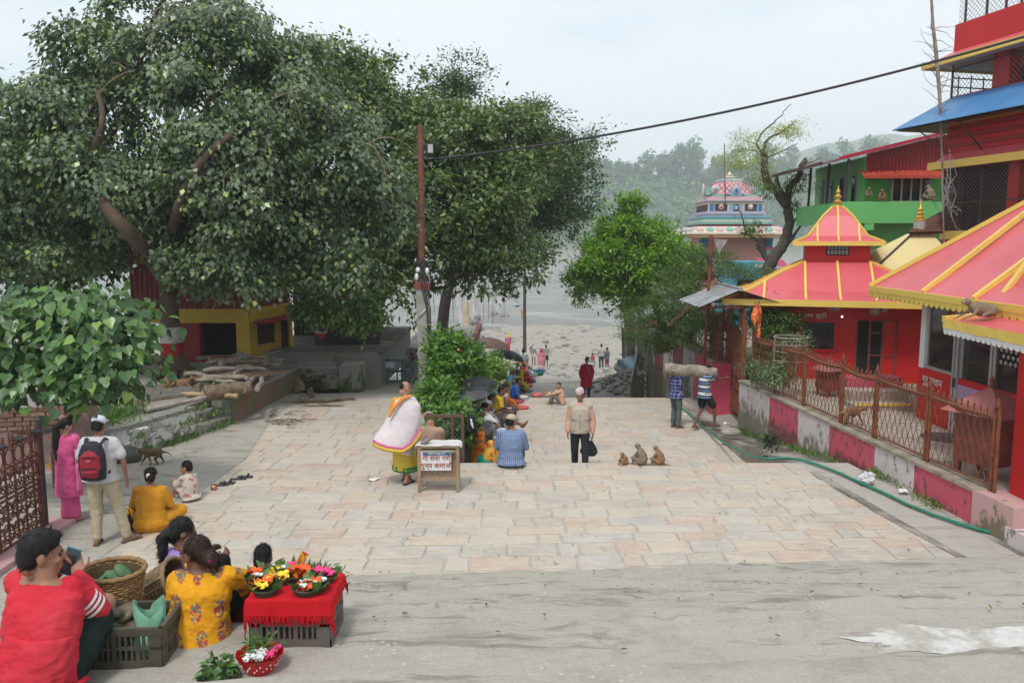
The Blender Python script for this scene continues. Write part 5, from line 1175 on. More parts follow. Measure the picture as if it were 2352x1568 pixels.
def leaf_mesh(name,pos,axis,nrm,ln,wd,fold=.18):
 n = len(pos); axis = unit(axis); side = unit(np.cross(axis,nrm)); nr2 = np.cross(side,axis); ln = np.asarray(ln).reshape(-1,1)*np.ones((n,1)); wd = np.asarray(wd).reshape(-1,1)*np.ones((n,1))
 mid = pos + axis*ln*.42; v = np.empty((n,4,3),np.float32)
 v[:,0] = pos; v[:,1] = mid + side*wd*.5 + nr2*wd*fold; v[:,2] = pos + axis*ln; v[:,3] = mid - side*wd*.5 + nr2*wd*fold
 return fmesh(name,v.reshape(-1,3),np.arange(n*4).reshape(n,4))
def sph(n): return unit(nr.normal(size=(n,3)))
def clumps(ells,n_leaf,per=42,sig=.26,shell=.45,flat=.75,bough=0):
 ar = np.array([(r[0]*r[1] + r[0]*r[2] + r[1]*r[2]) for c,r in ells]); ar = ar/ar.sum(); P_,O_ = [],[]
 for (c,r),a in zip(ells,ar):
  r = np.array(r)*(.9 if bough else 1.); k = max(3,int(n_leaf*a/per)); d = sph(k); rad = (shell + (1 - shell)*nr.rand(k,1) ** .6)*(1 + .10*np.sin(d[:,:1]*7 + c[0]) + .08*np.sin(d[:,2:]*9 + c[2])); cc = np.array(c) + d*rad*r
  if bough:
   nb = max(4,int((r[0]*r[1] + r[0]*r[2] + r[1]*r[2])*1.15/bough ** 2)); bd = sph(nb); bc = np.array(c) + bd*r*(.55 + .5*nr.rand(nb,1)); br = bough*nr.uniform(.6,1.4,(nb,1)); j = nr.randint(0,nb,k); dd = unit(sph(k) + bd[j]*.55 + [0,0,.45])
   q = nr.rand(k,1) < .86; cc = np.where(q,bc[j] + dd*br[j]*[1,1,.72]*nr.uniform(.75,1.05,(k,1)),cc); d = np.where(q,dd,d)
  s = sig*nr.uniform(.6,1.35,(k,1,1)); off = nr.normal(size=(k,per,3))*s*np.array([1,1,flat]); pts = cc[:,None,:] + off; P_.append(pts.reshape(-1,3)); O_.append(unit((np.repeat(d,per,0)*1.0 + unit(off.reshape(-1,3))*.6)))
 return np.concatenate(P_),np.concatenate(O_)
def crown(name,parent,ells,n,ln,wd,mt,per=42,sig=.26,droop=.8,shell=.45,flat=.75,up=.6,kind=None,keep=None,bough=0):
 p,o = clumps(ells,n,per,sig,shell,flat,bough)
 if keep is not None: k = keep(p); p,o = p[k],o[k]
 m = len(p); ax = o*[1,1,.4]*.8 + sph(m)*.7 + np.array([0,0,-droop]); nm = o*.7 + np.array([0,0,up]) + sph(m)*.55
 me = leaf_mesh(name,p,ax,nm,ln*nr.uniform(.6,1.3,m),wd*nr.uniform(.65,1.25,m))
 if parent is not None:
  me.transform(wmat(parent).inverted())
 return link(name,me,mt,parent,kind)
def limb(path,r0,r1,n=8,wob=.0):
 k = len(path)*4; out = []
 for i in range(k + 1):
  t = i/k*(len(path) - 1); a = min(len(path) - 2,int(t)); f = t - a
  p0,p1,p2,p3 = [V(path[max(0,min(len(path) - 1,j))]) for j in (a - 1,a,a + 1,a + 2)]
  out.append(.5*((2*p1) + (p2 - p0)*f + (2*p0 - 5*p1 + 4*p2 - p3)*f*f + (3*p1 - p0 - 3*p2 + p3)*f ** 3) + V((rng.uniform(-wob,wob),rng.uniform(-wob,wob),rng.uniform(-wob,wob)*.3)))
 return MB().tube(out,[lerp(r0,r1,(i/k) ** .8) for i in range(k + 1)],n)
def E(px,py,rx,ry,Y,dy): c = P(px,py,Y); s = scl(Y,c.z)*1.07; return (tuple(c),(rx/s,dy,ry/s))
def banded(par,p,r,zt,zw,zr,zb,rb=None):
 for n,m_,a,b in (('white_band',BAND_W,zw,zr),('red_band',BAND_R,zr,zb)):
  MB().tube([(p[0],p[1],b),(p[0],p[1],a)],[r*1.04,r*1.02],16,caps=False).build(n,m_,par,smooth=180)
# ---- A: great pipal tree over the yellow house
ta = thing('pipal_tree','huge spreading pipal tree with a white and red banded trunk before the yellow house','tree',(-8.65,20.2,.58))
tz_ = lambda py,Y=20.2: P(395,py,Y).z
tx = P(393,760,20.2).x
limb([(tx + .12,20.2,.4),(tx,20.2,1.2),(tx - .02,20.2,2.4),(tx - .05,20.2,3.6),(tx + .2,20.4,5.2),(tx + .1,20.4,8.)],.30,.12,14).build('trunk',BARK,ta,smooth=180)
MB().tube([(tx + .1,20.2,.5),(tx + .05,20.2,.68),(tx,20.2,.95)],[.5,.36,.265],14).build('root_flare',BARK,ta,smooth=180)
banded(ta,(tx,20.2),.265,0,tz_(750),tz_(786),tz_(818))
for pts,r0,r1 in (([(392,650),(345,590),(268,505),(225,430),(215,330),(240,240)],.25,.08),([(395,600),(420,500),(445,420),(500,360),(560,312)],.2,.07),([(440,425),(470,330),(480,230),(520,120)],.12,.04),
     ([(268,505),(180,470),(90,470)],.12,.05),([(500,360),(600,330),(690,270)],.09,.03),([(240,330),(300,230),(320,150),(345,60),(375,0)],.11,.04),([(480,60),(540,20),(560,0)],.05,.02),([(395,560),(520,470),(640,480)],.1,.03),([(360,590),(440,640),(600,655),(720,665),(800,690)],.1,.035)):
 limb([P(x,y,19.2 + (.9 if x == 392 or x == 395 else 0)) for x,y in pts],r0,r1,8,.02).build('limb',BARK,ta,smooth=180)
for pts,r0,r1 in (([(392,660,20.),(362,598,18.4),(300,535,17.),(240,468,16.9),(222,420,17.4)],.2,.12),([(395,640,20.),(398,520,17.6),(420,450,16.7),(470,360,16.5),(545,300,16.9)],.13,.06),([(415,460,16.7),(470,400,16.8),(510,372,17.2)],.07,.04),([(215,350,17.2),(235,280,17.),(225,210,17.3)],.08,.05)): limb([P(*q) for q in pts],r0,r1,9,.015).build('limb',BARK,ta,smooth=180)
ELA = [E(345,115,165,130,19.4,2.0),E(230,290,130,150,19.2,2.1),E(470,230,190,165,19.0,2.3),E(350,420,230,130,18.6,2.4),E(560,430,180,160,18.8,2.3),E(650,310,150,130,19.2,2.0),E(560,90,60,80,19.5,1.4),
       E(90,420,190,165,19.0,2.4),E(10,310,120,100,19.4,2.0),E(540,570,170,95,18.4,1.6),E(420,610,60,50,17.9,.8),E(560,640,70,50,18.0,.7),E(130,560,170,80,19.2,1.8),E(760,380,150,130,19.4,2.0),E(860,480,100,110,19.8,1.5),E(750,560,150,110,19.4,1.6),E(-60,480,120,160,19,2.),E(700,190,80,75,20,1.5),E(480,350,150,60,17.6,1.0),E(260,470,90,60,17.6,.8)]
crown('crown',ta,ELA,120000,.135,.10,LF_A,per=34,sig=.17,droop=1.0,bough=.62)
m = MB()
for px,py,n in ((450,440,5),(600,360,2),(300,165,2),(690,210,3),(430,10,3),(840,330,2),(540,400,3)):
 for k in range(n):
  p = [P(px + rng.uniform(-15,15),py + rng.uniform(-10,10),17.2 + rng.uniform(-.3,.2))]; d = V((rng.uniform(-1,1),rng.uniform(-.4,.1),rng.uniform(-.2,.8)))
  for j in range(7): d = (d + V((rng.uniform(-.4,.4),rng.uniform(-.2,.2),-.42))).normalized(); p.append(p[-1] + d*.22)
  m.tube(p,[.014,.012,.011,.010,.008,.006,.005,.004],4,caps=False)
m.build('hanging_twigs',mat('pale twig bark',(.20,.15,.105)),ta,kind='stuff')
# ---- D: low drooping branch before the banded trunks
td = thing('pipal_tree','small pipal with drooping light green leaves, low before the grey shutter','tree',(-5.9,24.,.75))
crown('crown',td,[E(775,712,92,36,21.,.7),E(830,730,50,30,21.,.5),E(720,712,45,25,21.1,.4),E(800,690,50,22,21.2,.4)],6500,.13,.10,m_leaf('light pipal leaves',[(0,(.06,.12,.04)),(.6,(.11,.19,.05)),(1,(.24,.30,.06))]),per=36,sig=.15,droop=1.1)
limb([P(738,818,24.3),P(737,770,24.3),P(742,700,24.),P(760,640,23.5)],.2,.12,10).build('trunk',BARKD,td,smooth=180)
q = P(737,770,24.3); banded(td,(q.x,q.y),.185,0,P(737,741,24.3).z,P(737,764,24.3).z,P(737,773,24.3).z)
limb([P(742,690,23.9),P(770,690,22.),P(800,705,21.2)],.07,.03,6).build('limb',BARK,td,smooth=180)
# ---- B: broad leaved tree in the middle
tb = thing('banyan_tree','big dense tree with broad dark leaves and thick banded trunk behind the utility pole','tree',(-4.6,26.5,.75))
limb([P(838,812,26.),P(836,770,26.),P(850,700,26.),P(890,620,26.3),P(930,500,26.5)],.55,.3,14).build('trunk',BARKD,tb,smooth=180)
q = P(836,770,26.);
for n_,mt_,y0,y1,r in (('white_band',BAND_W,735,756,.50),('red_band',BAND_R,756,770,.53)):
 a,b = P(839,y0,25.95),P(836,y1,25.95); MB().tube([b,a],[r*1.08,r*1.0],16,caps=False).build(n_,mt_,tb,smooth=180)
for pts,r0,r1 in (([(850,690),(800,600),(760,500)],.2,.08),([(890,620),(1000,560),(1090,560)],.18,.06),([(930,500),(1010,420),(1100,380)],.18,.05),([(930,500),(880,350),(870,220)],.16,.05),([(900,640),(960,660),(1030,660)],.1,.04)):
 limb([P(x,y,26.4) for x,y in pts],r0,r1,8).build('limb',BARKD,tb,smooth=180)
ELB = [E(720,195,55,85,28,1.6),E(800,175,40,70,28,1.2),E(780,275,100,90,27.5,2.),E(900,265,110,70,27,2.),E(1000,285,110,80,27,2.2),E(1040,345,130,110,26.2,2.4),E(1140,315,85,80,27,1.8),E(1190,365,70,80,27.5,1.6),E(1090,430,130,80,25.4,1.8),E(1150,470,80,75,25.6,1.4),
       E(1000,470,130,100,25.2,2.),E(900,400,150,130,26,2.2),E(860,560,120,110,26.2,1.8),E(960,580,110,60,25.2,1.4),E(1080,560,130,60,25.4,1.4),E(1170,560,60,45,25.6,1.),E(1090,640,75,36,25.2,.9),E(1140,600,60,40,25.2,.9),E(860,660,80,45,25.6,1.1),E(940,680,22,45,24.6,.5),E(1205,590,30,45,25.4,.6),E(880,175,40,40,28,.8)]
crown('crown',tb,ELB,66000,.20,.11,LF_B,per=26,sig=.2,droop=.35,flat=.8,bough=.75)
m = MB()
for k in range(26):
 x = rng.uniform(930,1190); p = P(x,655 + rng.uniform(-15,10),25.3); m.tube([p,p - V((rng.uniform(-.05,.05),0,rng.uniform(.3,1.2)))],.007,3)
m.build('aerial_roots',mat('grey root',(.2,.17,.14)),tb)
# thin banded trunk and dark backing trees
tt = thing('thin_tree','thin trunk with a single red band at the edge of the platform','tree',(-3.9,28,0)); limb([P(857,812,28),P(858,700,28),P(870,600,28)],.13,.1,8).build('trunk',BARK,tt,smooth=180)
MB().tube([P(857,777,27.98),P(857.5,762,27.98)],.14,12,caps=False).build('red_band',BAND_R,tt,smooth=180); crown('crown',tt,[E(880,560,60,60,28,1.)],1500,.2,.12,LF_B,per=30)
tcx = thing('fine_leaved_tree','dark fine leaved tree reaching right over the river, behind the broad leaved one','tree',(2,34,-2.3))
limb([P(1010,800,34) - V((0,0,1)),P(1030,660,34),P(1110,540,34),P(1250,410,34)],.3,.12,10).build('trunk',BARKD,tcx,smooth=180)
for pts in ([(1210,520),(1290,450),(1360,430)],[(1230,450),(1300,380),(1330,330)],[(1200,560),(1150,470),(1100,320)]): limb([P(x,y,34) for x,y in pts],.1,.03,6).build('limb',BARKD,tcx,smooth=180)
crown('crown',tcx,[E(1250,320,45,50,33,1.6),E(1290,370,60,50,33,1.6),E(1270,450,80,75,33,2.2),E(1340,440,52,22,33.5,1.),E(1290,520,50,40,33,1.4),E(1230,400,80,80,33.5,2.),E(1330,340,25,22,33.5,.6),E(1070,175,28,40,34,.8),E(1050,225,34,40,34,.8),E(1040,200,50,50,34,1.),E(1240,560,40,50,33,1.),E(1360,320,22,14,33.5,.5),E(1220,270,40,36,33,1.2)],28000,.15,.085,LF_C,per=36,sig=.24,droop=.2,bough=.7)
tl = thing('dark_tree','dense dark tree behind the terrace at the far left','tree',(-14,24,.58))
limb([(-13.5,24,.4),(-13.4,24,3),(-13,24,6)],.3,.15,8).build('trunk',BARKD,tl,smooth=180)
crown('crown',tl,[E(60,590,200,85,22.5,1.6),E(230,560,120,70,22.8,1.4),E(-60,520,150,120,23,2.),E(140,470,200,100,24,2.),E(330,500,160,120,24.5,1.5),E(560,520,160,100,25.2,1.5)],16000,.2,.13,LF_C,per=40,sig=.32)
# ---- heart leaved shrub over the brick wall: single large leaves
hs = thing('heart_leaved_shrub','big rounded shrub with large heart shaped leaves above the brick wall','shrub',(-8.5,12.2,0))
def heart():
 v = [(0,0,0),(.30,-.10,.05),(.50,.14,.07),(.44,.45,.05),(.20,.78,.02),(0,1.12,-.06),(-.20,.78,.02),(-.44,.45,.05),(-.50,.14,.07),(-.30,-.10,.05),(0,.35,-.015),(0,.75,-.02)]
 f = [(0,1,2,10),(10,2,3),(10,3,4,11),(11,4,5),(0,10,8,9),(10,7,8),(10,11,6,7),(11,5,6)]; return v,f
hv,hf = heart(); h_me = bpy.data.meshes.new('leaf'); h_me.from_pydata(hv,[],hf); h_me.materials.append(LF_H)
h_me.polygons.foreach_set('use_smooth',[True]*len(h_me.polygons))
EH = [E(60,760,150,110,11.7,.9),E(190,770,120,110,11.6,.8),E(280,770,70,100,11.6,.7),E(100,860,170,70,11.4,.8),E(260,850,75,60,11.5,.6),E(-40,800,90,130,11.4,.8),E(180,690,80,40,11.8,.6)]
pp,oo = clumps(EH,2900,per=6,sig=.14,shell=.7); od = np.argsort(pp[:,1] - .6*oo[:,2]); pp,oo = pp[od],oo[od]
ax = unit(oo*[1,1,.2]*.6 + nr.normal(size=pp.shape)*.35 + [0,-.1,-.75]); nm = unit(oo*.7 + [0,-.5,.55] + nr.normal(size=pp.shape)*.3); iw = wmat(hs).inverted()
def leafM(i,s):
 a = V(ax[i]).normalized(); z = V(nm[i]); z = (z - a*z.dot(a)).normalized(); x = a.cross(z); return Matrix.Translation(V(pp[i])) @ Matrix((x,a,z)).transposed().to_4x4() @ Matrix.Scale(s,4)
n_in = 0; restv,restf = [],[]; hv_ = np.array(hv)
vis = [i for i in range(len(pp)) if -20 < 1176 + 1850*pp[i][0]/pp[i][1]*.99 < 400]; visset = set(vis[:296])
for i in range(len(pp)):
 s = rng.uniform(.09,.18); Mx = iw @ leafM(i,s)
 if i in visset: o = link('leaf',h_me,None,hs); o.matrix_basis = Mx
 else:
  Mn = np.array(Mx); restf += [tuple(j + len(restv) for j in q) for q in hf]; restv += (hv_ @ Mn[:3,:3].T + Mn[:3,3]).tolist()
me = bpy.data.meshes.new('inner_leaves'); me.from_pydata(restv,[],restf); link('inner_leaves',me,LF_H,hs,'stuff')
m = MB()
for k in range(14): a = P(rng.uniform(40,260),930,12.2); b = P(rng.uniform(0,320),rng.uniform(700,830),11.8); m.tube([a,lv(a,b,.5) + V((0,0,.1)),b],[.03,.02,.01],5)
m.build('stems',BARK,hs)
# ---- hedge in its railing
def weed_mesh(par,name,ells,n,ln,wd,mt,**k): return crown(name,par,ells,n,ln,wd,mt,**k)
hedge = []
for i,(lab,els,n,mt) in enumerate([
 ('tall leafy shrub with a few orange flowers at the back of the hedge',[E(1030,800,45,40,18.5,.7),E(1060,830,50,50,18.2,.7),E(1020,870,36,60,18.,.6)],5200,LF_B2),
 ('low spreading shrub under the brown umbrella',[E(1110,850,45,36,20.5,.9),E(1085,870,50,36,19.5,.8),E(1140,845,22,22,22,.6)],3600,m_leaf('light hedge leaves',[(0,(.08,.17,.03)),(1,(.2,.32,.06))],trans=.3)),
 ('leafy shrub spilling out round the concrete pole foot',[E(1005,925,42,50,16.6,.6),E(1030,890,30,36,17.8,.5),E(975,945,22,26,16.2,.3)],5200,LF_B2),
 ('weedy shrub behind the wire mesh panel at the front of the hedge',[E(1012,1000,30,45,14.6,.35),E(1035,960,20,36,14.7,.3),E(1062,975,9,50,14.3,.2),E(985,1000,22,50,14.8,.4)],4200,LF_B2)]):
 c = V(els[0][0]); t = thing('hedge_shrub',lab,'shrub',(c.x,c.y,0)); crown('foliage',t,els,n,.15,.075,mt,per=22,sig=.12,droop=.15,up=.9)
 MB().tube([(c.x,c.y,0),(c.x + .03,c.y,max(.3,c.z))],[.03,.015],5).build('stem',BARK,t)
 if i == 0:
  for px,py in ((1053,803),):
   m = MB(); m.ball(P(px,py,17.7),(.04,.03,.03),None,7,5); m.build('flower',mat('orange petals',(.75,.2,.03)),t,smooth=180)
# planter bed under the hedge,drop wall to the steps
pb2 = tag(bpy.data.objects.new('hedge_bed',None),kind='structure'); col.objects.link(pb2)
MB().poly([V(p) for p in ((-1.75,13.8,.04),(-.93,13.8,.04),(-.93,21,.04),(-.93,24.5,-.6),(-1.75,24.5,-.4),(-1.75,21,.04))],2.5).build('bed',DIRT,pb2)
# hedge railing panel with wire mesh
hr = thing('railing','brown iron railing panel with wire mesh at the front of the hedge','railing',(-1.3,13.95,0))
a,b = G(955,1062),G(1062,1062); a.y = b.y = 13.9; m = MB(); ztp = P(1060,955,13.9).z
for t in (0,.78,1): q = lv(a,b,t); m.bar(q - V((0,0,.02)),q + V((0,0,ztp)),.055 if t != .78 else .04)
m.bar(a + V((0,0,ztp)),b + V((0,0,ztp)),.05); m.bar(b + V((0,0,ztp)),V((-.93,18,ztp)),.05)
for y in (15.3,16.7,18): m.bar((-.93,y,0),(-.93,y,ztp),.05)
m.build('frame',mat('brown railing paint',(.13,.075,.055),rough=.6),hr)
chain(lambda u,z: a + V((u,.01,z)),(b - a).length,.05,ztp,.075,.004).build('wire_mesh',mat('green grey wire',(.16,.19,.15)),hr,kind='stuff')
# ---- right side trees
tm = thing('mango_tree','bright green leafy tree at the right of the river path','tree',(4.6,30,-1.5))
limb([(5.9,30.5,-1.),(5.6,30.2,1),P(1460,620,30)],.22,.1,8).build('trunk',BARKD,tm,smooth=180)
for pts in ([(1480,690),(1420,640),(1360,620)],[(1470,660),(1480,560),(1450,490)]): limb([P(x,y,30) for x,y in pts],.09,.03,6).build('limb',BARKD,tm,smooth=180)
crown('crown',tm,[E(1420,560,75,60,29.5,1.5),E(1380,620,72,60,29.2,1.5),E(1450,620,100,80,29,1.8),E(1395,500,16,40,29.5,.35),E(1436,490,15,42,29.5,.35),E(1460,500,15,45,29.5,.35),E(1515,530,17,40,29.5,.4),E(1500,590,80,60,29.5,1.5),E(1345,660,40,45,29.2,.9),E(1560,600,50,55,29.6,1.1),E(1420,690,60,25,29,.8),E(1445,545,60,40,29.6,1.)],32000,.20,.075,LF_M,per=22,sig=.13,droop=.1,up=.9,bough=.42)
tf = thing('feathery_tree','dark green feathery tree overhanging the wall left of the tin canopy','tree',(6.6,24.5,.44))
limb([(6.4,25,.3),(6.2,24.8,1.6),P(1600,660,24.5)],.15,.07,8).build('trunk',BARKD,tf,smooth=180)
FE = [E(1560,700,90,50,23.5,1.1),E(1500,740,70,40,24.5,1.),E(1620,620,80,40,24.5,1.1),E(1600,760,80,40,23.3,.9),E(1675,628,34,14,24,.5),E(1530,770,60,30,24.5,.8),E(1650,760,60,60,22.8,.9),E(1560,650,60,45,25,1.),E(1740,645,34,10,23.5,.4),E(1620,700,60,40,23.4,.8),E(1460,760,30,30,26,.6)]
crown('crown',tf,FE,40000,.085,.032,LF_F,per=50,sig=.16,droop=.3,flat=.35,up=1.2,bough=.4)
tf2 = thing('feathery_shrub','feathery green shrub behind the fence beside the arched gate','shrub',(6.7,19.6,.44))
crown('foliage',tf2,[E(1755,735,36,36,20.2,.4),E(1800,742,34,28,19.6,.35),E(1760,690,28,20,20.4,.3),E(1770,790,36,36,19.6,.3)],9500,.085,.032,LF_F,per=50,sig=.14,droop=.3,flat=.4,up=1.2)
MB().tube([(6.75,20.,.4),(6.7,20.,1.8)],[.04,.02],5).build('stem',BARK,tf2)
tk = thing('pot_shrub','small twiggy shrub inside the bamboo and wire hoop guard','shrub',(6.2,17.5,.5))
crown('foliage',tk,[E(1830,790,35,26,17.5,.3),E(1790,850,40,40,17.4,.35),E(1745,850,35,30,18.2,.3)],3200,.07,.03,m_leaf('grey green leaves',[(0,(.07,.12,.05)),(1,(.17,.24,.10))]),per=30,sig=.1,up=1.)
MB().tube([vc - V((0,0,.9)),vc],.015,4).build('stem',BARK,tk)
# ---- bare limbed tree before the spire
tn_ = thing('lopped_tree','dark lopped tree with bare crooked branches and wisps of pale leaves before the carved spire','tree',(11.,31,-.5))
TY = 31.
for pts,r0,r1 in (([(1772,690),(1770,640),(1768,605),(1795,570),(1808,540),(1812,500),(1806,470)],.30,.15),([(1768,610),(1750,580),(1738,560)],.11,.06),([(1806,470),(1785,440),(1762,420),(1758,390),(1752,350)],.2,.13),([(1808,480),(1815,430),(1835,405),(1840,380),(1852,365)],.15,.08),([(1752,350),(1765,320),(1800,300),(1830,275)],.07,.015),([(1752,355),(1740,330),(1755,300),(1790,270),(1815,240)],.06,.01),([(1815,470),(1795,440),(1785,420),(1782,400)],.1,.06),([(1812,540),(1830,500),(1845,480)],.05,.025),([(1808,560),(1840,520),(1855,490),(1852,475)],.06,.03),([(1752,365),(1790,350),(1830,330)],.04,.01),([(1845,380),(1870,370),(1890,362)],.03,.01),([(1762,600),(1745,560),(1720,540),(1700,535)],.07,.04),([(1718,540),(1705,500),(1695,470)],.04,.015),([(1752,350),(1725,345),(1690,350)],.03,.008)):
 limb([P(x,y,TY) for x,y in pts],r0,r1,8,.04).build('limb',BARKD,tn_,smooth=180)
crown('crown',tn_,[E(1715,330,42,30,31,.8),E(1700,370,55,22,31,.9),E(1740,385,40,25,31,.6),E(1810,285,35,18,31,.6),E(1820,305,35,14,31,.6),E(1860,420,22,18,31,.5),E(1730,420,26,14,31,.5),E(1770,340,26,14,31,.4)],4200,.12,.035,LF_Y,per=34,sig=.22,droop=.6,flat=.5)
crown('low_leaves',tn_,[E(1765,430,20,22,30.8,.4),E(1825,420,22,30,30.8,.4),E(1725,520,28,20,30.6,.4),E(1820,470,14,20,30.8,.3)],1300,.16,.045,LF_F,per=24,sig=.15,droop=.9)
# ---- weeds
wd_ = thing('weed_patch','bright green weeds growing on the terrace behind the white cap man','weeds',(-8,14.3,.6))
crown('weeds',wd_,[E(225,960,60,40,14.6,.5),E(270,985,40,25,14.3,.35),E(290,960,25,30,15,.3),E(200,985,40,40,14,.4)],4200,.09,.022,LF_G,per=30,sig=.12,droop=-.9,up=.4)
wg = thing('weed_patch','grey green weed tuft on the edge of the terrace','weeds',(-7,15.3,.6)); crown('weeds',wg,[E(318,950,22,20,15.2,.25)],900,.08,.02,m_leaf('grey weeds',[(0,(.10,.15,.07)),(1,(.2,.25,.13))]),per=24,sig=.08,droop=-.9)
wk = MB(); pw,ow = [],[]
for k in range(150):
 t = rng.random(); p = lv(wb,wa,t*.95) + wnrm*rng.uniform(.0,.22) + V((0,0,zint(lv(wb,wa,t).y,[(8,0.),(13,0),(19,-.68),(24,-.7)]) + .02))
 if sn(p.y*2,3,1.) < -.1 : continue
 for j in range(9): pw.append(p + V((rng.gauss(0,.04),rng.gauss(0,.05),abs(rng.gauss(0,.03))))); ow.append((rng.gauss(0,.5),rng.gauss(0,.5),1))
for k in range(60):
 t = rng.random(); p = lv(V((*f1,0)),V((*f3,0)),t) + V((rng.uniform(.0,.12),-rng.uniform(0,.1),rng.choice([0,0,.3,.5])))
 for j in range(12): pw.append(p + V((rng.gauss(0,.05),rng.gauss(0,.05),abs(rng.gauss(0,.04))))); ow.append((rng.gauss(0,.5),rng.gauss(0,.5),1))
pw,ow = np.array(pw),np.array(ow); tag(link('small_weeds',leaf_mesh('small_weeds',pw,ow,sph(len(pw)),.07*nr.uniform(.6,1.4,len(pw)),.03),LF_G),kind='stuff')
wp = thing('wall_plant','dark rosette plant growing at the foot of the pink wall stripe','plant',G(1765,1040)); c = G(1765,1045); q = c + V((0,0,.25)); pts = np.array([tuple(q + V((rng.gauss(0,.07),rng.gauss(0,.07),rng.gauss(0,.09)))) for _ in range(90)])
me = leaf_mesh('leaves',pts,sph(90) + [0,0,.3],sph(90) + [0,0,.8],.16*nr.uniform(.6,1.2,90),.06); me.transform(wmat(wp).inverted()); link('leaves',me,m_leaf('dark rosette leaves',[(0,(.03,.06,.03)),(1,(.09,.10,.06))]),wp)
tg = thing('weed_patch','green creeping weeds under the bench on the terrace','weeds',(-7.2,17.5,.6)); crown('weeds',tg,[E(475,905,40,14,17.8,.3),E(470,860,55,14,20,.5),E(390,925,22,10,16.8,.3)],2200,.07,.03,LF_G,per=26,sig=.1,droop=-.5)
# ---------------------------------------------------------------- far bank: wooded hills in haze
def ridge(x): return 54 + 6*math.sin(x*.011 + 1) + 4*math.sin(x*.031) + .012*x
def hill_z(x,y):
 y0 = 488 + 14*math.sin(x*.012) - .05*x; t = max(0,(y - y0)/150.)
 if y < y0: return -11 + (y - y0)*.02
 base = -10 + 9*min(1,(y - y0)/14.) ** .7 + (ridge(x) + 1)*min(1,t) ** .95*1.0; base += (4*sn(x,y,.045) + 2*sn(x,y,.11))*min(1,t*3)
 if t > 1: base += -(t - 1)*12
 return base
HILL = mat('wooded hillside soil',(.09,.12,.045),(.05,.085,.025),rough=.95,scale=.05,var=.3,bump=0,stretch=(1,1,1))
m_,N,L,B = nodes('hillside'); gn = N.new('ShaderNodeSeparateXYZ'); L.new(N.new('ShaderNodeNewGeometry').outputs['Position'],gn.inputs[0]); ph = pos_(N,L)
fz = math_(N,L,'ADD',gn.outputs[2],math_(N,L,'MULTIPLY',noise_(N,L,ph,.03,5),26.)); fr = ramp(N,[(0,g3(0)),(1,g3(1))]); mr = N.new('ShaderNodeMapRange'); mr.inputs[1].default_value = 9; mr.inputs[2].default_value = 17; L.new(fz,mr.inputs[0])
L.new(mixc(N,L,mr.outputs[0],(.24,.22,.19),mixc(N,L,noise_(N,L,ph,.06,5),(.05,.09,.025),(.13,.15,.06))),B.inputs['Base Color']); B.inputs['Roughness'].default_value = .95
hv2 = []; nx,ny = 110,44
for j in range(ny + 1):
 for i in range(nx + 1): x = lerp(-520,640,i/nx); y = lerp(470,720,j/ny); hv2.append((x,y,hill_z(x,y)))
link('hills',fmesh('hills',hv2,[(j*(nx + 1) + i,j*(nx + 1) + i + 1,(j + 1)*(nx + 1) + i + 1,(j + 1)*(nx + 1) + i) for j in range(ny) for i in range(nx)],True),m_,kind='structure')
LF_W = m_leaf('hill forest leaves',[(0,(.045,.11,.025)),(.5,(.08,.17,.035)),(1,(.14,.23,.05))],var=.35,trans=.1)
# mass of trees on the slope
cx_,cz_,rr_ = [],[],[]
for k in range(2600):
 x = nr.uniform(-60,470); y = 500 + 150*nr.rand() ** .9; z = hill_z(x,y)
 if z < 2: continue
 r = nr.uniform(2.2,5.); n = 46; d = sph(n); p = np.array([x,y,z + r*.8]) + d*np.array([r,r,r*.85])*nr.uniform(.6,1.05,(n,1)); cx_.append(p); cz_.append(d); rr_.append(np.full(n,r*.5))
p = np.concatenate(cx_); d = np.concatenate(cz_); s = np.concatenate(rr_); n = len(p)
tag(link('hill_forest',leaf_mesh('hill_forest',p,np.cross(d,sph(n)) + [0,0,-.2],d + [0,0,.4] + sph(n)*.3,s*nr.uniform(.7,1.3,n),s*.9),LF_W),kind='stuff')
# trees along the skyline,one by one
protos = []
for k in range(5):
 t = thing('ridge_tree','tall hazy tree on the skyline ridge across the river','tree',(0,0,0),0,'skyline trees across the river'); h = [17,20,15,22,13][k]
 limb([(0,0,-2),(.2,0,h*.4),(-.2,0,h*.8)],.4,.15,6).build('trunk',BARKD,t,local=True)
 ells = [((rng.uniform(-1,1)*h*.1,rng.uniform(-1,1)*h*.1,h*z),(h*w_*rng.uniform(.8,1.2),h*w_,h*.12)) for z,w_ in ((.42,.13),(.55,.17),(.68,.19),(.8,.17),(.92,.12))]
 me_o = crown('crown',None,ells,1100,1.25,.95,LF_W,per=16,sig=.7,droop=.2); me_o.parent = t; protos.append(t)
ridge_px = sorted([(1330,1.),(1352,1.1),(1418,.8),(1440,.85),(1462,.7),(1480,1.2),(1512,1.25),(1540,1.3),(1560,1.45),(1580,1.4),(1600,1.1),(1625,1.25),(1645,1.2),(1668,1.2),(1690,1.3),(1712,1.1),(1735,1.05),(1760,1.1),(1790,1.),(1815,.9),(1850,1.1),(1878,1.15),(1905,1.),(1930,1.1),(1960,1.25),(1985,1.4),(2010,1.1),(2050,1.),(2090,1.),(1395,.6),(1530,1.),(1590,1.0),(1655,.95),(1890,.8)])
ORD = [a + b for a in ('','twenty ','thirty ') for b in ('one two three four five six seven eight nine ten eleven twelve thirteen fourteen fifteen sixteen seventeen eighteen nineteen twenty'.split() if not a else 'one two three four five six seven eight nine'.split())]; ORD.insert(29,'thirty')
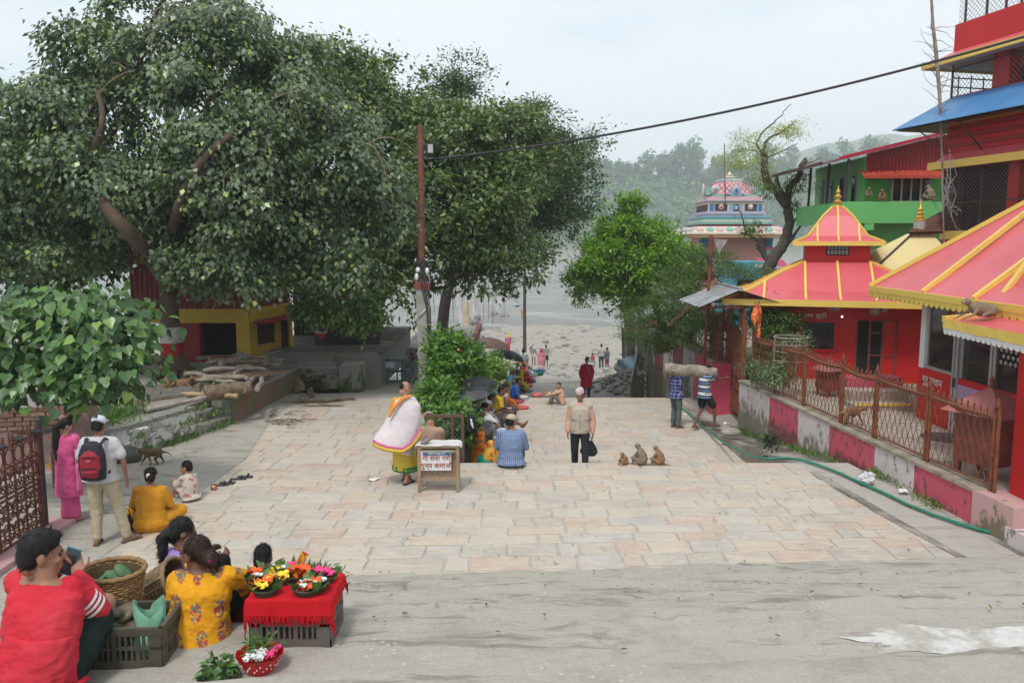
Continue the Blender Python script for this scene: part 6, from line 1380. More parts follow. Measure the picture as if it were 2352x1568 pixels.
for i,(px,s) in enumerate(ridge_px):
 y = 622 + rng.uniform(-12,14); x = (px - 1176)/1850.*y*.992; o = protos[i] if i < 5 else copy_tree(protos[i % 5])
 o.location = (x,y,hill_z(x,y) - .5); o['label'] = 'hazy skyline tree across the river, number %s from the left on the ridge' % ORD[i]; o.rotation_euler = (0,0,rng.uniform(0,6)); o.scale = (s*1.2,)*3
# far blue ridge
fr_ = []
for j in range(9):
 for i in range(81):
  x = lerp(-880,880,i/80); px = 1176 + 1850*x/1400.; yr = float(np.interp(px,[0,1300,1420,1560,1750,1850,2000,2150,2350],[420,420,412,405,372,345,318,320,330])) + 3*math.sin(px*.05) + 2*math.sin(px*.13)
  zr_ = EYE + (560 - yr)/1850.*1400; fr_.append((x,lerp(1180,1440,j/8),lerp(-12,zr_,math.sin(min(1,j/6.5)*PI/2)) if j < 7 else zr_ - (j - 6)*30))
link('far_hills',fmesh('far_hills',fr_,[(j*81 + i,j*81 + i + 1,(j + 1)*81 + i + 1,(j + 1)*81 + i) for j in range(8) for i in range(80)],True),HILL,kind='structure')
# ---------------------------------------------------------------- the air
hz = MB().box((0,700,98.5),(1900,1640,222)).build('haze',None,None); hz['kind'] = 'stuff'; hz.display_type = 'WIRE'
hm = bpy.data.materials.new('haze'); hm.use_nodes = True; hn = hm.node_tree.nodes; hn.remove(hn['Principled BSDF']); pv_ = hn.new('ShaderNodeVolumePrincipled')
pv_.inputs['Color'].default_value = (.88,.95,.98,1); pv_.inputs['Density'].default_value = .00075; pv_.inputs['Anisotropy'].default_value = .2
hm.node_tree.links.new(pv_.outputs[0],hn['Material Output'].inputs['Volume']); hz.data.materials.append(hm)
try: hm.cycles.homogeneous_volume = True
except Exception: pass
# ================================================================ people and animals
_ts = bpy.data.scenes.new('build'); _vl = _ts.view_layers[0]
def organic(mb,name,mt,parent,voxel=.012,it=4,fold=0.,ff=(26,9,38),local=True,seed=0.):
 me = bpy.data.meshes.new(name); me.from_pydata([tuple(v) for v in mb.v],[],mb.f); t = bpy.data.objects.new(name,me); _ts.collection.objects.link(t)
 r = t.modifiers.new('r','REMESH'); r.mode = 'VOXEL'; r.voxel_size = voxel; s = t.modifiers.new('s','SMOOTH'); s.factor = .5; s.iterations = it
 _vl.update(); out = bpy.data.meshes.new_from_object(t.evaluated_get(_vl.depsgraph)); bpy.data.objects.remove(t); bpy.data.meshes.remove(me)
 n = len(out.vertices); co = np.empty(n*3,np.float32); out.vertices.foreach_get('co',co); co = co.reshape(-1,3)
 if fold:
  no = np.empty(n*3,np.float32); out.vertex_normals.foreach_get('vector',no); no = no.reshape(-1,3); x,y,z = co.T
  q = np.random.RandomState(int(seed*10) % 9973 + 3); h = np.zeros(n,np.float32); am = 0
  for i in range(18):
   e = .55*1.22 ** i/6.; kv = unit(q.normal(size=(1,3))*[1,1,1.6])[0]*(ff[2]*e*1.5 if ff[2] > 8 else ff[0]*e)*([1.,1.,.25] if ff[2] < 12 else [.8,.8,1.25]); w_ = 1/(1 + .25*i); h += w_*np.abs(np.sin(co @ kv.astype(np.float32) + q.uniform(0,6.3) + .8*np.sin(co @ (kv[[1,2,0]]*.6).astype(np.float32)))); am += w_
  h = (.62 - h/am)*5.
  co = co + no*(fold*h)[:,None]; out.vertices.foreach_set('co',co.ravel())
 out.polygons.foreach_set('use_smooth',np.ones(len(out.polygons),bool)); out.materials.clear(); out.materials.append(mt); out.update()
 return link(name,out,None,parent)
def cloth(name,c,c2=None,scale=12.,lo=.5,hi=.6,rough=.85,var=.12):
 return mat('cloth ' + name,c,c2,rough=rough,scale=scale,lo=lo,hi=hi,var=var,bump=.25,bscale=220,spec=.2,obj=True,dist=.003)
def m_pattern(name,base,fn):
 m,N,L,B = nodes('cloth ' + name); v = N.new('ShaderNodeTexCoord').outputs['Object']; c = fn(N,L,v,base); f = ramp(N,[(.3,g3(.88)),(.7,g3(1.08))]); L.new(noise_(N,L,v,16,4),f.inputs[0])
 L.new(mixc(N,L,1.,c,f.outputs[0],'MULTIPLY'),B.inputs['Base Color']); B.inputs['Roughness'].default_value = .85; B.inputs['Specular IOR Level'].default_value = .2
 bump_(N,L,B,noise_(N,L,v,200,3),.2,.003); return m
def p_floral(N,L,v,base,cell=7.5,cols=((.42,.03,.04),(.16,.15,.12))):
 sp = N.new('ShaderNodeSeparateXYZ'); L.new(v,sp.inputs[0]); cb = N.new('ShaderNodeCombineXYZ'); L.new(math_(N,L,'ADD',sp.outputs[0],math_(N,L,'MULTIPLY',sp.outputs[1],.6)),cb.inputs[0]); L.new(math_(N,L,'MULTIPLY',sp.outputs[2],.72),cb.inputs[1])
 def vor(sc_,rnd): o = N.new('ShaderNodeTexVoronoi'); o.voronoi_dimensions = '2D'; o.inputs['Scale'].default_value = sc_; o.inputs['Randomness'].default_value = rnd; L.new(cb.outputs[0],o.inputs['Vector']); return o.outputs['Distance']
 a = ramp(N,[(.27,g3(1)),(.33,g3(0))]); L.new(vor(cell,.35),a.inputs[0]); n2 = noise_(N,L,v,55,2); b = ramp(N,[(.44,g3(0)),(.48,g3(1))]); L.new(n2,b.inputs[0]); cc = ramp(N,[(.24,cols[0]),(.34,cols[1])],'CONSTANT'); L.new(vor(cell*5,1),cc.inputs[0])
 return mixc(N,L,math_(N,L,'MULTIPLY',a.outputs[0],b.outputs[0]),base,cc.outputs[0])
def p_stripe(N,L,v,base,cols,per,ax=2,cuts=(0,.5)):
 s = N.new('ShaderNodeSeparateXYZ'); L.new(v,s.inputs[0]); f = math_(N,L,'FRACT',math_(N,L,'MULTIPLY',s.outputs[ax],1./per)); r = ramp(N,[(c,k) for c,k in zip(cuts,cols)],'CONSTANT'); L.new(f,r.inputs[0]); return r.outputs[0]
def p_check(N,L,v,base,c2,per,wd=.3,c3=None):
 s = N.new('ShaderNodeSeparateXYZ'); L.new(v,s.inputs[0]); out = base
 for ax in (0,2):
  f = math_(N,L,'FRACT',math_(N,L,'MULTIPLY',s.outputs[ax],1./per)); r = ramp(N,[(0,g3(1)),(wd,g3(0))],'CONSTANT'); L.new(f,r.inputs[0])
  out = mixc(N,L,math_(N,L,'MULTIPLY',r.outputs[0],.6 if c3 is None else .85),out,c2)
 return out
SKIN = mat('brown skin',(.30,.155,.095),(.25,.12,.075),rough=.55,scale=9,var=.06,bump=.05,bscale=80,obj=True)
SKIN_D = mat('dark brown skin',(.19,.095,.06),(.155,.075,.05),rough=.55,scale=9,var=.06,bump=.05,bscale=80,obj=True)
SKIN_L = mat('tan skin',(.40,.225,.145),(.34,.18,.115),rough=.55,scale=9,var=.06,bump=.05,bscale=80,obj=True)
HAIR = mat('black hair',(.008,.007,.007),(.016,.013,.012),rough=.55,scale=40,var=.3,bump=.5,bscale=90,stretch=(1,1,.25),obj=True,spec=.25)
GHAIR = mat('grey hair',(.16,.15,.145),(.3,.29,.28),rough=.7,scale=30,bump=.5,bscale=90,obj=True)
EYEM = mat('dark eye',(.015,.012,.012),rough=.25,bump=0)
STAND = dict(P=(0,0,.93),N=(0,.0,1.42),HD=(0,.03,1.575),S=(.172,0,1.36),E=(.225,-.02,1.10),W=(.235,.07,.86),HI=(.09,0,.91),K=(.10,.03,.49),A=(.10,0,.08),T=(.12,.15,.03))
SITK = dict(P=(0,0,.11),N=(0,.09,.59),HD=(0,.13,.745),S=(.17,.07,.545),E=(.25,.22,.36),W=(.14,.38,.46),HI=(.09,.02,.10),K=(.15,.37,.47),A=(.13,.44,.08),T=(.14,.60,.03))
SITX = dict(P=(0,0,.11),N=(0,.07,.60),HD=(0,.11,.755),S=(.17,.05,.555),E=(.25,.12,.32),W=(.16,.32,.24),HI=(.09,.02,.10),K=(.33,.30,.17),A=(-.06,.36,.08),T=(-.16,.38,.06))
SITS = dict(P=(0,0,.11),N=(0,.05,.60),HD=(0,.09,.755),S=(.175,.03,.555),E=(.25,.10,.31),W=(.16,.32,.25),HI=(.09,.03,.10),K=(.13,.43,.12),A=(.13,.44,-.30),T=(.14,.58,-.36))
SQUAT = dict(P=(0,-.05,.25),N=(0,.16,.68),HD=(0,.22,.83),S=(.17,.15,.64),E=(.24,.34,.46),W=(.12,.50,.44),HI=(.09,-.03,.25),K=(.15,.33,.50),A=(.12,.10,.08),T=(.14,.25,.03))
def joints(base,k,over):
 J = {}
 for n,p in base.items():
  if n in ('P','N','HD'): J[n] = V(p)
  else: J['R' + n] = V(p); J['L' + n] = V((-p[0],p[1],p[2]))
 for n,p in over.items(): J[n] = V(p)
 return {n: p*k for n,p in J.items()}
def bend(J,pts,ang,piv):
 m = Matrix.Rotation(-ang,3,'X')
 for n in pts: J[n] = m @ (J[n] - piv) + piv
UP_ = ('N','HD','RS','LS','RE','LE','RW','LW')
def hand(m,wr,d,palm,k,curl=.35,side=1,rmin=.009,open_=1.):
 d = V(d).normalized(); palm = V(palm); palm = (palm - d*palm.dot(d)).normalized(); lat = d.cross(palm)*side
 m.tube([wr - d*.03*k,wr,wr + d*.035*k,wr + d*.09*k],[.026*k,.028*k,.040*k,.040*k],8,lat=lat,r2=[.022*k,.019*k,.018*k,.016*k])
 for i,(o,Ln) in enumerate(((-.031,.058),(-.0105,.072),(.0105,.078),(.031,.068))):
  p = wr + d*.085*k + lat*o*k; q = [p]; dd = d
  for j in range(3): dd = (dd + palm*curl*(.6 + .5*j)).normalized(); q.append(q[-1] + dd*Ln*k*(.45,.32,.25)[j])
  m.tube([p - d*.02*k] + q,[rmin]*4 + [rmin*.75],6)
 b = wr + d*.025*k + lat*.034*k; t1 = b + (lat*.8 + d*.6 + palm*.25).normalized()*.042*k; m.tube([b - lat*.01,t1,t1 + (d*.8 + lat*.2 + palm*.4).normalized()*.034*k],[rmin*1.35,rmin*1.2,rmin*.9],6)
def strands(t,ho,HD,M,mt,lift,ln,n=900):
 me = ho.data; c = np.empty(len(me.vertices)*3,np.float32); me.vertices.foreach_get('co',c); c = c.reshape(-1,3); no = np.empty_like(c).ravel(); me.vertex_normals.foreach_get('vector',no); no = no.reshape(-1,3)
 i = nr.randint(0,len(c),n); p,q = c[i],no[i]; bk = np.array(M @ V((0,-.5,-.75))); tg = bk - q*(q @ bk)[:,None]; ax = unit(tg + sph(n)*.25) + q*lift
 link('hair_strands',leaf_mesh('hair_strands',p - q*.004,ax,q + sph(n)*.2,ln*nr.uniform(.6,1.3,n),.006,.05),mt,t,'stuff')
def headM(yaw,pitch,tilt=0.): return Euler((-pitch,tilt,yaw),'XYZ').to_matrix() if False else Matrix.Rotation(yaw,3,'Z') @ Matrix.Rotation(-pitch,3,'X') @ Matrix.Rotation(tilt,3,'Y')
def put_head(m,c,M,k):
 b = lambda p,r,n=12,q=8: m.ball(c + M @ (V(p)*k),tuple(V((r,r,r) if isinstance(r,float) else r)*k),M,n,q)
 b((0,-.012,.03),(.073,.092,.086)); b((0,.03,-.04),(.056,.064,.076)); b((0,.065,-.092),(.026,.024,.02)); b((0,.077,.020),(.05,.016,.012)); b((0,-.06,-.05),(.05,.04,.06))
 m.tube([c + M @ (V(p)*k) for p in ((0,.088,.018),(0,.104,-.016),(0,.108,-.030))],[.007*k,.013*k,.015*k],8); b((0,.09,-.062),(.024,.012,.006)); b((0,.088,-.072),(.020,.012,.007))
 for s in (-1,1): b((s*.077,-.008,-.01),(.011,.024,.033)); b((s*.036,.066,-.026),(.024,.022,.022));
def human(label,loc,rz,base,H=1.65,over=None,wover=None,lean=0.,yaw=0.,pitch=.1,tilt=0.,skin=SKIN,vox=.013,top=None,bottom=None,hair='short',hairm=HAIR,hat=None,shoes=None,fat=1.,cat='person',group=None,hands=True,face=True,female=False,cover=None,curl=.35,palms=None,hdirs=None,barefoot=True,tf=(.008,(26,9,40))):
 name = 'person'; t = thing(name,label,cat,loc,rz,group); k = H/1.7; J = joints(base,k,over or {}); piv = V(J['P'])
 if lean: bend(J,UP_,lean,piv)
 if wover:
  im = wmat(t).inverted()
  for n,p in wover.items(): J[n] = im @ V(p)
 lat = (J['RS'] - J['LS']).normalized(); latH = (J['RHI'] - J['LHI']).normalized(); N_,Pp,HD = J['N'],J['P'],J['HD']; M = headM(yaw,pitch,tilt)
 kh = k*max(1.,min(1.4,1.42/H)); f = fat*k; mid = (Pp + N_)/2 + (-lat.cross((N_ - Pp).normalized()))*(-.02*k)
 path = [Pp - (N_ - Pp).normalized()*.07*k,Pp,lv(Pp,mid,.6),mid,lv(mid,N_,.45),lv(mid,N_,.82),N_ + (N_ - mid).normalized()*.015]
 wv = [.13,.155,.138 if female else .15,.142 if female else .156,.168,.165,.07]; dv = [.10,.118,.105,.11,.118,.095,.062]
 def torso(m,g,cut=7): m.tube(path[:cut],[a*f + g for a in wv[:cut]],16,lat=lat,r2=[a*f + g for a in dv[:cut]])
 b = MB(); torso(b,-.014)
 nd = (HD - N_).normalized(); b.tube([N_ - nd*.05,N_ + nd*.03,HD - nd*.03*k],[.062*k,.052*k,.05*k],10); put_head(b,HD,M,kh)
 for s,q in ((1,'R'),(-1,'L')):
  b.cap(J[q + 'S'],J[q + 'E'],.048*f,.036*k); b.cap(J[q + 'E'],J[q + 'W'],.036*k,.024*k); b.cap(lv(N_,J[q + 'S'],.3) - (N_ - Pp).normalized()*.03,J[q + 'S'],.055*f,.055*f)
  hd = (J[q + 'W'] - J[q + 'E']).normalized() if not hdirs or q not in hdirs else V(hdirs[q])
  pl = V((-s,.2,0)) if not palms or q not in palms else V(palms[q])
  if hands: hand(b,J[q + 'W'],hd,pl,k,curl,s if not palms or q not in palms else s,max(.0088,vox*.72))
  else: b.cap(J[q + 'W'],J[q + 'W'] + hd*.1*k,.028*k,.022*k)
  b.cap(J[q + 'HI'],J[q + 'K'],.080*f,.052*f); b.cap(J[q + 'K'],J[q + 'A'],.052*k,.034*k); b.cap(lv(J[q + 'K'],J[q + 'A'],.15),lv(J[q + 'K'],J[q + 'A'],.45),.05*k,.048*k)
  fd = (J[q + 'T'] - J[q + 'A']); fl = V((fd.x,fd.y,0)).normalized() if V((fd.x,fd.y,0)).length > .02 else V((0,1,0))
  b.tube([J[q + 'A'] - fl*.05*k - V((0,0,.035*k)),J[q + 'A'] - V((0,0,.03*k)),lv(J[q + 'A'],J[q + 'T'],.6) - V((0,0,.01*k)),J[q + 'T']],[.03*k,.036*k,.042*k,.03*k],8,r2=[.035*k,.045*k,.03*k,.018*k],lat=fl.cross(V((0,0,1))))
 body = organic(b,'body',skin,t,vox,3)
 if face:
  for s in (-1,1):
   MB().ball(HD + M @ (V((s*.030,.078,.002))*kh),(.0125*kh,.008*kh,.0065*kh),M,8,5).build('eye',EYEM,t,local=True,smooth=180)
   MB().ball(HD + M @ (V((s*.031,.084,.021))*kh),(.019*k,.007*k,.004*k),M,8,5).build('eyebrow',hairm,t,local=True,smooth=180)
  MB().ball(HD + M @ (V((0,.0985,-.067))*kh),(.019*k,.006*k,.004*k),M,8,5).build('mouth',mat('lips',(.17,.06,.05),bump=0),t,local=True,smooth=180)
 # hair
 hb = lambda m,p,r,n=14,q=10: m.ball(HD + M @ (V(p)*kh),tuple(V(r)*kh),M,n,q)
 if hair and hair != 'bald':
  m = MB(); hb(m,(0,-.024,.045),(.082,.094,.085)); hb(m,(0,-.055,-.005),(.074,.062,.075))
  if hair == 'thick': hb(m,(0,-.01,.07),(.08,.092,.07)); hb(m,(0,.04,.095),(.055,.045,.03))
  if hair in ('bun','flowerbun'): hb(m,(0,-.12,-.02),(.05,.042,.05)); hb(m,(0,-.09,.03),(.06,.05,.06))
  if hair == 'topbun': hb(m,(0,-.05,.14),(.035,.035,.04))
  if hair == 'sidebun': hb(m,(.03,-.125,-.02),(.045,.045,.055)); hb(m,(0,-.02,.05),(.085,.1,.082))
  if hair in ('tail','long'):
   L_ = .26 if hair == 'tail' else .62; bk_ = V((0,-1,0)) if hair == 'tail' else V((-.3,-.8,0)); p0 = HD + M @ (V((0,-.09,.0))*k)
   m.tube([p0,p0 + M @ V((0,-.05,-.05)),p0 + bk_*.07 + V((0,0,-L_*.5)),p0 + bk_*.06 + V((0,0,-L_))],[.05*k,.05*k,(.04 if hair == 'tail' else .085)*k,.02*k],8)
  ho = organic(m,'hair',hairm,t,max(.009,vox*.8),3,.004,(90,40,30))
  if vox < .0128: strands(t,ho,HD,M,hairm,.35 if hair in ('thick','short') else .1,.028 if hair in ('thick','short') else .05)
 elif hair == 'bald' and hairm is GHAIR:
  m = MB(); hb(m,(0,-.045,-.005),(.079,.07,.05)); organic(m,'hair',hairm,t,max(.009,vox*.8),2)
 # trousers and skirts
 if bottom:
  kind,bm = bottom[0],bottom[1]; m = MB()
  if kind in ('pants','shorts','leggings'):
   loose = {'pants': .018,'shorts': .028,'leggings': .008}[kind]
   m.tube(path[:3],[a*f + loose*.8 for a in wv[:3]],14,lat=latH,r2=[a*f + loose*.8 for a in dv[:3]])
   for q in ('R','L'):
    m.cap(J[q + 'HI'],J[q + 'K'],.086*f + loose,.058*f + loose) if kind != 'shorts' else m.cap(J[q + 'HI'],lv(J[q + 'HI'],J[q + 'K'],.74),.086*f + loose,.074*f + loose)
    if kind != 'shorts':
     e = lv(J[q + 'K'],J[q + 'A'],.93 if kind == 'pants' else .86); m.cap(J[q + 'K'],e,.058*f + loose,.040*k + loose*1.3)
   organic(m,'trousers' if kind == 'pants' else kind,bm,t,vox,4,.007,(24,8,44),seed=len(label))
  elif kind == 'skirt':
   hemz = bottom[2] if len(bottom) > 2 else .06; fl = bottom[3] if len(bottom) > 3 else .2; c = (J['RA'] + J['LA'])/2; sp = (J['RA'] - J['LA']).length/2
   m.tube([lv(Pp,N_,.22),Pp,lv(Pp,V((c.x,c.y,Pp.z*.5)),.5) ,V((c.x,c.y,lerp(hemz,Pp.z,.35))),V((c.x,c.y,hemz))],[.14*f,.175*f,.185*f,(fl*.95 + sp*.3)*k,(fl + sp*.5)*k],20,lat=latH,r2=[.115*f,.14*f,.15*f,fl*.85*k + sp*.2,fl*.9*k + sp*.3])
   organic(m,'skirt',bm,t,vox,4,.010,(30,5,4),seed=len(label))
  elif kind == 'drape':
   for q in ('R','L'): m.cap(J[q + 'HI'],J[q + 'K'],.11*f,.085*f); m.cap(J[q + 'K'],lv(J[q + 'K'],J[q + 'A'],.85),.085*f,.075*f)
   m.ball(lv(Pp,(J['RK'] + J['LK'])/2,.35),(.22*f,.2*f,.12*f)); m.ball(lv((J['RK'] + J['LK'])/2,(J['RA'] + J['LA'])/2,.5),(.16*f,.10*f,.15*f)); m.ball(Pp + V((0,-.02,-.02)),(.2*f,.17*f,.13*f))
   organic(m,'draped_skirt',bm,t,vox,5,.010,(24,7,24),seed=len(label))
 if top:
  kind,tm_ = top[0],top[1]; hem = top[2] if len(top) > 2 else 0.; g = .015; m = MB(); m.tube(path,[a*f + g + (.012 if i < 4 else 0) for i,a in enumerate(wv)],16,lat=lat,r2=[a*f + g + (.014 if i < 4 else 0) for i,a in enumerate(dv)]); m.tube([path[2],path[1],path[0] - (N_ - Pp).normalized()*.02],[.15*f + .026,.16*f + .026,.155*f + .022],16,lat=lat,r2=[.112*f + .026,.122*f + .028,.115*f + .026])
  if hem: m.tube([path[1],Pp - (N_ - Pp).normalized()*hem],[.16*f + .038,.178*f + .045],16,lat=lat,r2=[.122*f + .038,.14*f + .045])
  for q in ('R','L'):
   m.cap(lv(N_,J[q + 'S'],.35) - (N_ - Pp).normalized()*.035,J[q + 'S'],.055*f + .006,.056*f + .009)
   if kind in ('long','short','half','tee'):
    e = J[q + 'E']; m.cap(J[q + 'S'],lv(J[q + 'S'],e,.72) if kind in ('short','tee') else e,.056*f + .010,(.054 if kind != 'long' else .046)*k + g*1.2)
    if kind == 'long': m.cap(e,lv(e,J[q + 'W'],.94),.046*k + g,.032*k + g*1.1)
    if kind == 'half': m.cap(e,lv(e,J[q + 'W'],.45),.046*k + g,.046*k + g*1.3)
  organic(m,'shirt',tm_,t,vox,4,tf[0],tf[1],seed=len(label)*.7)
 if shoes:
  for q in ('R','L'):
   fd = J[q + 'T'] - J[q + 'A']; fl = V((fd.x,fd.y,fd.z + .05*k)).normalized(); m = MB(); sd_ = fl.cross(V((0,0,1))).normalized()
   a = J[q + 'A'] - V((0,0,.055*k));
   if shoes[0] == 'shoe': m.tube([a - fl*.07*k + V((0,0,.02)),a + V((0,0,.03)),lv(a,J[q + 'T'],.6) + V((0,0,.012)),J[q + 'T'] + fl*.03],[.038*k,.047*k,.05*k,.03*k],10,lat=sd_,r2=[.045*k,.055*k,.038*k,.02*k])
   else: m.tube([a - fl*.07*k - V((0,0,.012)),a - V((0,0,.012)),J[q + 'T'] - V((0,0,.018)),J[q + 'T'] + fl*.035 - V((0,0,.018))],[.035*k,.042*k,.05*k,.03*k],10,lat=sd_,r2=.013); m.tube([lv(a,J[q + 'T'],.62) + sd_*s_*.052*k + V((0,0,.02*abs(abs(s_) - 1)*2)) for s_ in (-1,-.6,0,.6,1)],.013,6)
   m.build(shoes[0],shoes[1],t,local=True,smooth=50)
 if hat:
  hk,hm_ = hat[0],hat[1]; m = MB(); hb2 = lambda p,r: m.ball(HD + M @ (V(p)*k),tuple(V(r)*k),M,16,10)
  if hk == 'cap':
   hb2((0,-.014,.058),(.088,.103,.075)); m.tube([HD + M @ (V(p)*k) for p in ((0,.05,.055),(0,.11,.052),(0,.165,.035))],[.075*k,.07*k,.045*k],14,lat=M @ V((1,0,0)),r2=.010); organic(m,'cap',hm_,t,.009,2)
  elif hk == 'topi':
   m.tube([HD + M @ (V(p)*k) for p in ((0,-.012,.04),(0,-.014,.09),(.008,-.012,.125),(.012,-.01,.145))],[.088*k,.087*k,.082*k,.06*k],16,lat=M @ V((1,0,0)),r2=[.10*k,.098*k,.085*k,.06*k]); organic(m,'topi_hat',hm_,t,.01,3)
  elif hk == 'turban':
   hb2((0,-.015,.065),(.092,.105,.062)); hb2((0,-.01,.045),(.10,.115,.03)); organic(m,'turban',hm_,t,.014,2,.006)
  elif hk == 'scarf':
   hb2((0,-.028,.035),(.094,.100,.10)); m.tube([HD + M @ (V((0,-.05,.02))*k),N_ + (HD - N_)*.2 - (M @ V((0,.05,0))),lv(N_,Pp,.35) - M @ V((0,.06,0))],[.085*k,.11*k,.18*k],14,lat=lat,r2=[.06*k,.08*k,.07*k])
   for s in (-1,1): m.cap(HD + M @ (V((s*.07,-.03,-.03))*k),N_ + lat*s*.1*k,.045*k,.07*k)
   organic(m,'head_scarf',hm_,t,vox,3,.007,seed=len(label))
 return t,J,M
def part(t,m,name,mt,vox=.012,it=4,fold=.006,ff=(26,9,40)): return organic(m,name,mt,t,vox,it,fold,ff)
C = cloth
# ---- foreground sellers
T1,T2,T3 = 1.44,1.28,1.12
red_t = C('red jersey',(.52,.02,.035),(.58,.06,.075),scale=2.5,lo=.35,hi=.75)
hx = P(97,1272,4.12); nk = P(108,1345,4.08)
t,J,M = human('man in a red jersey and white striped black shorts, looking at a phone',(-2.47,3.98,T1),R(-28),SITK,1.76,lean=.05,yaw=R(-28),pitch=.12,skin=SKIN,vox=.0105,fat=1.12,hair='thick',tf=(.011,(34,8,48)),top=('long',red_t,.03),bottom=('shorts',C('black shorts',(.012,.022,.02),(.02,.03,.028))),
 wover=dict(HD=hx,N=nk,RS=P(158,1352,4.12),LS=P(42,1338,4.16),RE=P(222,1398,4.22),RW=P(180,1322,4.42),LE=P(80,1345,4.48),LW=P(146,1290,4.55),RK=P(242,1384,4.34),RA=P(232,1478,4.5),RT=P(240,1480,4.8),LK=P(110,1390,4.62),LA=P(120,1480,4.8),LT=P(130,1485,4.95)),
 hdirs=dict(R=(-.55,.3,.55),L=(.55,-.1,.3)),palms=dict(R=(-.3,-.1,.9),L=(.6,-.5,.0)),curl=.5)
m = MB(); m.tube([V((0,-.01,.0)),V((0,-.015,.12)),V((0,.0,.26)),V((0,.02,.36))],[.215,.228,.222,.205],18,lat=(1,0,0),r2=[.185,.20,.185,.16]); organic(m,'shirt_tail',red_t,t,.0105,4,.011,(34,8,48),seed=5)
a,b = J['RS'],J['RE']; d = (b - a)
for s in (.56,.71,.86):
 p = a + d*s; u,v = perp(d); MB().tube([p - d.normalized()*.008,p + d.normalized()*.008],.0845 - .014*s,20,caps=False).build('sleeve_stripe',WHITEP,t,local=True,smooth=180)
ph = thing('phone','dark phone in a blue green case held up by the man in red','phone',P(160,1288,4.46)); Rp = Matrix.Rotation(.32,3,'Y') @ Matrix.Rotation(-.25,3,'X')
MB().box(P(160,1288,4.46),(.078,.012,.155),M=Rp).build('case',mat('teal phone case',(.03,.25,.28),rough=.4),ph); MB().box(P(160,1288,4.46) + Rp @ V((0,-.008,0)),(.070,.004,.145),M=Rp).build('screen',m_glass('phone screen',(.02,.022,.03),.12),ph)
m = MB()
a,b = J['RHI'],J['RK']
for s in (-.022,0,.022): m.tube([a + (b - a)*.42 + V((.085*1.1,-.045 + s,.025 + s*.3)),a + (b - a)*.62 + V((.079,-.055 + s,.022 + s*.3)),a + (b - a)*.84 + V((.07,-.055 + s,.015 + s*.3))],.006,5)
m.build('shorts_stripe',WHITEP,t,local=True)
# woman in the yellow flowered tunic
yel = m_pattern('marigold floral',(.66,.30,.012),p_floral)
t,J,M = human('woman in a yellow flowered tunic, hair in a bun, back turned',P(452,1462,4.64),R(-12),SITK,1.62,skin=SKIN_D,vox=.0095,female=True,hair=None,fat=1.06,yaw=R(82),pitch=.05,top=None,bottom=('leggings',C('black leggings',(.010,.010,.011))),
 wover=dict(P=P(452,1452,4.66),N=P(458,1318,4.74),HD=P(446,1268,4.76),RS=P(520,1322,4.76),LS=P(412,1334,4.72),RE=P(572,1330,4.92),RW=P(600,1318,5.16),LE=P(396,1404,4.70),LW=P(408,1440,4.90),RHI=P(482,1440,4.75),LHI=P(430,1440,4.75),RK=P(548,1352,5.02),RA=P(548,1432,5.24),RT=P(560,1438,5.40),LK=P(400,1380,5.05),LA=P(402,1450,5.25),LT=P(400,1456,5.40)),hands=True)
for p in ():
 pass
k = 1.62/1.7; hh = lambda p: J['HD'] + M @ (V(p)*k)
m = MB(); m.ball(hh((0,-.03,.035)),tuple(V((.082,.093,.086))*k),M,14,10); m.ball(hh((0,-.075,.0)),tuple(V((.07,.06,.07))*k),M,14,10); m.ball(hh((0,-.135,-.035)),tuple(V((.058,.052,.062))*k),M,12,8); m.ball(hh((0,-.145,-.0)),tuple(V((.03,.035,.035))*k),M,12,8)
ho_ = organic(m,'hair',mat('brown black hair',(.012,.008,.006),(.04,.02,.012),rough=.5,scale=30,bump=.5,bscale=90,obj=True,spec=.2),t,.008,3,.004,(100,40,36)); strands(t,ho_,J['HD'],M,ho_.data.materials[0],.06,.05,700)
MB().ball(hh((-.03,-.15,-.03)),.02).build('hair_tie',mat('magenta hair tie',(.45,.02,.12)),t,local=True,smooth=180)
MB().ball(hh((.082,-.0,-.058)),(.009,.009,.018)).build('earring',GOLD,t,local=True,smooth=180); MB().ball(hh((-.082,-.0,-.058)),(.009,.009,.018)).build('earring',GOLD,t,local=True,smooth=180)
iw_ = wmat(t).inverted(); Q = lambda px,py,Y: iw_ @ P(px,py,Y)
lat = (J['RS'] - J['LS']).normalized(); m = MB()
m.tube([J['N'] + V((0,0,.02)),lv(J['N'],J['P'],.12),lv(J['N'],J['P'],.3),lv(J['N'],J['P'],.6),lv(J['N'],J['P'],.85),J['P'] - V((0,.0,.03)),J['P'] + V((0,-.02,-.10))],[.085,.168,.192,.182,.192,.22,.24],20,lat=lat,r2=[.08,.13,.155,.15,.16,.185,.20])
m.cap(lv(J['N'],J['RS'],.4) - V((0,0,.03)),J['RS'],.065,.072); m.cap(lv(J['N'],J['LS'],.4) - V((0,0,.03)),J['LS'],.065,.072)
m.cap(J['RS'],J['RE'],.074,.068); m.cap(J['RE'],lv(J['RE'],J['RW'],.55),.068,.062); m.cap(J['LS'],J['LE'],.072,.066); m.cap(J['LE'],lv(J['LE'],J['LW'],.6),.066,.06)
m.ball(Q(560,1350,4.98),(.05,.06,.06))
organic(m,'tunic',yel,t,.0095,3,.012,(30,9,46),seed=3)
m = MB(); m.grid(lambda u,v: Q(lerp(506,545,u),lerp(1335,1390,v) - 10*u,4.92 + .1*u),6,6); m.build('scarf_end',mat('yellow pink scarf',(.72,.50,.12),(.65,.09,.13),scale=9,lo=.5,hi=.55),t,local=True,smooth=180)
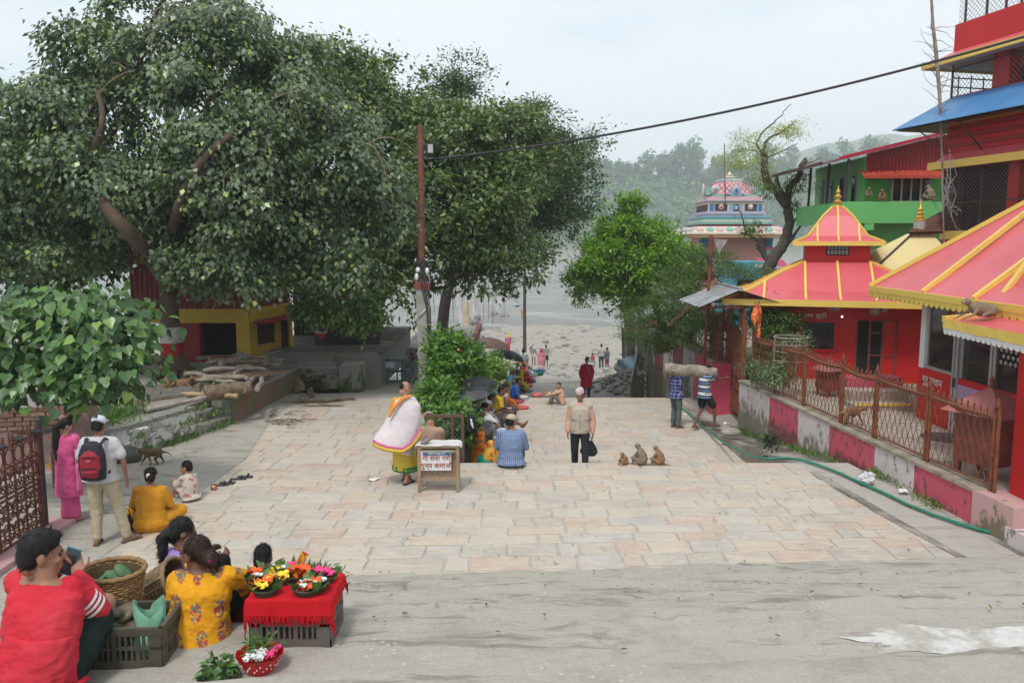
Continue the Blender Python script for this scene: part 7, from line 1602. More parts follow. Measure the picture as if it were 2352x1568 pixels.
# girl in purple
t,J,M = human('girl in a purple shirt with a long black ponytail, sitting beside the tipped basket',V((P(394,1372,5.4).x,5.40,T3)),R(-38),SITK,1.5,yaw=R(-25),pitch=.25,skin=SKIN_D,vox=.011,female=True,hair='tail',top=('tee',C('lilac shirt',(.30,.19,.47),(.26,.16,.42),scale=3)),bottom=('leggings',C('black leggings',(.010,.010,.011))))
m = MB(); m.tube([J['N'] + V((.075*math.cos(a),.07*math.sin(a),.01)) for a in [2*PI*i/16 for i in range(17)]],.012,6); m.build('collar',mat('dark red collar',(.22,.01,.02)),t,local=True,smooth=180)
MB().ball(J['HD'] + M @ V((-.05,-.09,.02)),.022).build('hair_tie',mat('red hair tie',(.4,.02,.03)),t,local=True,smooth=180)
# child behind the flower crate
t,J,M = human('small child with short black hair and a turquoise top, behind the flower stand',V((P(606,1352,5.85).x,5.84,.96)),R(10),SITK,1.05,yaw=R(-15),pitch=.2,skin=SKIN_D,vox=.011,top=('tee',C('turquoise top',(.03,.42,.45))),bottom=('shorts',C('black shorts',(.012,.022,.02))))
# ---- left of the square
t,J,M = human('woman in a pink suit with very long black hair by the brick wall',G(164,1196),R(-20),STAND,1.44,yaw=R(-30),pitch=.45,skin=SKIN_L,vox=.013,female=True,hair='long',top=('half',C('pink suit',(.62,.10,.25),(.55,.07,.2),scale=4),.42),bottom=('skirt',C('pink suit',(.62,.10,.25),(.55,.07,.2),scale=4),.07,.13),
 over=dict(RW=(.16,.30,1.12),RE=(.2,.1,1.12),LW=(-.14,.28,1.1),LE=(-.2,.1,1.1)))
m = MB(); m.tube([J['N'] + V((-.16,-.05,-.08)),J['N'] + V((-.05,.1,.04)),J['N'] + V((.14,.05,-.02)),J['N'] + V((.2,.0,-.4)),J['N'] + V((.2,0,-.75))],[.05,.06,.06,.06,.07],10,r2=[.03]*5); organic(m,'stole',C('rose stole',(.66,.16,.32)),t,.013,3,.008)
t,J,M = human('man in a white cap and khaki trousers carrying a red backpack',G(243,1248),R(6),STAND,1.66,yaw=R(-8),skin=SKIN,vox=.0125,fat=1.12,hair='short',hat=('cap',C('white cap',(.62,.64,.72))),top=('tee',C('light grey polo',(.50,.50,.50),(.45,.45,.45)),.06),bottom=('pants',C('khaki trousers',(.46,.40,.27),(.40,.34,.22))),
 over=dict(RA=(.25,.06,.08),RT=(.36,.18,.03),RK=(.17,.03,.49),LA=(-.10,-.02,.08),LT=(-.12,.12,.03),RE=(.29,-.03,1.12),RW=(.30,.02,.87),LE=(-.27,.0,1.12),LW=(-.12,.2,1.1)),shoes=('sandal',mat('brown sandal',(.12,.08,.05))))
bp = thing('backpack','red and black backpack on the back of the man in the white cap','backpack',wmat(t) @ V((0,-.2,1.15)),R(6)); bc = V((0,-.235,1.14)); RB = mat('red pack cloth',(.33,.018,.04),(.27,.015,.035),rough=.7,bscale=150); BB = mat('black pack cloth',(.018,.017,.022),rough=.7)
bb_ = lambda m,n,mt,v=.012,it=3: organic(m,n,mt,bp,v,it,.003)
off = V((0,-.2,1.15)); q = lambda x,y,z: V((x,y,z))*.97
m = MB(); m.tube([q(0,-.03,-.24),q(0,-.05,-.1),q(0,-.05,.08),q(0,-.03,.2),q(0,-.01,.245)],[.15,.165,.16,.12,.06],14,lat=(1,0,0),r2=[.08,.105,.10,.08,.04]); bb_(m,'pack_body',BB)
m = MB(); m.tube([q(0,-.07,-.2),q(0,-.095,-.08),q(0,-.095,.07),q(0,-.07,.165)],[.115,.13,.125,.08],14,lat=(1,0,0),r2=[.06,.075,.07,.05]); bb_(m,'front_panel',RB)
m = MB(); m.tube([q(0,-.13,-.19),q(0,-.15,-.12),q(0,-.13,-.06)],[.10,.11,.10],12,lat=(1,0,0),r2=[.03,.04,.02]); bb_(m,'lower_pocket',RB)
MB().tube([q(-.085,-.165,.075),q(0,-.178,.085),q(.085,-.165,.075)],.006,5).build('zip',BB,bp,local=True); m = MB(); m.tube([q(-.1,-.17,-.07),q(0,-.19,-.06),q(.1,-.17,-.07)],.007,5); m.build('zip',BB,bp,local=True)
MB().box(q(.0,-.176,.03),(.05,.006,.014)).build('maker_tag',mat('pale tag',(.35,.25,.2)),bp,local=True)
for s in (-1,1): MB().tube([q(.09*s,.0,.2),q(.115*s,.10,.26),q(.125*s,.2,.2),q(.13*s,.24,.0),q(.14*s,.08,-.2)],.022,8,lat=(s,0,0),r2=.01).build('strap',BB,bp,local=True,smooth=180)
t,J,M = human('woman in a mustard yellow dress sitting on the ground, flower clip in her black hair',G(348,1214),R(8),SITX,1.58,yaw=R(2),pitch=.2,skin=SKIN_L,vox=.0125,female=True,fat=1.2,hair='sidebun',top=('long',C('mustard dress',(.60,.27,.02),(.53,.22,.015),scale=4),.05),bottom=('drape',C('mustard dress',(.60,.27,.02),(.53,.22,.015),scale=4)),over=dict(LE=(-.27,.1,.33),LW=(-.24,.34,.18)))
m = MB(); m.tube([J['N'] + V((-.12,.1,-.03)),J['N'] + V((-.11,-.05,.01)),J['N'] + V((-.12,-.12,-.15)),J['N'] + V((-.1,-.16,-.36)),J['N'] + V((-.09,-.21,-.56))],[.06,.065,.06,.055,.05],10,lat=(1,0,0),r2=[.02]*5); organic(m,'stole',C('mustard stole',(.55,.25,.04)),t,.0125,3,.006)
MB().ball(J['HD'] + V((0,-.115,.03)),(.028,.02,.04)).build('flower_clip',mat('pink white flowers',(.65,.2,.3),(.8,.8,.78),scale=60,lo=.45,hi=.55),t,local=True,smooth=180)
hb_ = thing('handbag','small black handbag on the ground beside the woman in mustard yellow','handbag',G(292,1218)); m = MB(); m.tube([(0,0,.02),(0,0,.12),(0,0,.22)],[.085,.09,.06],12,lat=(1,0,0),r2=[.05,.055,.035]); organic(m,'bag_body',BB,hb_,.012,2); MB().tube([(-.05,0,.21),(-.04,0,.3),(.04,0,.3),(.05,0,.21)],.008,5).build('handle',BB,hb_,local=True)
cream_f = m_pattern('cream maroon floral',(.55,.47,.40),lambda N,L,v,b: p_floral(N,L,v,b,13.,((.30,.06,.07),(.36,.12,.12))))
t,J,M = human('little boy in a cream shirt with maroon flowers, sitting and looking aside',G(440,1148),R(62),SITK,1.12,yaw=R(28),pitch=.1,skin=SKIN_L,vox=.010,hair='short',top=('tee',cream_f,.05),bottom=('shorts',cream_f),over=dict(RW=(.10,.42,.14),RE=(.2,.25,.3),LW=(-.06,.44,.16),LE=(-.2,.28,.3)),shoes=('sandal',WHITEP))
# ---- monk and the cow service box
shawl = m_pattern('white shawl',(.66,.61,.61),lambda N,L,v,b: p_stripe(N,L,v,b,((.66,.40,.05),(.60,.12,.30),(.66,.62,.62)),4.0,2,(0,.5/4.,.0)) if False else b)
t,J,M = human('shaven monk in a white shawl and yellow dhoti holding out a phone',G(932,1106),R(-22),STAND,1.64,yaw=R(-22),pitch=.12,skin=SKIN_L,vox=.0115,hair=None,top=('short',C('saffron undershirt',(.66,.30,.02))),bottom=('skirt',C('yellow dhoti',(.66,.50,.07),(.60,.42,.05),scale=3),.22,.16),face=True,
 wover=dict(RW=P(976,950,12.85),RE=P(955,985,12.6)),hdirs=dict(R=(.75,.5,.1)),palms=dict(R=(0,.3,.9)),over=dict(RA=(.08,-.12,.08),RT=(.1,.05,.03),LA=(-.08,.1,.08),LT=(-.1,.26,.03)),shoes=('sandal',mat('dark blue sandal',(.03,.04,.06))))
m = MB(); m.ball(J['HD'] + M @ V((0,-.072,.035)),(.052,.035,.06),M,12,8); organic(m,'tuft_of_hair',HAIR,t,.01,2)
iw_ = wmat(t).inverted(); Q = lambda px,py,Y: iw_ @ P(px,py,Y); Lw = iw_.to_3x3() @ V((1,0,0))
m = MB(); m.tube([Q(940,912,12.5),Q(938,925,12.5),Q(932,950,12.48),Q(922,985,12.45),Q(908,1015,12.42),Q(902,1030,12.4)],[.09,.20,.245,.285,.325,.345],24,lat=Lw,r2=[.09,.13,.17,.2,.22,.23]); m.cap(Q(955,950,12.5),Q(966,968,12.6),.09,.07); m.ball(Q(880,1022,12.4),(.17,.12,.06)); m.ball(Q(952,975,12.5),(.1,.1,.13))
sh_o = organic(m,'shawl',C('white shawl',(.66,.60,.60),(.60,.54,.55),scale=3),t,.0115,4,.012,(26,6,10),seed=1)
def hem(y,col,nm,r):
 m = MB(); pts = [Q(a,b + y,Yv) for a,b,Yv in ((858,1018,12.3),(870,1026,12.2),(888,1032,12.18),(908,1035,12.17),(925,1036,12.18),(942,1026,12.22),(956,1008,12.28),(966,990,12.36))]; m.tube(pts,r,6); m.build(nm,mat(nm + ' cloth',col),t,local=True,smooth=180)
hem(-6,(.55,.12,.26),'pink_hem',.022); hem(0,(.64,.42,.06),'yellow_hem',.034)
c = (J['RA'] + J['LA'])/2; sp = (J['RA'] - J['LA']).length/2; k = 1.64/1.7; rb1,rb2 = (.16 + sp*.5)*k + .004,.16*.9*k + sp*.3 + .004
m = MB(); m.tube([V((c.x,c.y,.19)),V((c.x,c.y,.235)),V((c.x,c.y,.29))],[rb1*.96,rb1,rb1*.99],20,lat=(1,0,0),r2=[rb2*.96,rb2,rb2*.99]); organic(m,'green_hem',mat('green hem cloth',(.03,.22,.07)),t,.0115,3,.004,seed=9)
m = MB(); m.tube([Q(948,908,12.42),Q(925,915,12.36),Q(905,935,12.3),Q(893,958,12.28)],[.02,.03,.032,.02],10); organic(m,'saffron_fold',C('saffron fold',(.66,.27,.07),(.6,.15,.08)),t,.0115,3,.005)
pn = tag(MB().box(P(986,947,12.95),(.07,.12,.012),rz=.5).build('phone',mat('white phone',(.6,.6,.62),rough=.3),None),'small pale phone in the outstretched hand of the monk','phone')
t,J,M = human('bald man in a tan shirt sitting behind the cow service box, one hand raised',P(990,1062,13.35)*1,R(-20),SITS,1.68,yaw=R(-12),pitch=.3,skin=SKIN,vox=.013,fat=1.1,hair='bald',hairm=GHAIR,top=('long',C('tan shirt',(.37,.25,.18),(.33,.22,.155))),bottom=('pants',C('brown trousers',(.12,.09,.07))),
 wover=dict(HD=P(989,978,13.5),RW=P(1006,1000,13.75),RE=P(1010,1035,13.6)),hdirs=dict(R=(.35,.2,.9)))
chk = m_pattern('blue check',(.085,.15,.30),lambda N,L,v,b: p_check(N,L,v,b,(.34,.41,.52),.034,.3))
t,J,M = human('man in a blue checked shirt and beige cap sitting on the step edge',V((G(1174,1062).x,13.52,.0)),R(-4),SITS,1.72,yaw=R(-28),pitch=.12,skin=SKIN,vox=.012,fat=1.2,hair='short',hat=('cap',C('beige cap',(.50,.42,.28))),top=('long',chk,.07),bottom=('pants',C('dark trousers',(.03,.03,.035))))
# ---- people walking on the lower square
t,J,M = human('man in a beige vest and pale pink hat, looking down as he walks',V((G(1328,1078,-.7).x,15.45,-.7)),R(176),STAND,1.70,yaw=R(-20),pitch=.28,tilt=.1,skin=SKIN,vox=.0115,hair='short',hat=('topi',C('pale pink topi',(.58,.40,.40),(.62,.5,.5),scale=30)),top=('long',C('peach shirt',(.62,.36,.27),(.56,.31,.23))),bottom=('pants',C('charcoal trousers',(.022,.025,.032))),
 over=dict(RA=(.09,-.16,.13),RT=(.1,-.02,.03),RK=(.10,-.0,.50),LA=(-.10,.18,.08),LT=(-.12,.34,.05),LK=(-.11,.12,.50),LW=(-.25,.03,.84),LE=(-.25,-.02,1.1)),shoes=('shoe',mat('light blue shoe',(.10,.34,.55))))
VST = C('beige vest',(.46,.41,.33),(.42,.37,.29),scale=4); m = MB(); N_,Pp = J['N'],J['P']; lat = (J['RS'] - J['LS']).normalized(); dn = (N_ - Pp)
m.tube([Pp + dn*-.2,Pp + dn*.3,Pp + dn*.6,Pp + dn*.8,N_ - V((0,0,.02))],[.20,.195,.208,.202,.095],18,lat=lat,r2=[.160,.155,.156,.138,.09]); m.cap(lv(N_,J['RS'],.35) - V((0,0,.02)),lv(N_,J['RS'],.98),.08,.082); m.cap(lv(N_,J['LS'],.35) - V((0,0,.02)),lv(N_,J['LS'],.98),.08,.082); vs_ = organic(m,'vest',VST,t,.0115,4,.007,(20,8,30))
for x,z in ((.1,.24),(-.1,.24),(.1,.02),(-.1,.02)): pk = MB().box(Pp + V((x,.138 - abs(x)*.15,z + .02)),(.11,.03,.13)).build('pocket',VST,t,local=True)
MB().tube([N_ + V((0,.08,-.05)),Pp + V((0,.150,.3)),Pp + V((0,.150,.0))],.006,5).build('zip',mat('grey zip',(.25,.23,.2)),t,local=True)
MB().tube([N_ + V((.07*math.cos(a),.065*math.sin(a) + .01,.012)) for a in [2*PI*i/14 for i in range(15)]],.018,6).build('collar',C('peach collar',(.62,.38,.29)),t,local=True,smooth=180)
bg_ = thing('travel_bag','black soft travel bag carried by the man in the beige vest','bag',P(1354,1035,15.5)); c = P(1352,1030,15.55); m = MB(); m.tube([c + V(p) for p in ((.02,0,.16),(.01,0,.05),(0,0,-.06),(-.01,0,-.13))],[.06,.14,.19,.14],14,lat=(1,.2,0),r2=[.05,.1,.12,.1]); m.v = [tuple(wmat(bg_).inverted() @ V(v)) for v in m.v]; organic(m,'bag_body',BB,bg_,.014,3,.006)
MB().tube([c + V((-.06,0,.12)),P(1353,993,15.5),c + V((.08,0,.12))],.012,6).build('strap',BB,bg_)
t,J,M = human('woman in crimson with a top knot, walking up from the river',V((G(1345,912,-2.28).x,31.4,-2.28)),R(180),STAND,1.64,yaw=R(0),pitch=.25,skin=SKIN,vox=.017,fat=1.15,female=True,hair='topbun',top=('long',C('crimson dress',(.42,.012,.035),(.36,.01,.03)),.42),bottom=('pants',C('navy trousers',(.03,.045,.09))),over=dict(RE=(.27,-.02,1.1),LE=(-.27,-.02,1.1)),shoes=('shoe',BB))
m = MB(); m.tube([J['N'] + V((-.1,.02,-.05)),J['N'] + V((0,.1,-.02)),J['N'] + V((.1,.02,-.05))],.06,10); m.tube([J['N'] + V((.12,.07,-.05)),J['N'] + V((.13,.12,-.35)),J['N'] + V((.14,.12,-.6))],[.05,.06,.06],8,r2=[.03]*3); organic(m,'shawl',C('deep red shawl',(.30,.008,.02)),t,.018,3,.006)
MB().ball(J['P'] + V((-.03,.115,.3)),(.075,.03,.19)).build('magenta_front',C('magenta front',(.5,.02,.16)),t,local=True,smooth=180)
for s in (-1,1): MB().tube([J['N'] + V((.11*s,.03,-.02)),J['N'] + V((.115*s,.125,-.2)),J['N'] + V((.12*s,.1,-.42))],.02,6).build('strap',mat('grey strap',(.2,.17,.17)),t,local=True)
t,J,M = human('boy in peach and grey sitting on the lower step edge, arms on knees',V((G(1293,936,-.7).x,22.4,-.7)),R(78),SITK,1.2,yaw=R(70),pitch=.05,skin=SKIN_L,vox=.013,hair='short',hairm=mat('cropped hair',(.06,.045,.035)),top=('long',C('peach cloth',(.62,.38,.25))),bottom=('pants',C('grey brown shorts',(.2,.17,.14))),over=dict(RW=(.16,.60,.40),LW=(-.12,.62,.36),RE=(.2,.34,.45),LE=(-.18,.34,.45)))
pld = m_pattern('blue plaid',(.025,.035,.17),lambda N,L,v,b: p_check(N,L,v,b,(.42,.42,.48),.085,.16))
t,J,M = human('man in a blue plaid shirt and grey jeans, head hidden behind the log he shoulders',V((G(1550,980,-.7).x,19.5,-.7)),R(-62),STAND,1.62,pitch=.25,skin=SKIN_D,vox=.013,top=('short',pld,.14),bottom=('pants',C('grey blue jeans',(.10,.125,.13),(.08,.1,.105))),over=dict(RE=(.30,.10,1.45),RW=(.2,.20,1.56),LE=(-.28,.1,1.42),LW=(-.18,.2,1.55),HD=(.0,.06,1.54)),hdirs=dict(R=(-.4,.3,.7)),shoes=('sandal',mat('brown sandal',(.12,.08,.05))))
strp = m_pattern('striped tee',(.6,.6,.6),lambda N,L,v,b: p_stripe(N,L,v,b,((.62,.62,.62),(.012,.014,.025),(.18,.32,.5),(.012,.014,.025)),.17,2,(0,.42,.62,.78)))
t,J,M = human('man in a striped shirt and black shorts carrying the log, one hand on the gate',V((G(1612,984,-.7).x,19.2,-.66)),R(-70),STAND,1.60,pitch=.3,yaw=R(-10),skin=SKIN_D,vox=.0125,top=('short',strp,.10),bottom=('shorts',C('black shorts',(.012,.022,.02))),over=dict(HD=(-.02,.12,1.53),RE=(.22,.14,1.20),RW=(.22,.34,1.3),LE=(-.20,.24,1.40),LW=(-.1,.26,1.60),LA=(-.10,-.22,.1),LT=(-.12,-.08,.03),LK=(-.11,.0,.52),RA=(.10,.26,.12),RT=(.12,.42,.08),RK=(.12,.22,.55)),hdirs=dict(R=(0,1,.1),L=(.2,.2,.9)),wover=dict(RW=P(1668,868,19.6),RE=P(1640,872,19.3)),shoes=('sandal',mat('grey sandal',(.12,.11,.10))))
m = MB(); a,b = P(1526,847,19.45),P(1648,856,19.2); n = 9; rr = [.125,.15,.155,.15,.145,.15,.155,.15,.10]
m.tube([lv(a,b,i/(n - 1)) + V((0,.02*math.sin(i*2),.02*math.sin(i*1.7))) for i in range(n)],rr,14)
lg = tag(organic(m,'log',GWOOD,None,.02,2,.008,(10,6,20)),'long pale tree log carried on the shoulders of two men','log'); MB().ball(a - V((.09,0,0)),(.03,.06,.05)).build('knot_hole',DARK,lg,local=True)
# ---- the row of people seated along the hedge
def dcloth(c,v=.8): return C('c%02d%02d%02d' % tuple(int(x*99) for x in c),c,tuple(x*v for x in c),scale=5)
ORG,YLW,WHT,BLU,GRY,DRD,TEL,BRN_ = (.66,.18,.02),(.62,.42,.03),(.56,.55,.53),(.03,.10,.38),(.2,.2,.2),(.3,.02,.03),(.06,.25,.34),(.14,.09,.06)
sari_f = m_pattern('orange red sari',(.62,.20,.02),lambda N,L,v,b: p_floral(N,L,v,b,11.,((.45,.02,.03),(.5,.04,.04)))); sari_r = m_pattern('red yellow sari',(.42,.015,.025),lambda N,L,v,b: p_floral(N,L,v,b,10.,((.66,.42,.04),(.6,.35,.05))))
rows = [
 (1097,979,14.75,-65,'dark haired man in a white shirt, nearest of the row along the hedge',('long',dcloth(WHT)),('pants',dcloth(GRY)),'short',None,SITX,SKIN,None),
 (1103,1002,14.55,-40,'woman in an orange and yellow sari drawn over her head',('long',sari_f),('drape',sari_f),None,('scarf',sari_f),SITX,SKIN_D,None),
 (1127,1026,14.2,-10,'woman in red sari and green blouse, yellow cloth over her head',('long',C('green blouse',(.01,.26,.17))),('drape',sari_r),None,('scarf',m_pattern('yellow red veil',(.64,.36,.05),lambda N,L,v,b: p_floral(N,L,v,b,9.,((.5,.03,.03),(.5,.05,.04))))),SITX,SKIN,None),
 (1126,1004,15.0,-80,'bare backed bald man bent forward in the seated row',None,('drape',dcloth((.4,.33,.28))),'bald',None,SITX,SKIN,dict(lean=.35)),
 (1101,948,15.9,-75,'grey haired man in a dark shirt, hand under his chin',('long',dcloth((.09,.09,.09))),('pants',dcloth(GRY)),'short',None,SITK,SKIN_D,None),
 (1112,936,16.5,-80,'man with arms in white sleeves clasped round his head',('long',dcloth(WHT)),('pants',dcloth((.25,.23,.2))),'short',None,SITK,SKIN,dict(arms=1)),
 (1121,931,17.0,-85,'grey haired man in a grey shirt in the seated row',('tee',dcloth((.33,.33,.34))),('pants',dcloth((.06,.06,.07))),'short',None,SITK,SKIN_D,dict(gh=1)),
 (1127,914,17.9,-80,'man leaning back under the umbrellas with his bare legs stretched out',('tee',dcloth((.42,.4,.38))),('shorts',dcloth((.18,.23,.25))),'short',None,SITK,SKIN_D,dict(legs=1)),
 (1150,896,18.8,-85,'man in a yellow shirt with a white head band',('tee',dcloth(YLW)),('pants',dcloth((.09,.12,.15))),'short',None,SITX,SKIN_D,None),
 (1160,889,20.2,-85,'man in a white sleeveless vest with bare arms',('none',dcloth(WHT)),('pants',dcloth((.04,.05,.1))),'short',None,SITX,SKIN_D,None),
 (1164,881,21.8,-80,'man wrapped in a bright orange robe',('long',dcloth(ORG)),('drape',dcloth(ORG)),'bald',None,SITX,SKIN_D,None),
 (1183,873,23.2,-85,'man in a royal blue tee with head bowed',('tee',dcloth(BLU)),('pants',dcloth((.04,.05,.09))),'short',None,SITX,SKIN_D,dict(lean=.2)),
 (1172,869,24.6,-80,'person in a teal hooded top behind the man in royal blue',('long',dcloth((.03,.17,.34))),('drape',dcloth(GRY)),None,('scarf',dcloth((.03,.17,.34))),SITX,SKIN_D,None),
 (1175,853,28.,-85,'person in a grey cap and orange collar',('long',dcloth((.05,.13,.25))),('pants',dcloth(GRY)),'short',('cap',dcloth((.1,.11,.13))),SITX,SKIN_D,None),
 (1188,854,29.,-85,'dark haired man in a pale yellow shirt',('tee',dcloth((.55,.52,.3))),('pants',dcloth(BRN_)),'short',None,SITX,SKIN_D,None),
 (1199,856,31.5,-85,'person wrapped in a yellow cloth beside the path',('long',dcloth(YLW)),('drape',dcloth(YLW)),None,('scarf',dcloth(YLW)),SITX,SKIN_D,None),
 (1187,837,34.5,-85,'person in an orange turban, left one of two',('long',dcloth((.45,.36,.25))),('drape',dcloth(ORG)),'short',('turban',dcloth(ORG)),SITX,SKIN_D,None),
 (1202,836,35.2,-80,'person in an orange and yellow turban and dark red shirt',('long',dcloth(DRD)),('drape',dcloth(DRD)),'short',('turban',dcloth((.66,.26,.03))),SITX,SKIN_D,None),
 (1211,843,36.5,-80,'person in maroon with a red and white scarf',('long',dcloth((.2,.03,.05))),('drape',dcloth(DRD)),None,('scarf',dcloth((.5,.14,.14))),SITX,SKIN_D,None),
 (1217,845,37.5,-85,'person in a teal shawl at the far end of the seated row',('long',dcloth(TEL)),('drape',dcloth(TEL)),None,('scarf',dcloth((.35,.42,.45))),SITX,SKIN_D,None)]
seats = []
for hx_,hy_,Y,rz,lab,tp_,bt,hr_,ht,bs,sk,ex in rows:
 h = P(hx_,hy_,Y); k = .97; z = h.z - bs['HD'][2]*k; ex = ex or {}; ov = {}
 Rz = Matrix.Rotation(R(rz),3,'Z'); o = Rz @ V((bs['HD'][0]*k,bs['HD'][1]*k,0)); loc = V((h.x - o.x,h.y - o.y,z)); seats.append((loc,lab))
 if ex.get('legs'): ov = dict(RK=(.12,.42,.30),RA=(.14,.86,.10),RT=(.16,.98,.2),LK=(-.08,.45,.18),LA=(-.02,.92,.08),LT=(0,1.02,.18),RW=(.2,.2,.1),RE=(.28,.05,.3))
 if ex.get('arms'): ov = dict(RE=(.3,.3,.5),RW=(.08,.12,.66),LE=(-.2,.35,.5),LW=(-.05,.14,.68))
 human(lab,loc,R(rz),bs,1.65,over=ov,lean=ex.get('lean',.05),yaw=R(rng.uniform(-18,18)),pitch=rng.uniform(.1,.4),skin=sk,vox=.014 if Y < 19 else .02,top=tp_,bottom=bt,hair=hr_,hairm=GHAIR if ex.get('gh') or hr_ == 'bald' else HAIR,hat=ht,face=Y < 19,hands=Y < 24,group='people seated along the hedge')
# kerb they sit on
kb = tag(bpy.data.objects.new('hedge_kerb',None),kind='structure'); col.objects.link(kb)
for i,(loc,lab) in enumerate(seats):
 MB().box((loc.x - .02,loc.y,loc.z - .62),(.52,.62 if loc.y < 20 else 1.1,1.2),rz=.0).build('kerb_stone',CONC_D,kb)
# ---- standing by the river path
def walker(lab,px,fy,Y,rz,H,tp_,bt,hair='short',hat=None,base=STAND,over=None,lean=0,female=False,sk=SKIN_D,pitch=.15):
 p = P(px,fy,Y); gz_ = ground_z(p.x,Y); p.z = gz_ if abs(gz_ - p.z) < .5 else p.z
 return human(lab,p,R(rz),base,H,over=over,lean=lean,skin=sk,vox=.022,top=tp_,bottom=bt,hair=hair,hat=hat,face=False,hands=False,female=female,pitch=pitch)
walker('man in a light grey tee and dark trousers, walking away down the path',1202,858,39.5,5,1.68,('tee',dcloth((.36,.36,.38)),.05),('pants',dcloth((.03,.035,.05))))
walker('bare armed man in a white vest behind the man in grey',1203,848,45.5,185,1.7,('none',dcloth(WHT)),('pants',dcloth(GRY)))
walker('youth bending forward in a white and black shirt and white shorts',1226,835,60,150,1.75,('short',dcloth((.45,.45,.45))),('shorts',dcloth(WHT)),lean=.7,hat=('cap',dcloth((.5,.5,.55))))
walker('woman in a white and pink sari with a pink veil, walking up the path',1243,855,51,180,1.62,('long',dcloth((.55,.2,.25)),.3),('skirt',mat('white pink sari',(.55,.48,.45),(.5,.05,.12),scale=3.,lo=.48,hi=.52,obj=True),.1,.16),hair=None,hat=('scarf',dcloth((.5,.06,.13))),female=True)
walker('man in an olive vest and dark cap carrying a pale bag',1254,843,58,170,1.66,('short',dcloth((.26,.26,.2)),.05),('shorts',dcloth((.03,.03,.03))),hat=('cap',dcloth((.12,.08,.09))),over=dict(LE=(-.3,.05,1.12),LW=(-.42,.15,.9)))
walker('man in a beige tee and dark grey trousers standing on the bank',1381,845,55,10,1.7,('tee',dcloth((.42,.4,.33)),.05),('pants',dcloth((.07,.07,.06))))
walker('woman in a slate blue top and maroon skirt beside the man in beige',1394,842,57,40,1.62,('tee',dcloth((.1,.12,.16)),.1),('skirt',dcloth((.16,.04,.05)),.15,.14),hair='bun',female=True)
walker('small child in a red top by the river path',1361,832,56,20,1.15,('tee',dcloth((.45,.08,.08))),('shorts',dcloth(DRD)))
walker('person in a white shirt squatting by the river path',1357,840,53,60,1.6,('tee',dcloth(WHT)),('pants',dcloth((.3,.3,.32))),base=SQUAT)
walker('woman with a yellow headcloth and pink top near the brown umbrella',1167,812,60,20,1.6,('tee',dcloth((.55,.15,.25))),('skirt',dcloth((.45,.05,.05)),.2,.15),hair=None,hat=('scarf',dcloth((.6,.5,.08))),female=True)
walker('distant bather in orange standing at the edge of the river',1199,731,141,180,1.7,('none',dcloth((.6,.22,.06))),('skirt',dcloth((.6,.22,.06)),.5,.16))
walker('dark haired person standing behind the hedge by the brown umbrella',1110,828,52,100,1.6,('tee',dcloth((.35,.3,.25))),('pants',dcloth(GRY)))
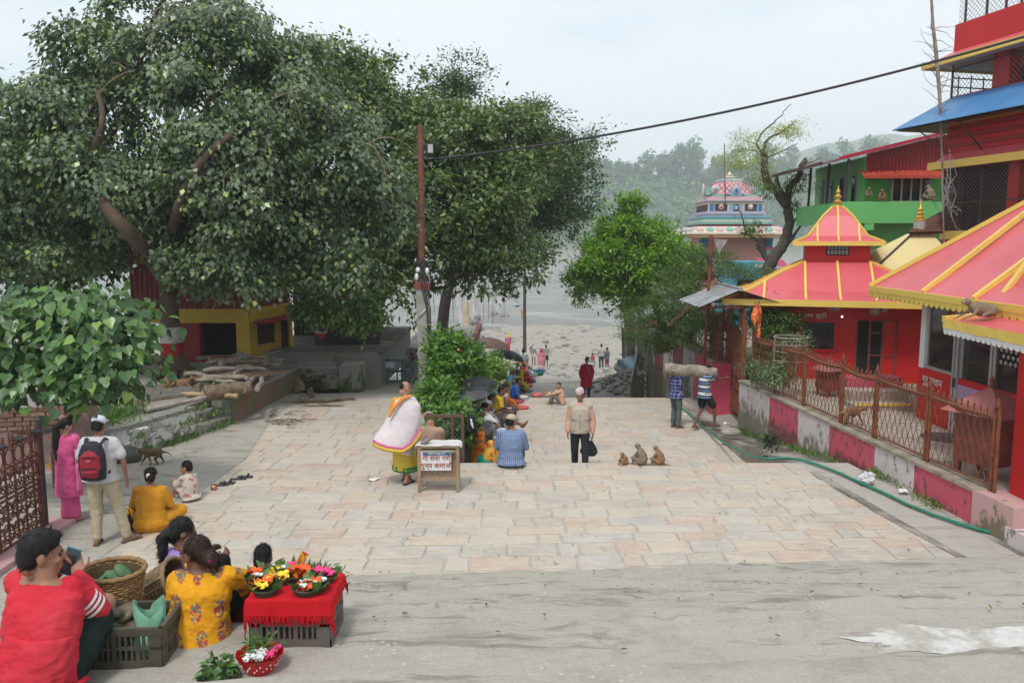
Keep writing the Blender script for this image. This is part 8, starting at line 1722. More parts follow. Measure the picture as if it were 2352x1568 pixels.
# ---- monkeys
FUR = mat('grey brown monkey fur',(.20,.155,.105),(.25,.20,.14),rough=.9,scale=9,var=.3,bump=.8,bscale=90,obj=True,stretch=(1,1,.5)); FUR_O = mat('orange brown monkey fur',(.27,.15,.075),(.22,.13,.07),rough=.9,scale=9,var=.3,bump=.8,bscale=90,obj=True); FACE = mat('pinkish monkey face',(.36,.20,.16),bump=0)
def monkey(label,loc,rz,s,pose='sit',yaw=0.,fur=FUR,group='monkeys',vox=.011):
 t = thing('macaque',label,'monkey',loc,rz,group); m = MB(); v = lambda *p: V(p)*s
 if pose == 'sit':
  m.tube([v(0,-.02,.05),v(0,-.05,.16),v(0,-.03,.30),v(0,.05,.42),v(0,.08,.46)],[.13*s,.155*s,.135*s,.105*s,.06*s],14,lat=(1,0,0),r2=[.11*s,.135*s,.12*s,.09*s,.055*s]); hd = v(0,.12,.52)
  for q in (-1,1):
   m.cap(v(.1*q,-.02,.09),v(.15*q,.18,.2),.075*s,.05*s); m.cap(v(.15*q,.18,.2),v(.12*q,.19,.03),.045*s,.03*s); m.cap(v(.12*q,.17,.025),v(.13*q,.3,.02),.028*s,.02*s)
   m.cap(v(.1*q,.06,.38),v(.14*q,.16,.24),.048*s,.035*s); m.cap(v(.14*q,.16,.24),v(.06*q,.28,.17),.033*s,.024*s); m.cap(v(.06*q,.28,.17),v(.03*q,.32,.14),.024*s,.016*s)
  m.tube([v(0,-.13,.05),v(.05,-.28,.03),v(.1,-.4,.02)],[.03*s,.022*s,.012*s],8)
 elif pose == 'walk':
  m.tube([v(0,-.30,.34),v(0,-.24,.38),v(0,-.05,.38),v(0,.14,.40),v(0,.24,.43)],[.07*s,.115*s,.12*s,.115*s,.07*s],14,lat=(1,0,0),r2=[.07*s,.115*s,.125*s,.12*s,.07*s]); hd = v(0,.34,.48); m.cap(v(0,.22,.43),v(0,.31,.47),.065*s,.055*s)
  for q,f in ((-1,.09),(1,-.08)):
   m.cap(v(.07*q,-.22,.34),v(.09*q,-.16 + f,.20),.07*s,.042*s); m.cap(v(.09*q,-.16 + f,.20),v(.08*q,-.25 + f,.045),.036*s,.024*s); m.cap(v(.08*q,-.25 + f,.03),v(.08*q,-.16 + f,.02),.024*s,.018*s)
   m.cap(v(.075*q,.16,.36),v(.085*q,.15 - f,.2),.052*s,.034*s); m.cap(v(.085*q,.15 - f,.2),v(.08*q,.19 - f*1.6,.04),.031*s,.022*s); m.cap(v(.08*q,.19 - f*1.6,.025),v(.08*q,.25 - f*1.6,.018),.022*s,.015*s)
  m.tube([v(0,-.31,.37),v(0,-.42,.36),v(0,-.52,.28),v(0,-.58,.18)],[.03*s,.024*s,.018*s,.010*s],8)
 else:
  m.tube([v(0,-.32,.10),v(0,-.22,.13),v(0,0,.16),v(0,.16,.20),v(0,.24,.24)],[.12*s,.17*s,.165*s,.14*s,.07*s],14,lat=(1,0,0),r2=[.10*s,.15*s,.16*s,.14*s,.07*s]); hd = v(0,.33,.33); m.cap(v(0,.2,.22),v(0,.3,.28),.07*s,.055*s)
  for q in (-1,1):
   m.cap(v(.1*q,-.22,.1),v(.17*q,-.05,.08),.07*s,.04*s); m.cap(v(.17*q,-.05,.08),v(.15*q,.08,.02),.035*s,.022*s); m.cap(v(.09*q,.14,.17),v(.15*q,.28,.06),.05*s,.033*s); m.cap(v(.15*q,.28,.06),v(.12*q,.48,-.03),.03*s,.02*s); m.cap(v(.12*q,.48,-.03),v(.12*q,.55,-.05),.022*s,.014*s)
 H_ = Matrix.Rotation(yaw,3,'Z'); b = lambda p,r: m.ball(hd + H_ @ (V(p)*s),tuple(V(r)*s),H_,12,8)
 b((0,0,0),(.078,.085,.082)); b((0,.07,-.028),(.045,.05,.042))
 for q in (-1,1): b((.08*q,-.005,.005),(.014,.02,.028))
 organic(m,'body',fur,t,vox,3,.003,(60,30,40)); MB().ball(hd + H_ @ v(0,.085,-.018),tuple(V((.042,.042,.046))*s),H_,12,8).build('face',FACE,t,local=True,smooth=180)
 for q in (-1,1): MB().ball(hd + H_ @ v(.02*q,.122,.002),.008*s,None,6,4).build('eye',EYEM,t,local=True,smooth=180)
 return t
ed = 13.62
monkey('largest monkey of the three sitting on the edge of the step, back hunched',V((G(1470,1062).x,ed,0)),R(55),.62,'sit',R(-60)); monkey('monkey sitting at the right end of the step edge with its head turned',V((G(1511,1062).x,ed,0)),R(60),.55,'sit',R(-95),FUR_O); monkey('tiny baby monkey sitting upright at the left end of the step edge',V((G(1432,1062).x,ed,0)),R(120),.38,'sit',R(-30),FUR_O,vox=.008)
monkey('monkey walking along the wall top behind the brown fence',G(1956,974,.505),R(-82),.6,'walk',0,FUR_O)
rm = monkey('monkey crouching on the red porch roof, one arm hanging over the eave',P(2252,727,11.75),R(98),.68,'lie',R(-10)); rm.rotation_euler.y = .0
monkey('monkey sitting on the old wooden bench, back turned',P(385,893,17.6),R(-20),.62,'sit',R(40),FUR_O); monkey('monkey lying down on the old wooden bench',P(420,889,17.9),R(-80),.62,'lie',0,FUR_O)
monkey('monkey sitting up on the firewood heap, facing left',P(692,846 + 52,20.3)*1,R(110),.55,'sit',R(0)); monkey('monkey huddled on the right end of the firewood heap',P(712,915,20.2),R(-140),.5,'sit',R(30))
monkey('dark monkey walking on the paving by the firewood wall',G(728,889),R(-80),.62,'walk',0,mat('dark monkey fur',(.08,.06,.045),(.12,.10,.08),rough=.9,scale=9,bump=.8,bscale=90,obj=True)); monkey('small monkey sitting in front of the mossy block',G(783,887),R(160),.38,'sit',0,FUR_O)
monkey('dark monkey on the edge of the mossy block',V((P(771,850,21.6).x,21.7,.62)),R(170),.5,'sit',0,FUR); monkey('brown monkey clinging to the foot of the limewashed wall, tail down',G(348,1068) + V((.0,.05,.0)),R(110),.55,'walk',0,mat('dark brown monkey fur',(.13,.075,.035),(.10,.06,.03),rough=.9,scale=9,bump=.8,bscale=90,obj=True))
monkey('dark monkey sitting on the pipe gate',P(946,826,23.6),R(-170),.5,'sit',0,mat('dark monkey fur',(.08,.06,.045)))
gzb = gz(465) + .02
for i,(px,lab) in enumerate([(1993,'monkey sitting in the shaded corner of the green balcony'),(2024,'small monkey squatting on the middle of the green balcony rail'),(2136,'dark monkey sitting on the green balcony rail below the window, tail hanging')]): monkey(lab,V((P(px,460,gy - .75).x,gy - .75,gzb if i else gzb + .1)),R([180,170,20][i]),[.55,.6,.85][i],'sit',0,[FUR,FUR_O,FUR][i],'monkeys on the green balcony',.016)
# ================================================================ things set about
Tm = lambda t: (lambda m,n,mt,**k: m.build(n,mt,t,local=True,**k))
tread = lambda x,y: max([z for d,z in nos if y - SK*x <= d + .02] + [0.])
# cow service box
sx0,sx1 = G(966,1130),G(1048,1128); c = (sx0 + sx1)/2; c.y += .16
cs = thing('collection_box','wooden collection box on legs with a Devanagari notice and white sheet on top','collection box',c,.03); b = Tm(cs); BW = mat('pale wood',(.36,.26,.16),(.27,.19,.12),rough=.8,scale=8,stretch=(1,1,.3)); hw,hd_,zt = .295,.14,.70
for i in (-1,1):
 for j in (-1,1): b(MB().box((i*hw,j*hd_,zt/2),(.055,.05,zt)),'leg',BW)
for z in (.20,.64): b(MB().box((0,-hd_,z),(2*hw,.03,.05)),'rail',BW); b(MB().box((hw,0,z),(.03,2*hd_,.05)),'rail',BW)
b(MB().box((0,.02,.42),(2*hw - .05,.2,.42)),'inner_box',BW); b(MB().box((0,-hd_ + .035,.295),(2*hw - .06,.01,.15)),'banknotes',mat('pile of banknotes',(.42,.22,.18),(.18,.24,.14),scale=26,var=.5,lo=.45,hi=.6,obj=True))
b(MB().box((.0,-hd_ - .004,.40),(2*hw - .055,.006,.42)),'glass',mat('yellowed glass',(.5,.44,.28),(.42,.32,.2),rough=.2,scale=5)) if False else None
nt = b(MB().box((-.035,-hd_ - .022,.49),(.46,.004,.30)),'notice',mat('white notice',(.66,.67,.68),var=.04)); b(MB().box((-.025,-hd_ - .026,.605),(.43,.004,.055)),'blue_strip',mat('blue strip',(.04,.14,.26)))
RT = mat('red brown lettering',(.42,.08,.03),var=.05,bump=0); Wc = wmat(cs)
for tx_,sz,z,mt_ in (('"सेवा नै धर्म हो"',.046,.592,WHITEP),('गौ सेवा गरौ',.105,.50,RT),('पुन्य कमाऔ',.105,.385,RT)): ext('lettering',tx_,sz,mt_,cs,Wc @ V((-.03,-hd_ - .031,z)),Matrix.Rotation(.03,4,'Z') @ Matrix.Rotation(PI/2,4,'X'))
m = MB(); m.grid(lambda u,v: V((lerp(-.36,.36,u),lerp(-.19,.19,v),zt + .03 + .008*sn(u*9,v*7,1.) - (.03 if u < .04 or u > .96 else 0))),24,12); b(m,'top_sheet',mat('printed white sheet',(.62,.6,.58),(.52,.3,.26),scale=40,lo=.55,hi=.62,obj=True),smooth=180); b(MB().box((0,0,zt + .005),(.68,.36,.02)),'top_board',BW)
st_ = tag(MB().ball(c + V((-.2,-.05,zt + .07)),(.10,.05,.035),Matrix.Rotation(-.5,3,'Y'),9,6).build('stone',mat('flat grey stone',(.2,.19,.18)),None,smooth=60),'flat grey stone holding down the sheet on the collection box','stone')
# plastic crates
def crate(loc,rz,w,d,h,mt,label,upside=False):
 t = thing('plastic_crate',label,'crate',loc,rz); b = Tm(t)
 for s,(L_,ax) in enumerate(((w,0),(d,1),(w,0),(d,1))):
  o = (d if ax == 0 else w)/2*(-1 if s in (0,3) else 1); q = (lambda u,z: (u,o,z)) if ax == 0 else (lambda u,z: (o,u,z))
  m = MB(); m.box(q(0,h - .02),(L_ + .02,.022,.045) if ax == 0 else (.022,L_ + .02,.045)); m.box(q(0,.02),(L_,.018,.05) if ax == 0 else (.018,L_,.05)); m.box(q(0,h*.5),(L_,.016,.018) if ax == 0 else (.016,L_,.018)); b(m.box(q(-L_/2 + .03,h/2),(.06,.016,h) if ax == 0 else (.016,.06,h)).box(q(L_/2 - .03,h/2),(.06,.016,h) if ax == 0 else (.016,.06,h)),'side_frame',mt)
  n = int(L_/.032)
  for k in range(1,n): b(MB().box(q(-L_/2 + L_*k/n,h/2),(.013 if k % 4 else .024,.012,h - .04) if ax == 0 else (.012,.013 if k % 4 else .024,h - .04)),'slat',mt)
 b(MB().box((0,0,h - .01 if upside else .012),(w,d,.015)),'base',mt); return t
CR = mat('olive grey plastic',(.085,.078,.055),(.06,.055,.04),rough=.55,scale=6); CG = mat('brown grey plastic',(.13,.105,.095),rough=.55)
cc_ = P(288,1490,4.4); ct = crate((cc_.x,4.43,T1),R(3),.52,.34,.235,CR,'olive plastic crate holding a leaf bundle and a green plastic bag')
lb = thing('leaf_bundle','bundle of large mottled dry leaves lying in the olive crate','leaf bundle',(cc_.x - .09,4.43,T1 + .03)); LFD = m_leaf('mottled dry leaves',[(0,(.07,.085,.035)),(.5,(.13,.125,.06)),(1,(.17,.13,.08))],trans=0)
for k in range(7): m = MB(); a = k*.5; m.ball((.05*math.sin(k*2.1),.04*math.cos(k*1.7),.10 + .022*k),(.15 - .01*k,.12 - .008*k,.035),Matrix.Rotation(.35*math.sin(k*1.9),3,'X') @ Matrix.Rotation(.4*math.cos(k*2.3),3,'Y'),12,6); Tm(lb)(m,'large_leaf',LFD,smooth=180)
gb_ = thing('plastic_bag','pale green plastic bag standing in the olive crate','bag',(cc_.x + .13,4.45,T1 + .02)); m = MB(); m.grid(lambda u,v: V((.10*math.cos(u*2*PI)*(1 - .25*v) + .02*sn(u*20,v*5,1.),.09*math.sin(u*2*PI)*(1 - .3*v),.26*v + .05*v*math.sin(u*14))),28,8); Tm(gb_)(m,'bag_body',mat('mint plastic film',(.22,.5,.34),(.3,.58,.42),rough=.35,scale=9),smooth=180)
fc_ = P(676,1440,4.6); fz = T1; fcr = crate((fc_.x,4.68,fz),0,.47,.34,.27,CG,'brown grey crate turned over as a flower stand under a red cloth',True)
crate((P(660,1350,5.2).x,5.17,1.28),R(4),.60,.42,.27,mat('dark red plastic',(.20,.02,.03),rough=.5),'dark red crate at the back of the flower stand',True)
rc = thing('red_cloth','bright red fringed cloth draped over the flower stand crate','cloth',(fc_.x,4.68,fz + .27)); RCM = C('red cotton cloth',(.50,.008,.015),(.42,.006,.012),scale=6)
def rcp(u,v):
 x,y = lerp(-.325,.325,u),lerp(-.27,.27,v); ex,ey = max(0,abs(x) - .252),max(0,abs(y) - .185); z = .028 + .004*sn(u*9,v*8,1.) - ex*.9 - ey*1.1; x = math.copysign(min(abs(x),.252 + ex*.2),x); y = math.copysign(min(abs(y),.185 + ey*.15),y) - .0; return V((x + .006*sn(v*22,u,1.),y + .008*sn(u*24,v,1.)*(ey > 0),z))
m = MB().grid(rcp,48,32); Tm(rc)(m,'cloth_sheet',RCM,smooth=180)
for k in range(46): u = (k + .5)/46; p = rcp(u,0); Tm(rc)(MB().tube([p,p + V((rng.uniform(-.008,.008),-.004,-.03)),p + V((rng.uniform(-.014,.014),0,-.05 - .025*rng.random()))],[.006,.006,.003],4),'fringe_tassel',RCM)
# leaf bowls with flowers
PET = {n: mat(n + ' petals',c,rough=.6,var=.1,isl=.15) for n,c in (('orange red',(.72,.10,.015)),('yellow',(.72,.56,.03)),('white',(.68,.68,.65)),('pink',(.66,.05,.20)))}
LFG = m_leaf('fresh cut leaves',[(0,(.05,.12,.03)),(1,(.13,.26,.06))]); LBW = mat('stitched leaf bowl',(.035,.05,.025),(.07,.075,.04),rough=.6,scale=20)
def flower(t,p,r,mt,n=5):
 m = MB()
 for k in range(n):
  a = 2*PI*k/n + rng.random(); d = V((math.cos(a),math.sin(a),rng.uniform(.1,.6))).normalized(); s = d.cross(V((0,0,1))).normalized(); m.grid(lambda u,v: V(p) + d*r*v + s*r*.95*(u - .5)*math.sin(PI*min(1,v*.8 + .12)) + V((0,0,r*.25*math.sin(u*PI + v*3))),3,3)
 Tm(t)(m,'flower',mt,smooth=180)
def leaf_bowl(loc,r,label,fl,nl=3):
 t = thing('leaf_bowl',label,'leaf bowl',loc,rng.uniform(0,6),'leaf bowls of flowers'); Tm(t)(MB().lathe([(.02,.002),(r*.7,0),(r,.045),(r*.97,.048),(r*.66,.012),(.0,.012)],(0,0,0),14),'bowl',LBW,smooth=50)
 for mt,n,s in fl:
  for k in range(n): a = rng.uniform(0,6.3); q = r*.55*rng.random() ** .5; flower(t,(q*math.cos(a),q*math.sin(a),.045 + .02*rng.random()),s*rng.uniform(.85,1.15),PET[mt])
 if not nl: return t
 p = np.array([(r*.4*math.cos(k*2.2),r*.4*math.sin(k*2.2),.03) for k in range(nl)]); link('leaves',leaf_mesh('leaves',p,np.array([(math.cos(k*2.2),math.sin(k*2.2),.8) for k in range(nl)]),sph(nl),r*1.3,r*.7),LFG,t)
 return t
zf = fz + .295; zb_ = 1.28 + .275; bw_ = lambda px,Y: P(px,1400,Y).x
for px,Y,z,r,lab,fl in ((612,4.57,zf,.085,'leaf bowl at the front left of the stand with a big orange red flower',(('orange red',1,.075),('yellow',2,.05),('pink',2,.03))),(706,4.58,zf,.092,'leaf bowl at the front right of the stand with orange red petals and white blossom',(('orange red',2,.055),('white',4,.03))),(650,4.73,zf,.08,'leaf bowl behind the front pair with yellow flower and pink ribbon',(('yellow',2,.06),('pink',2,.035))),(744,4.75,zf,.085,'leaf bowl on the right corner with pink petals and white buds',(('pink',5,.05),('white',3,.03))),(690,4.77,zf,.08,'leaf bowl in the middle with tall orange red flowers',(('orange red',4,.06),)),
  (612,5.06,zb_,.09,'leaf bowl at the back left with pale yellow flowers',(('yellow',3,.05),('white',2,.03))),(645,5.2,zb_,.085,'leaf bowl at the back with a heap of yellow flowers',(('yellow',5,.055),)),(672,5.08,zb_,.085,'leaf bowl at the back right with yellow flowers and red paper',(('yellow',2,.055),('orange red',2,.03))),(622,5.3,zb_,.075,'empty looking leaf bowl farthest back beside the child',(('white',1,.02),)),(732,4.62,zf,.07,'small leaf bowl with white buds at the right front corner',(('white',5,.03),('yellow',1,.04))),(590,4.74,zf,.07,'small leaf bowl with orange blossom at the left edge of the stand',(('orange red',2,.045),('white',2,.025))),(690,5.24,zb_,.075,'leaf bowl half hidden behind the herbs with yellow petals',(('yellow',3,.05),)),(668,4.83,zf,.07,'small leaf bowl with pink ribbon in the middle of the stand',(('pink',3,.04),('white',3,.025)))): leaf_bowl((bw_(px,Y),Y,z),r,lab,fl)
gh_ = thing('herb_heap','heap of cut green herbs at the back of the flower stand','herbs',(bw_(705,5.1),5.1,zb_)); crown('herbs',gh_,[((bw_(702,5.1),5.08,zb_ + .06),(.14,.12,.06)),((bw_(735,5.1),5.12,zb_ + .04),(.1,.1,.05))],700,.07,.025,m_leaf('cut herbs',[(0,(.05,.09,.03)),(1,(.16,.2,.08))]),per=20,sig=.03,droop=-.1,kind='stuff')
for i,(px,py,Y,rz_) in enumerate(((690,1290,5.15,.5),(762,1335,4.78,.35),(672,1362,4.72,-.9))): tag(MB().box(P(px,py,Y),(.05,.004,.15),M=Matrix.Rotation(rz_,3,'Y')).build('incense_packet',mat('yellow red packet',(.72,.45,.04),(.6,.04,.03),scale=40,lo=.48,hi=.55,obj=True)),['yellow and red incense packet leaning out at the back of the stand','yellow and red packet standing up at the right corner of the stand','yellow and red packet lying among the bowls'][i],'packet')
lb2 = leaf_bowl((P(493,1505,4.1).x,4.13,T1),.115,'dark leaf bowl heaped with plain green leaves beside the red basket',((),) and (),0); crown('leaves',lb2,[(tuple(lb2.location + V((0,0,.07))),(.055,.055,.025))],70,.065,.045,LFG,per=12,sig=.022,droop=.3)
rb_ = thing('plastic_basket','red lacy plastic basket with white jasmine and pink flowers','basket',(P(592,1490,4.22).x,4.25,T1)); RPL = mat('red plastic',(.56,.012,.018),rough=.3,var=.05)
m = MB(); m.grid(lambda u,v: V(((.075 + .055*v)*math.cos(u*2*PI),(.075 + .055*v)*math.sin(u*2*PI),.095*v + .012*v*abs(math.sin(u*PI*9)))),54,4); m.lathe([(.0,.004),(.075,0)],(0,0,0),20); Tm(rb_)(m,'basket_wall',RPL,smooth=180)
for k in range(40): a = k*2*PI/40; r_ = .092 + .018*(k % 3 - 1)*.9; z = .035 + .018*(k % 3); Tm(rb_)(MB().ball(((.077 + .055*z/.095)*math.cos(a),(.077 + .055*z/.095)*math.sin(a),z),(.006,.006,.006),None,5,3),'lace_hole',mat('pale lace hole',(.7,.45,.42)))
for k in range(16): flower(rb_,(rng.uniform(-.06,.03),rng.uniform(-.07,.03),.095),.028,PET['white'])
for k in range(3): flower(rb_,(.06 + .01*k,-.03 + .04*k,.10),.035,PET['pink'])
crown('herbs',rb_,[(tuple(rb_.location + V((0,.04,.11))),(.08,.05,.02))],160,.05,.014,LFG,per=16,sig=.02,droop=-.3,kind='stuff')
# wicker baskets
WK = mat('golden wicker',(.36,.22,.09),(.26,.15,.06),rough=.7,scale=14,isl=.25); WKD = mat('brown wicker',(.25,.17,.09),(.18,.12,.06),rough=.7,scale=14,isl=.25)
def basket(loc,M_,r0,r1,h,mt,label):
 t = thing('wicker_basket',label,'basket',loc); t.rotation_euler = M_; rr = lambda z: lerp(r0,r1,(z/h) ** .8); b = Tm(t); n = int(h/.0165)
 for i in range(n):
  z = .01 + h*i/n; m = MB(); m.tube([(rr(z)*math.cos(a)*(1 + .020*(-1) ** (k + i)),rr(z)*math.sin(a)*(1 + .020*(-1) ** (k + i)),z) for k,a in enumerate([2*PI*k/36 for k in range(37)])],.0075,4,caps=False); b(m,'weave_strand',mt)
 for k in range(18): a = 2*PI*k/18; b(MB().tube([(rr(z)*math.cos(a),rr(z)*math.sin(a),z) for z in (0,h*.33,h*.66,h)],.007 if k % 6 else .014,4),'rib',mt)
 b(MB().tube([(r1*math.cos(a),r1*math.sin(a),h + .004*math.sin(a*18)) for a in [2*PI*k/40 for k in range(41)]],.016,6),'rim',mt,smooth=180); b(MB().lathe([(0,.005),(r0,.005)],(0,0,0),18),'bottom',mt)
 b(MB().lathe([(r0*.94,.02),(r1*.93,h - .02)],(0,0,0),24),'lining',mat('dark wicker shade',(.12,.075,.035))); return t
bx = P(256,1425,4.75); bk1 = basket((bx.x,4.78,T1),Euler((0,.03,0)),.13,.185,.36,WK,'tall golden wicker basket with a few big leaves inside')
for k in range(4): Tm(bk1)(MB().ball((.04*k - .06,.02*(k % 2),.30 + .012*k),(.075,.06,.02),Matrix.Rotation(.5*(k - 1.5),3,'Y'),10,5),'large_leaf',mat('folded green leaf',(.06,.15,.05),(.12,.2,.11),scale=14),smooth=180)
bx = P(316,1372,5.05); basket((bx.x - .04,5.2,tread(bx.x,5.2) + .13),Euler((R(-14),R(62),R(-20))),.12,.17,.30,WKD,'brown wicker basket tipped on its side next to the girl in purple')
pk_ = thing('pink_bag','crumpled pink plastic bag behind the olive crate','bag',V((P(312,1420,4.78).x,4.80,1.49))); m = MB().ball((0,0,0),(.09,.07,.05),None,12,8); m.v = [tuple(V(v)*(1 + .3*sn(v[0]*90,v[2]*90,1.))) for v in m.v]; Tm(pk_)(m,'bag_body',mat('pink film',(.65,.12,.25),rough=.35))
fb = thing('folded_bag','flat dark grey bag lying on the step beside the man in red','bag',(P(118,1530,3.98).x,3.93,T1)); Tm(fb)(MB().poly([V(p) for p in ((-.16,-.1,.03),(.16,-.02,.05),(.2,.1,.05),(-.1,.12,.03))],.03),'bag_body',C('dark grey cloth',(.05,.055,.065)))
# pot and footwear by the boy
cpot = thing('copper_pot','small round copper water pot on the paving','pot',G(491,1125)); Tm(cpot)(MB().lathe([(.0,0),(.03,0),(.052,.03),(.052,.055),(.03,.08),(.04,.095),(.036,.096),(.02,.08)],(0,0,0),16),'pot_body',mat('copper',(.55,.24,.12),rough=.3,metal=.8),smooth=60)
for i,(px,py,rz_) in enumerate(((507,1115,1.1),(521,1110,1.5),(546,1101,1.4),(562,1096,1.55))):
 t = thing('sandal',['black sandal lying by the copper pot','black strap sandal between the copper pot and the grey pair','grey sandal of the right pair, nearer one','grey sandal of the right pair, farther one'][i],'sandal',G(px,py),-rz_,'sandals left on the paving'); Tm(t)(MB().tube([(0,-.11,.015),(0,-.05,.015),(0,.06,.015),(0,.13,.018)],[.032,.036,.046,.03],10,lat=(1,0,0),r2=.014),'sole',mat('dark grey sole',(.05,.055,.06))); Tm(t)(MB().tube([(-.046,.05,.015),(-.02,.06,.055),(.02,.06,.055),(.046,.05,.015)],.016,6),'strap',BB)
# umbrellas
def umbrella(loc,r,h,tilt,mt,label):
 t = thing('umbrella',label,'umbrella',loc); t.rotation_euler = tilt; b = Tm(t); n = 8
 for k in range(n):
  a0,a1 = 2*PI*k/n,2*PI*(k + 1)/n
  def f(u,v):
   a = lerp(a0,a1,u); q = v*PI/2*.82; rr = r*math.sin(q)/math.sin(PI/2*.82)*(1 - .07*v*math.sin(PI*u)); return V((rr*math.cos(a),rr*math.sin(a),h*(math.cos(q) - .28) + .0))
  b(MB().grid(f,5,6),'canopy_panel',mt,smooth=180); b(MB().tube([f(0,i/5) - V((0,0,.008)) for i in range(1,6)],.006,4),'rib',IRON)
 b(MB().tube([(0,0,h*.72 + .05),(0,0,-.62)],.009,6),'shaft',IRON); b(MB().tube([(0,0,h*.7),(0,0,h*.72 + .06)],[.014,.004],6),'tip',IRON)
BLK = C('black umbrella cloth',(.022,.023,.026),(.03,.031,.034),scale=3,rough=.5); DGY = C('faded black umbrella cloth',(.075,.08,.085),(.055,.058,.062),scale=3,rough=.5)
for px,py,Y,r,tl,mt,lab in ((1088,916,15.6,.35,(-.12,-.25,.2),DGY,'faded black umbrella, nearest and lowest of three leaning on the hedge'),(1090,902,16.4,.36,(.05,-.15,0),BLK,'black umbrella in the middle of three leaning on the hedge'),(1102,884,17.4,.40,(.1,.0,.4),BLK,'black umbrella, farthest of three leaning on the hedge'),(1164,822,30,.72,(0,.25,.3),BLK,'open black umbrella over the people with orange turbans'),(1124,795,40,.98,(0,.08,0),C('brown umbrella cloth',(.16,.10,.08),(.2,.13,.1)),'brown umbrella behind the hedge')): umbrella(P(px,py,Y),r,r*.62,tl,mt,lab)
hbg = thing('hanging_bag','navy and white bag hanging on the hedge railing post','bag',P(1082,972,13.85)); Tm(hbg)(MB().tube([(0,0,.16),(.01,-.02,.05),(.03,-.03,-.08),(.05,-.02,-.15)],[.03,.07,.075,.04],10,lat=(1,0,0),r2=[.03,.05,.05,.03]),'bag_body',C('navy cloth',(.015,.018,.035)),smooth=180); Tm(hbg)(MB().tube([(0,-.05,.09),(.02,-.08,0),(.04,-.07,-.07)],[.015,.022,.01],6),'white_panel',WHITEP)
# begging bowls,bags and cloths beside the row
for px,py,Y,r,cl,kd,lab in ((1218,873,24.,.17,(.5,.04,.05),'bowl','red plastic bowl beside the seated row, farthest of the red ones'),(1213,888,22.5,.2,(.6,.17,.16),'bowl','salmon pink bowl beside the man in royal blue'),(1206,899,21.6,.3,(.12,.36,.55),'cloth_bundle','light blue cloth bundle spread beside the orange robe'),(1234,909,21.,.19,(.6,.14,.13),'plastic_bag','pinkish red plastic bag on the step edge'),(1197,914,20.2,.26,(.6,.58,.55),'cloth_bundle','white sheet spread on the step by the orange robe'),(1185,924,19.2,.26,(.55,.05,.12),'cloth_bundle','rose cloth with coins beside the white vest man'),(1198,938,18.2,.24,(.55,.1,.09),'cloth_bundle','red cloth sheet with a wire tray on it'),(1170,938,18.,.09,(.4,.38,.36),'bowl','steel cup beside the red cloth sheet'),(1166,963,16.4,.08,(.02,.35,.25),'bowl','sea green plastic cup before the capped man'),(1152,990,15.6,.14,(.62,.62,.62),'plastic_bag','white plastic bag in the seated row'),(1239,861,30.,.26,(.02,.42,.12),'bowl','bright green basin by the path'),(1239,853,31.,.34,(.08,.35,.6),'cloth_bundle','blue and pink bundle behind the green basin'),(1226,862,29.,.2,(.6,.6,.62),'plastic_bag','white bag before the man in pale yellow'),(1144,1006,15.,.12,(.5,.5,.5),'plastic_bag','pale plastic bag behind the orange sari')):
 p = G(px,py,-.69) if py > 903 and px > 1180 else (G(px,py,-2.24) if 868 < py <= 903 and px > 1180 else P(px,py,Y)); r *= .72*p.y/Y; t = thing(kd,lab,kd.replace('_',' '),p - V((0,0,.02)),0,'things set out by the seated row'); mt = mat('thing %.2f %.2f %.2f' % cl,cl,rough=.45)
 if kd == 'bowl': Tm(t)(MB().lathe([(0,0),(r*.65,0),(r,r*.55),(r*.93,r*.55),(r*.6,.02),(0,.02)],(0,0,0),16),'bowl_body',mt,smooth=50)
 else: m = MB().ball((0,0,r*.2),(r,r*.7,r*(.28 if kd == 'cloth_bundle' else .6)),None,16,10); m.v = [tuple(V(v)*(1 + .22*sn(v[0]*9/r,v[1]*9/r + v[2]*20,1.))) for v in m.v]; Tm(t)(m,'cloth' if kd == 'cloth_bundle' else 'bag_body',mt,smooth=180)
for px,py,Y,lab in ((1394,849,52,'grey metal water pot by the feet of the woman in maroon skirt'),(1357,838,51,'grey metal bucket before the squatting person')): p = P(px,py,Y); t = thing('metal_pot',lab,'pot',p - V((0,0,.2))); Tm(t)(MB().lathe([(0,0),(.26,0),(.28,.3),(.16,.4),(.2,.5)],(0,0,0),12),'pot_body',TIN,smooth=50)
# wooden bench,bamboo poles,firewood on the terrace
bn = thing('old_bench','low old plank bench with a tall corner post on the terrace','bench',(-7.9,17.5,TZ)); bp_ = [P(312,925,16.1),P(455,893,17.0),P(425,872,18.4),P(300,893,17.6)]; zbn = sum(p.z for p in bp_)/4
for k in range(5): a,b_ = lv(bp_[0],bp_[3],k/5 + .005),lv(bp_[0],bp_[3],(k + .94)/5); c_,d = lv(bp_[1],bp_[2],(k + .94)/5),lv(bp_[1],bp_[2],k/5 + .005); MB().poly([V((p.x,p.y,zbn)) for p in (a,d,c_,b_)],.04).build('plank',mat('grey plank',(.21,.19,.165),(.13,.115,.1),rough=.9,scale=6),bn)
for k,p in enumerate(bp_): MB().bar((p.x,p.y,TZ - .02),(p.x,p.y,zbn + (.18 if k == 1 else -.03)),.09).build('leg',WOOD,bn)
MB().bar(V((bp_[0].x,bp_[0].y,zbn - .08)),V((bp_[1].x,bp_[1].y,zbn - .08)),.04,.12).build('apron_board',WOOD,bn)
BMB = mat('bamboo',(.42,.31,.17),(.33,.24,.13),rough=.6,scale=5)
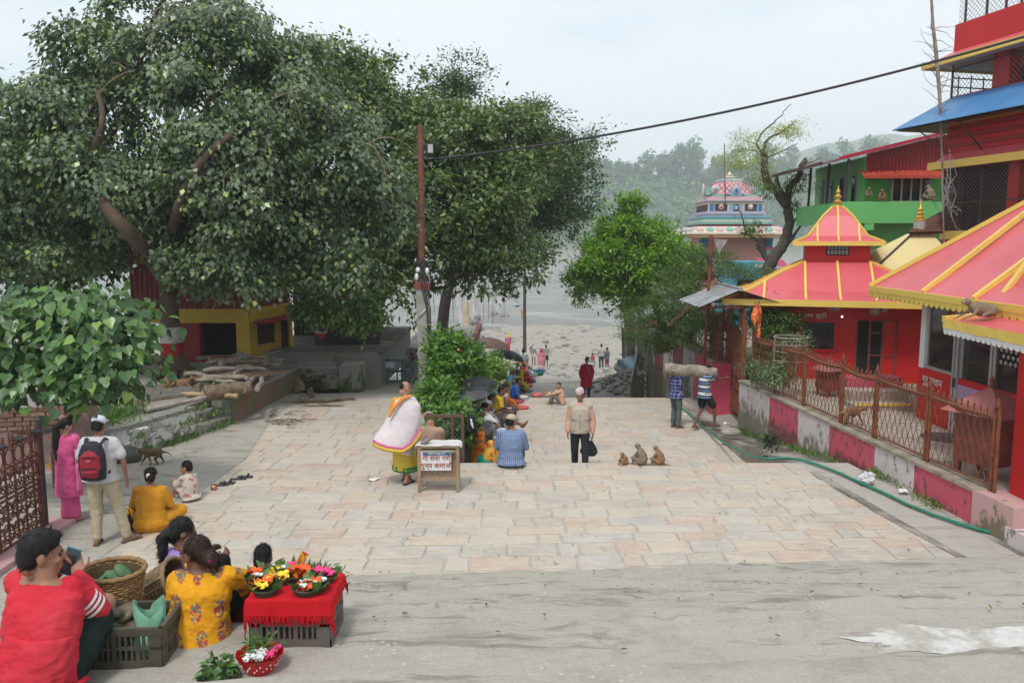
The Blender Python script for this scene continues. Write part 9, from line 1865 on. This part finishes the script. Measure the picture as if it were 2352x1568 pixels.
for (x0,y0,Y0,x1,y1,Y1,lab) in ((334,942,15.6,530,900,18.3,'longer bamboo pole lying slanting to the edge of the terrace'),(420,904,17.4,545,909,17.1,'pale bamboo pole lying level across the terrace')):
 t = thing('bamboo_pole',lab,'bamboo pole',(-7,16.5,TZ)); a,b_ = G(x0,y0,TZ + .06),G(x1,y1,TZ + .08); MB().tube([lv(a,b_,k/20) for k in range(21)],[.05 if k % 4 else .057 for k in range(21)],8).build('culm',BMB if x0 > 400 else mat('grey bamboo',(.40,.35,.30),(.3,.26,.22)),t,smooth=180)
fw_i = 0; ords = ['lowest and thickest log of the firewood heap','long curved log leaning on the front of the firewood heap','second curved log leaning on the heap beside the first']
def logp(a,b_,r0,r1,name,label,mt,wob=.05):
 a,b_ = V(a),V(b_); m = MB(); n = 7; m.tube([lv(a,b_,k/n) + V((rng.uniform(-wob,wob),rng.uniform(-wob,wob),rng.uniform(-wob,wob)*.5 + wob*math.sin(PI*k/n))) for k in range(n + 1)],[lerp(r0,r1,k/n)*rng.uniform(.88,1.1) for k in range(n + 1)],8); return tag(m.build(name,mt,None,smooth=60),label,'log' if r0 > .04 else 'stick','firewood on the terrace' if a.z > .4 else 'sticks on the paving')
BKL = mat('brown firewood',(.22,.155,.10),(.13,.09,.06),rough=.9,scale=7,var=.3)
logp(G(470,905,.72),G(572,892,.72),.17,.15,'log',ords[0],BKL,.02); logp(G(562,898,.70),P(600,845,19.8),.07,.055,'log',ords[1],GWOOD); logp(G(592,896,.70),P(612,845,20.0),.06,.05,'log',ords[2],GWOOD)
for k in range(34):
 y = rng.uniform(17.6,20.9); x = rng.uniform(-7.3,-6.1) + .05*(y - 17); hgt = .42*rng.random()*(1 - abs(y - 19.6)/3.2); a = V((x,y,TZ + .06 + hgt)); an = rng.choice([rng.uniform(-.5,.5),rng.uniform(.6,1.5)]); Ln = rng.uniform(.35,.75); d = V((math.cos(an)*Ln,math.sin(an)*Ln,rng.uniform(-.12,.12)))
 a_,b_ = a - d,a + d; b_.x = min(b_.x,-5.8); b_.z = max(b_.z,TZ + .05); a_.z = max(a_.z,TZ + .05); logp(a_,b_,rng.uniform(.035,.075),rng.uniform(.02,.05),'log','piece of firewood lying loose in the heap on the terrace',rng.choice([GWOOD,GWOOD,BKL]))
for k in range(16): a = P(rng.uniform(350,410),rng.uniform(830,905),19.3 + rng.uniform(-.6,.6)); a.z = max(a.z,TZ + .05); logp(a,a + V((rng.uniform(-.5,.5),rng.uniform(-.3,.3),rng.uniform(-.05,.2))),.06,.05,'log','dark billet in the heap at the foot of the great pipal',mat('dark firewood',(.08,.06,.045),(.13,.09,.06),rough=.9))
plt = thing('wood_lattice','flat wooden lattice frame lying behind the bench','lattice',(-7.6,19.6,TZ)); q0 = G(440,868,.8);
for k in range(9): a = q0 + V((.15*k,0,.0)); MB().bar(a,a + V((.75,.9,.02)),.07,.03).build('slat',WOOD,plt)
for k in range(3): MB().bar(q0 + V((.1 + .25*k,.05 + .35*k,.035)),q0 + V((1.3 + .2*k,.05 + .35*k,.035)),.06,.03).build('cross_slat',BKL,plt)
for px in (485,553,590): p = G(px,868,TZ); tag(MB().bar(p,p + V((0,0,.5)),.09).build('stump_post',WOOD,None),'short wooden post standing by the lattice frame, at picture column %s of three' % ['first','second','third'][(485,553,590).index(px)],'post')
for k in range(34):
 px,py = ((rng.gauss(640,22),rng.gauss(968,9)) if k < 20 else (rng.gauss(700,26),rng.gauss(922,5))); a = G(px,py,.02); an = rng.uniform(-.7,.7); Ln = rng.uniform(.2,.6)*(1 if k < 30 else 1.8); logp(a,a + V((math.cos(an)*Ln,math.sin(an)*Ln*.6,rng.uniform(0,.03))),.014 if k < 28 else .04,.008 if k < 28 else .03,'stick','thin stick in the scatter of kindling on the paving' if k < 20 else 'branch lying on the paving below the pink lettered wall',rng.choice([GWOOD,BKL]),.02)
# hose
hp_ = [G(1530,905,-.66),G(1572,940,-.66),G(1640,1000,-.60),G(1700,1035,-.25),G(1752,1052,.03),G(1828,1053,.03),G(1900,1075,.03),G(2000,1118,.03),G(2120,1172,.03),G(2250,1215,.03),G(2400,1252,.03)]
hs_ = limb(hp_,.022,.022,8,.012); tag(hs_.build('garden_hose',mat('green hose',(.02,.20,.12),rough=.4),None,smooth=180),'green garden hose snaking along the gutter','hose')
# litter
tag(MB().ball(G(1678,1000,-.45) + V((0,0,.08)),(.24,.15,.09),None,10,7).build('stone',mat('pale boulder',(.36,.33,.28),(.26,.24,.2),scale=7),None,smooth=60),'smooth pale stone lying in the gutter below the gate','stone')
m = MB().ball(G(1992,1098,.1),(.12,.09,.10),None,14,9); cL = G(1992,1098,.1); m.v = [tuple(cL + (V(v) - cL)*(1 + .35*sn((v[0] - cL.x)*45,(v[2] - cL.z)*45,1.))) for v in m.v]; tag(m.build('plastic_bag',mat('clear white film',(.6,.6,.62),rough=.3),None),'crumpled white plastic bag in the gutter by the striped wall','bag')
for px,py,z,lab in ((858,1102,.0,'white paper scrap on the paving near the monk'),(1575,952,-.7,'white scrap below the man in plaid'),(1668,972,-.5,'pale scrap on the gate step'),(2075,1128,.03,'white torn wrapper in the gutter'),(325,985,TZ + .02,'white paper scrap on the terrace'),(1548,952,-.7,'crumpled white wrapper on the lower paving'),(635,1252 - 290,.02,'pale plastic bottle among the sticks')):
 p = G(px,py,z); m = MB(); m.grid(lambda u,v: p + V((.14*(u - .5) + .05*(v - .5),.14*(v - .5),.012 + .02*sn(u*5 + px,v*5,1.5))),4,4); tag(m.build('paper_scrap',WHITEP,None),lab,'litter')
tag(MB().ball(G(1452 + 100,908,-.68),(.16,.1,.05),None,8,5).build('blue_rag',mat('blue rag',(.02,.10,.35))),'blue rag lying on the muddy landing','rag')
pl_,al_ = [],[]
for k in range(330):
 if k < 200: p = V((rng.uniform(-4.5,5.5),rng.uniform(8.8,13.5),.012))
 else: x,y = rng.uniform(-1,5),rng.uniform(4.4,8.6); p = V((x,y,tread(x,y) + .03))
 pl_.append(p); al_.append((rng.gauss(0,1),rng.gauss(0,1),.05))
pl_ = np.array(pl_); tag(link('fallen_leaves',leaf_mesh('fallen_leaves',pl_,np.array(al_),np.tile([0,0,1.],(330,1)),.05*nr.uniform(.4,1.3,330),.02),m_leaf('fallen leaves',[(0,(.07,.05,.03)),(.6,(.14,.10,.05)),(.9,(.25,.22,.06)),(1,(.12,.2,.05))])),kind='stuff')
# maintenance cover inside the courtyard,yellow step edges by the pavilion
tag(MB().lathe([(0,.02),(.36,.02),(.38,0)],G(2168,1005,.456),22).build('drain_cover',IRON,None),'dark round drain grating in the courtyard before the shrine','drain cover')
stp_ = thing('courtyard_steps','short steps with pink and yellow edges beside the shrine wall','steps',(7.4,16.6,.44))
for k in range(3): MB().box((7.55 + .1*k,16.3 + .45*k,.5 + .1*k),(1.2,.5,.12 + .2*k)).build('step',[m_ct,m_ct,PNK_W][k],stp_)
MB().box((7.55,16.04,.57),(1.2,.03,.05)).build('yellow_edge',YEL,stp_)
bpy.data.scenes.remove(_ts)
# river stones
rk = MB()
for k in range(900):
 y = 44 + 80*rng.random() ** 1.5; x = rng.uniform(-.25,.32)*y; z = ground_z(x,y)
 if z > -9.2: s = rng.uniform(.06,.28)*(.6 + y/90); rk.ball((x,y,z),(s,s*.8,s*.5),None,5,4)
tag(rk.build('river_stones',mat('river stone',(.34,.32,.29),(.2,.19,.175),rough=.9,scale=.8,isl=.35),None),kind='stuff')
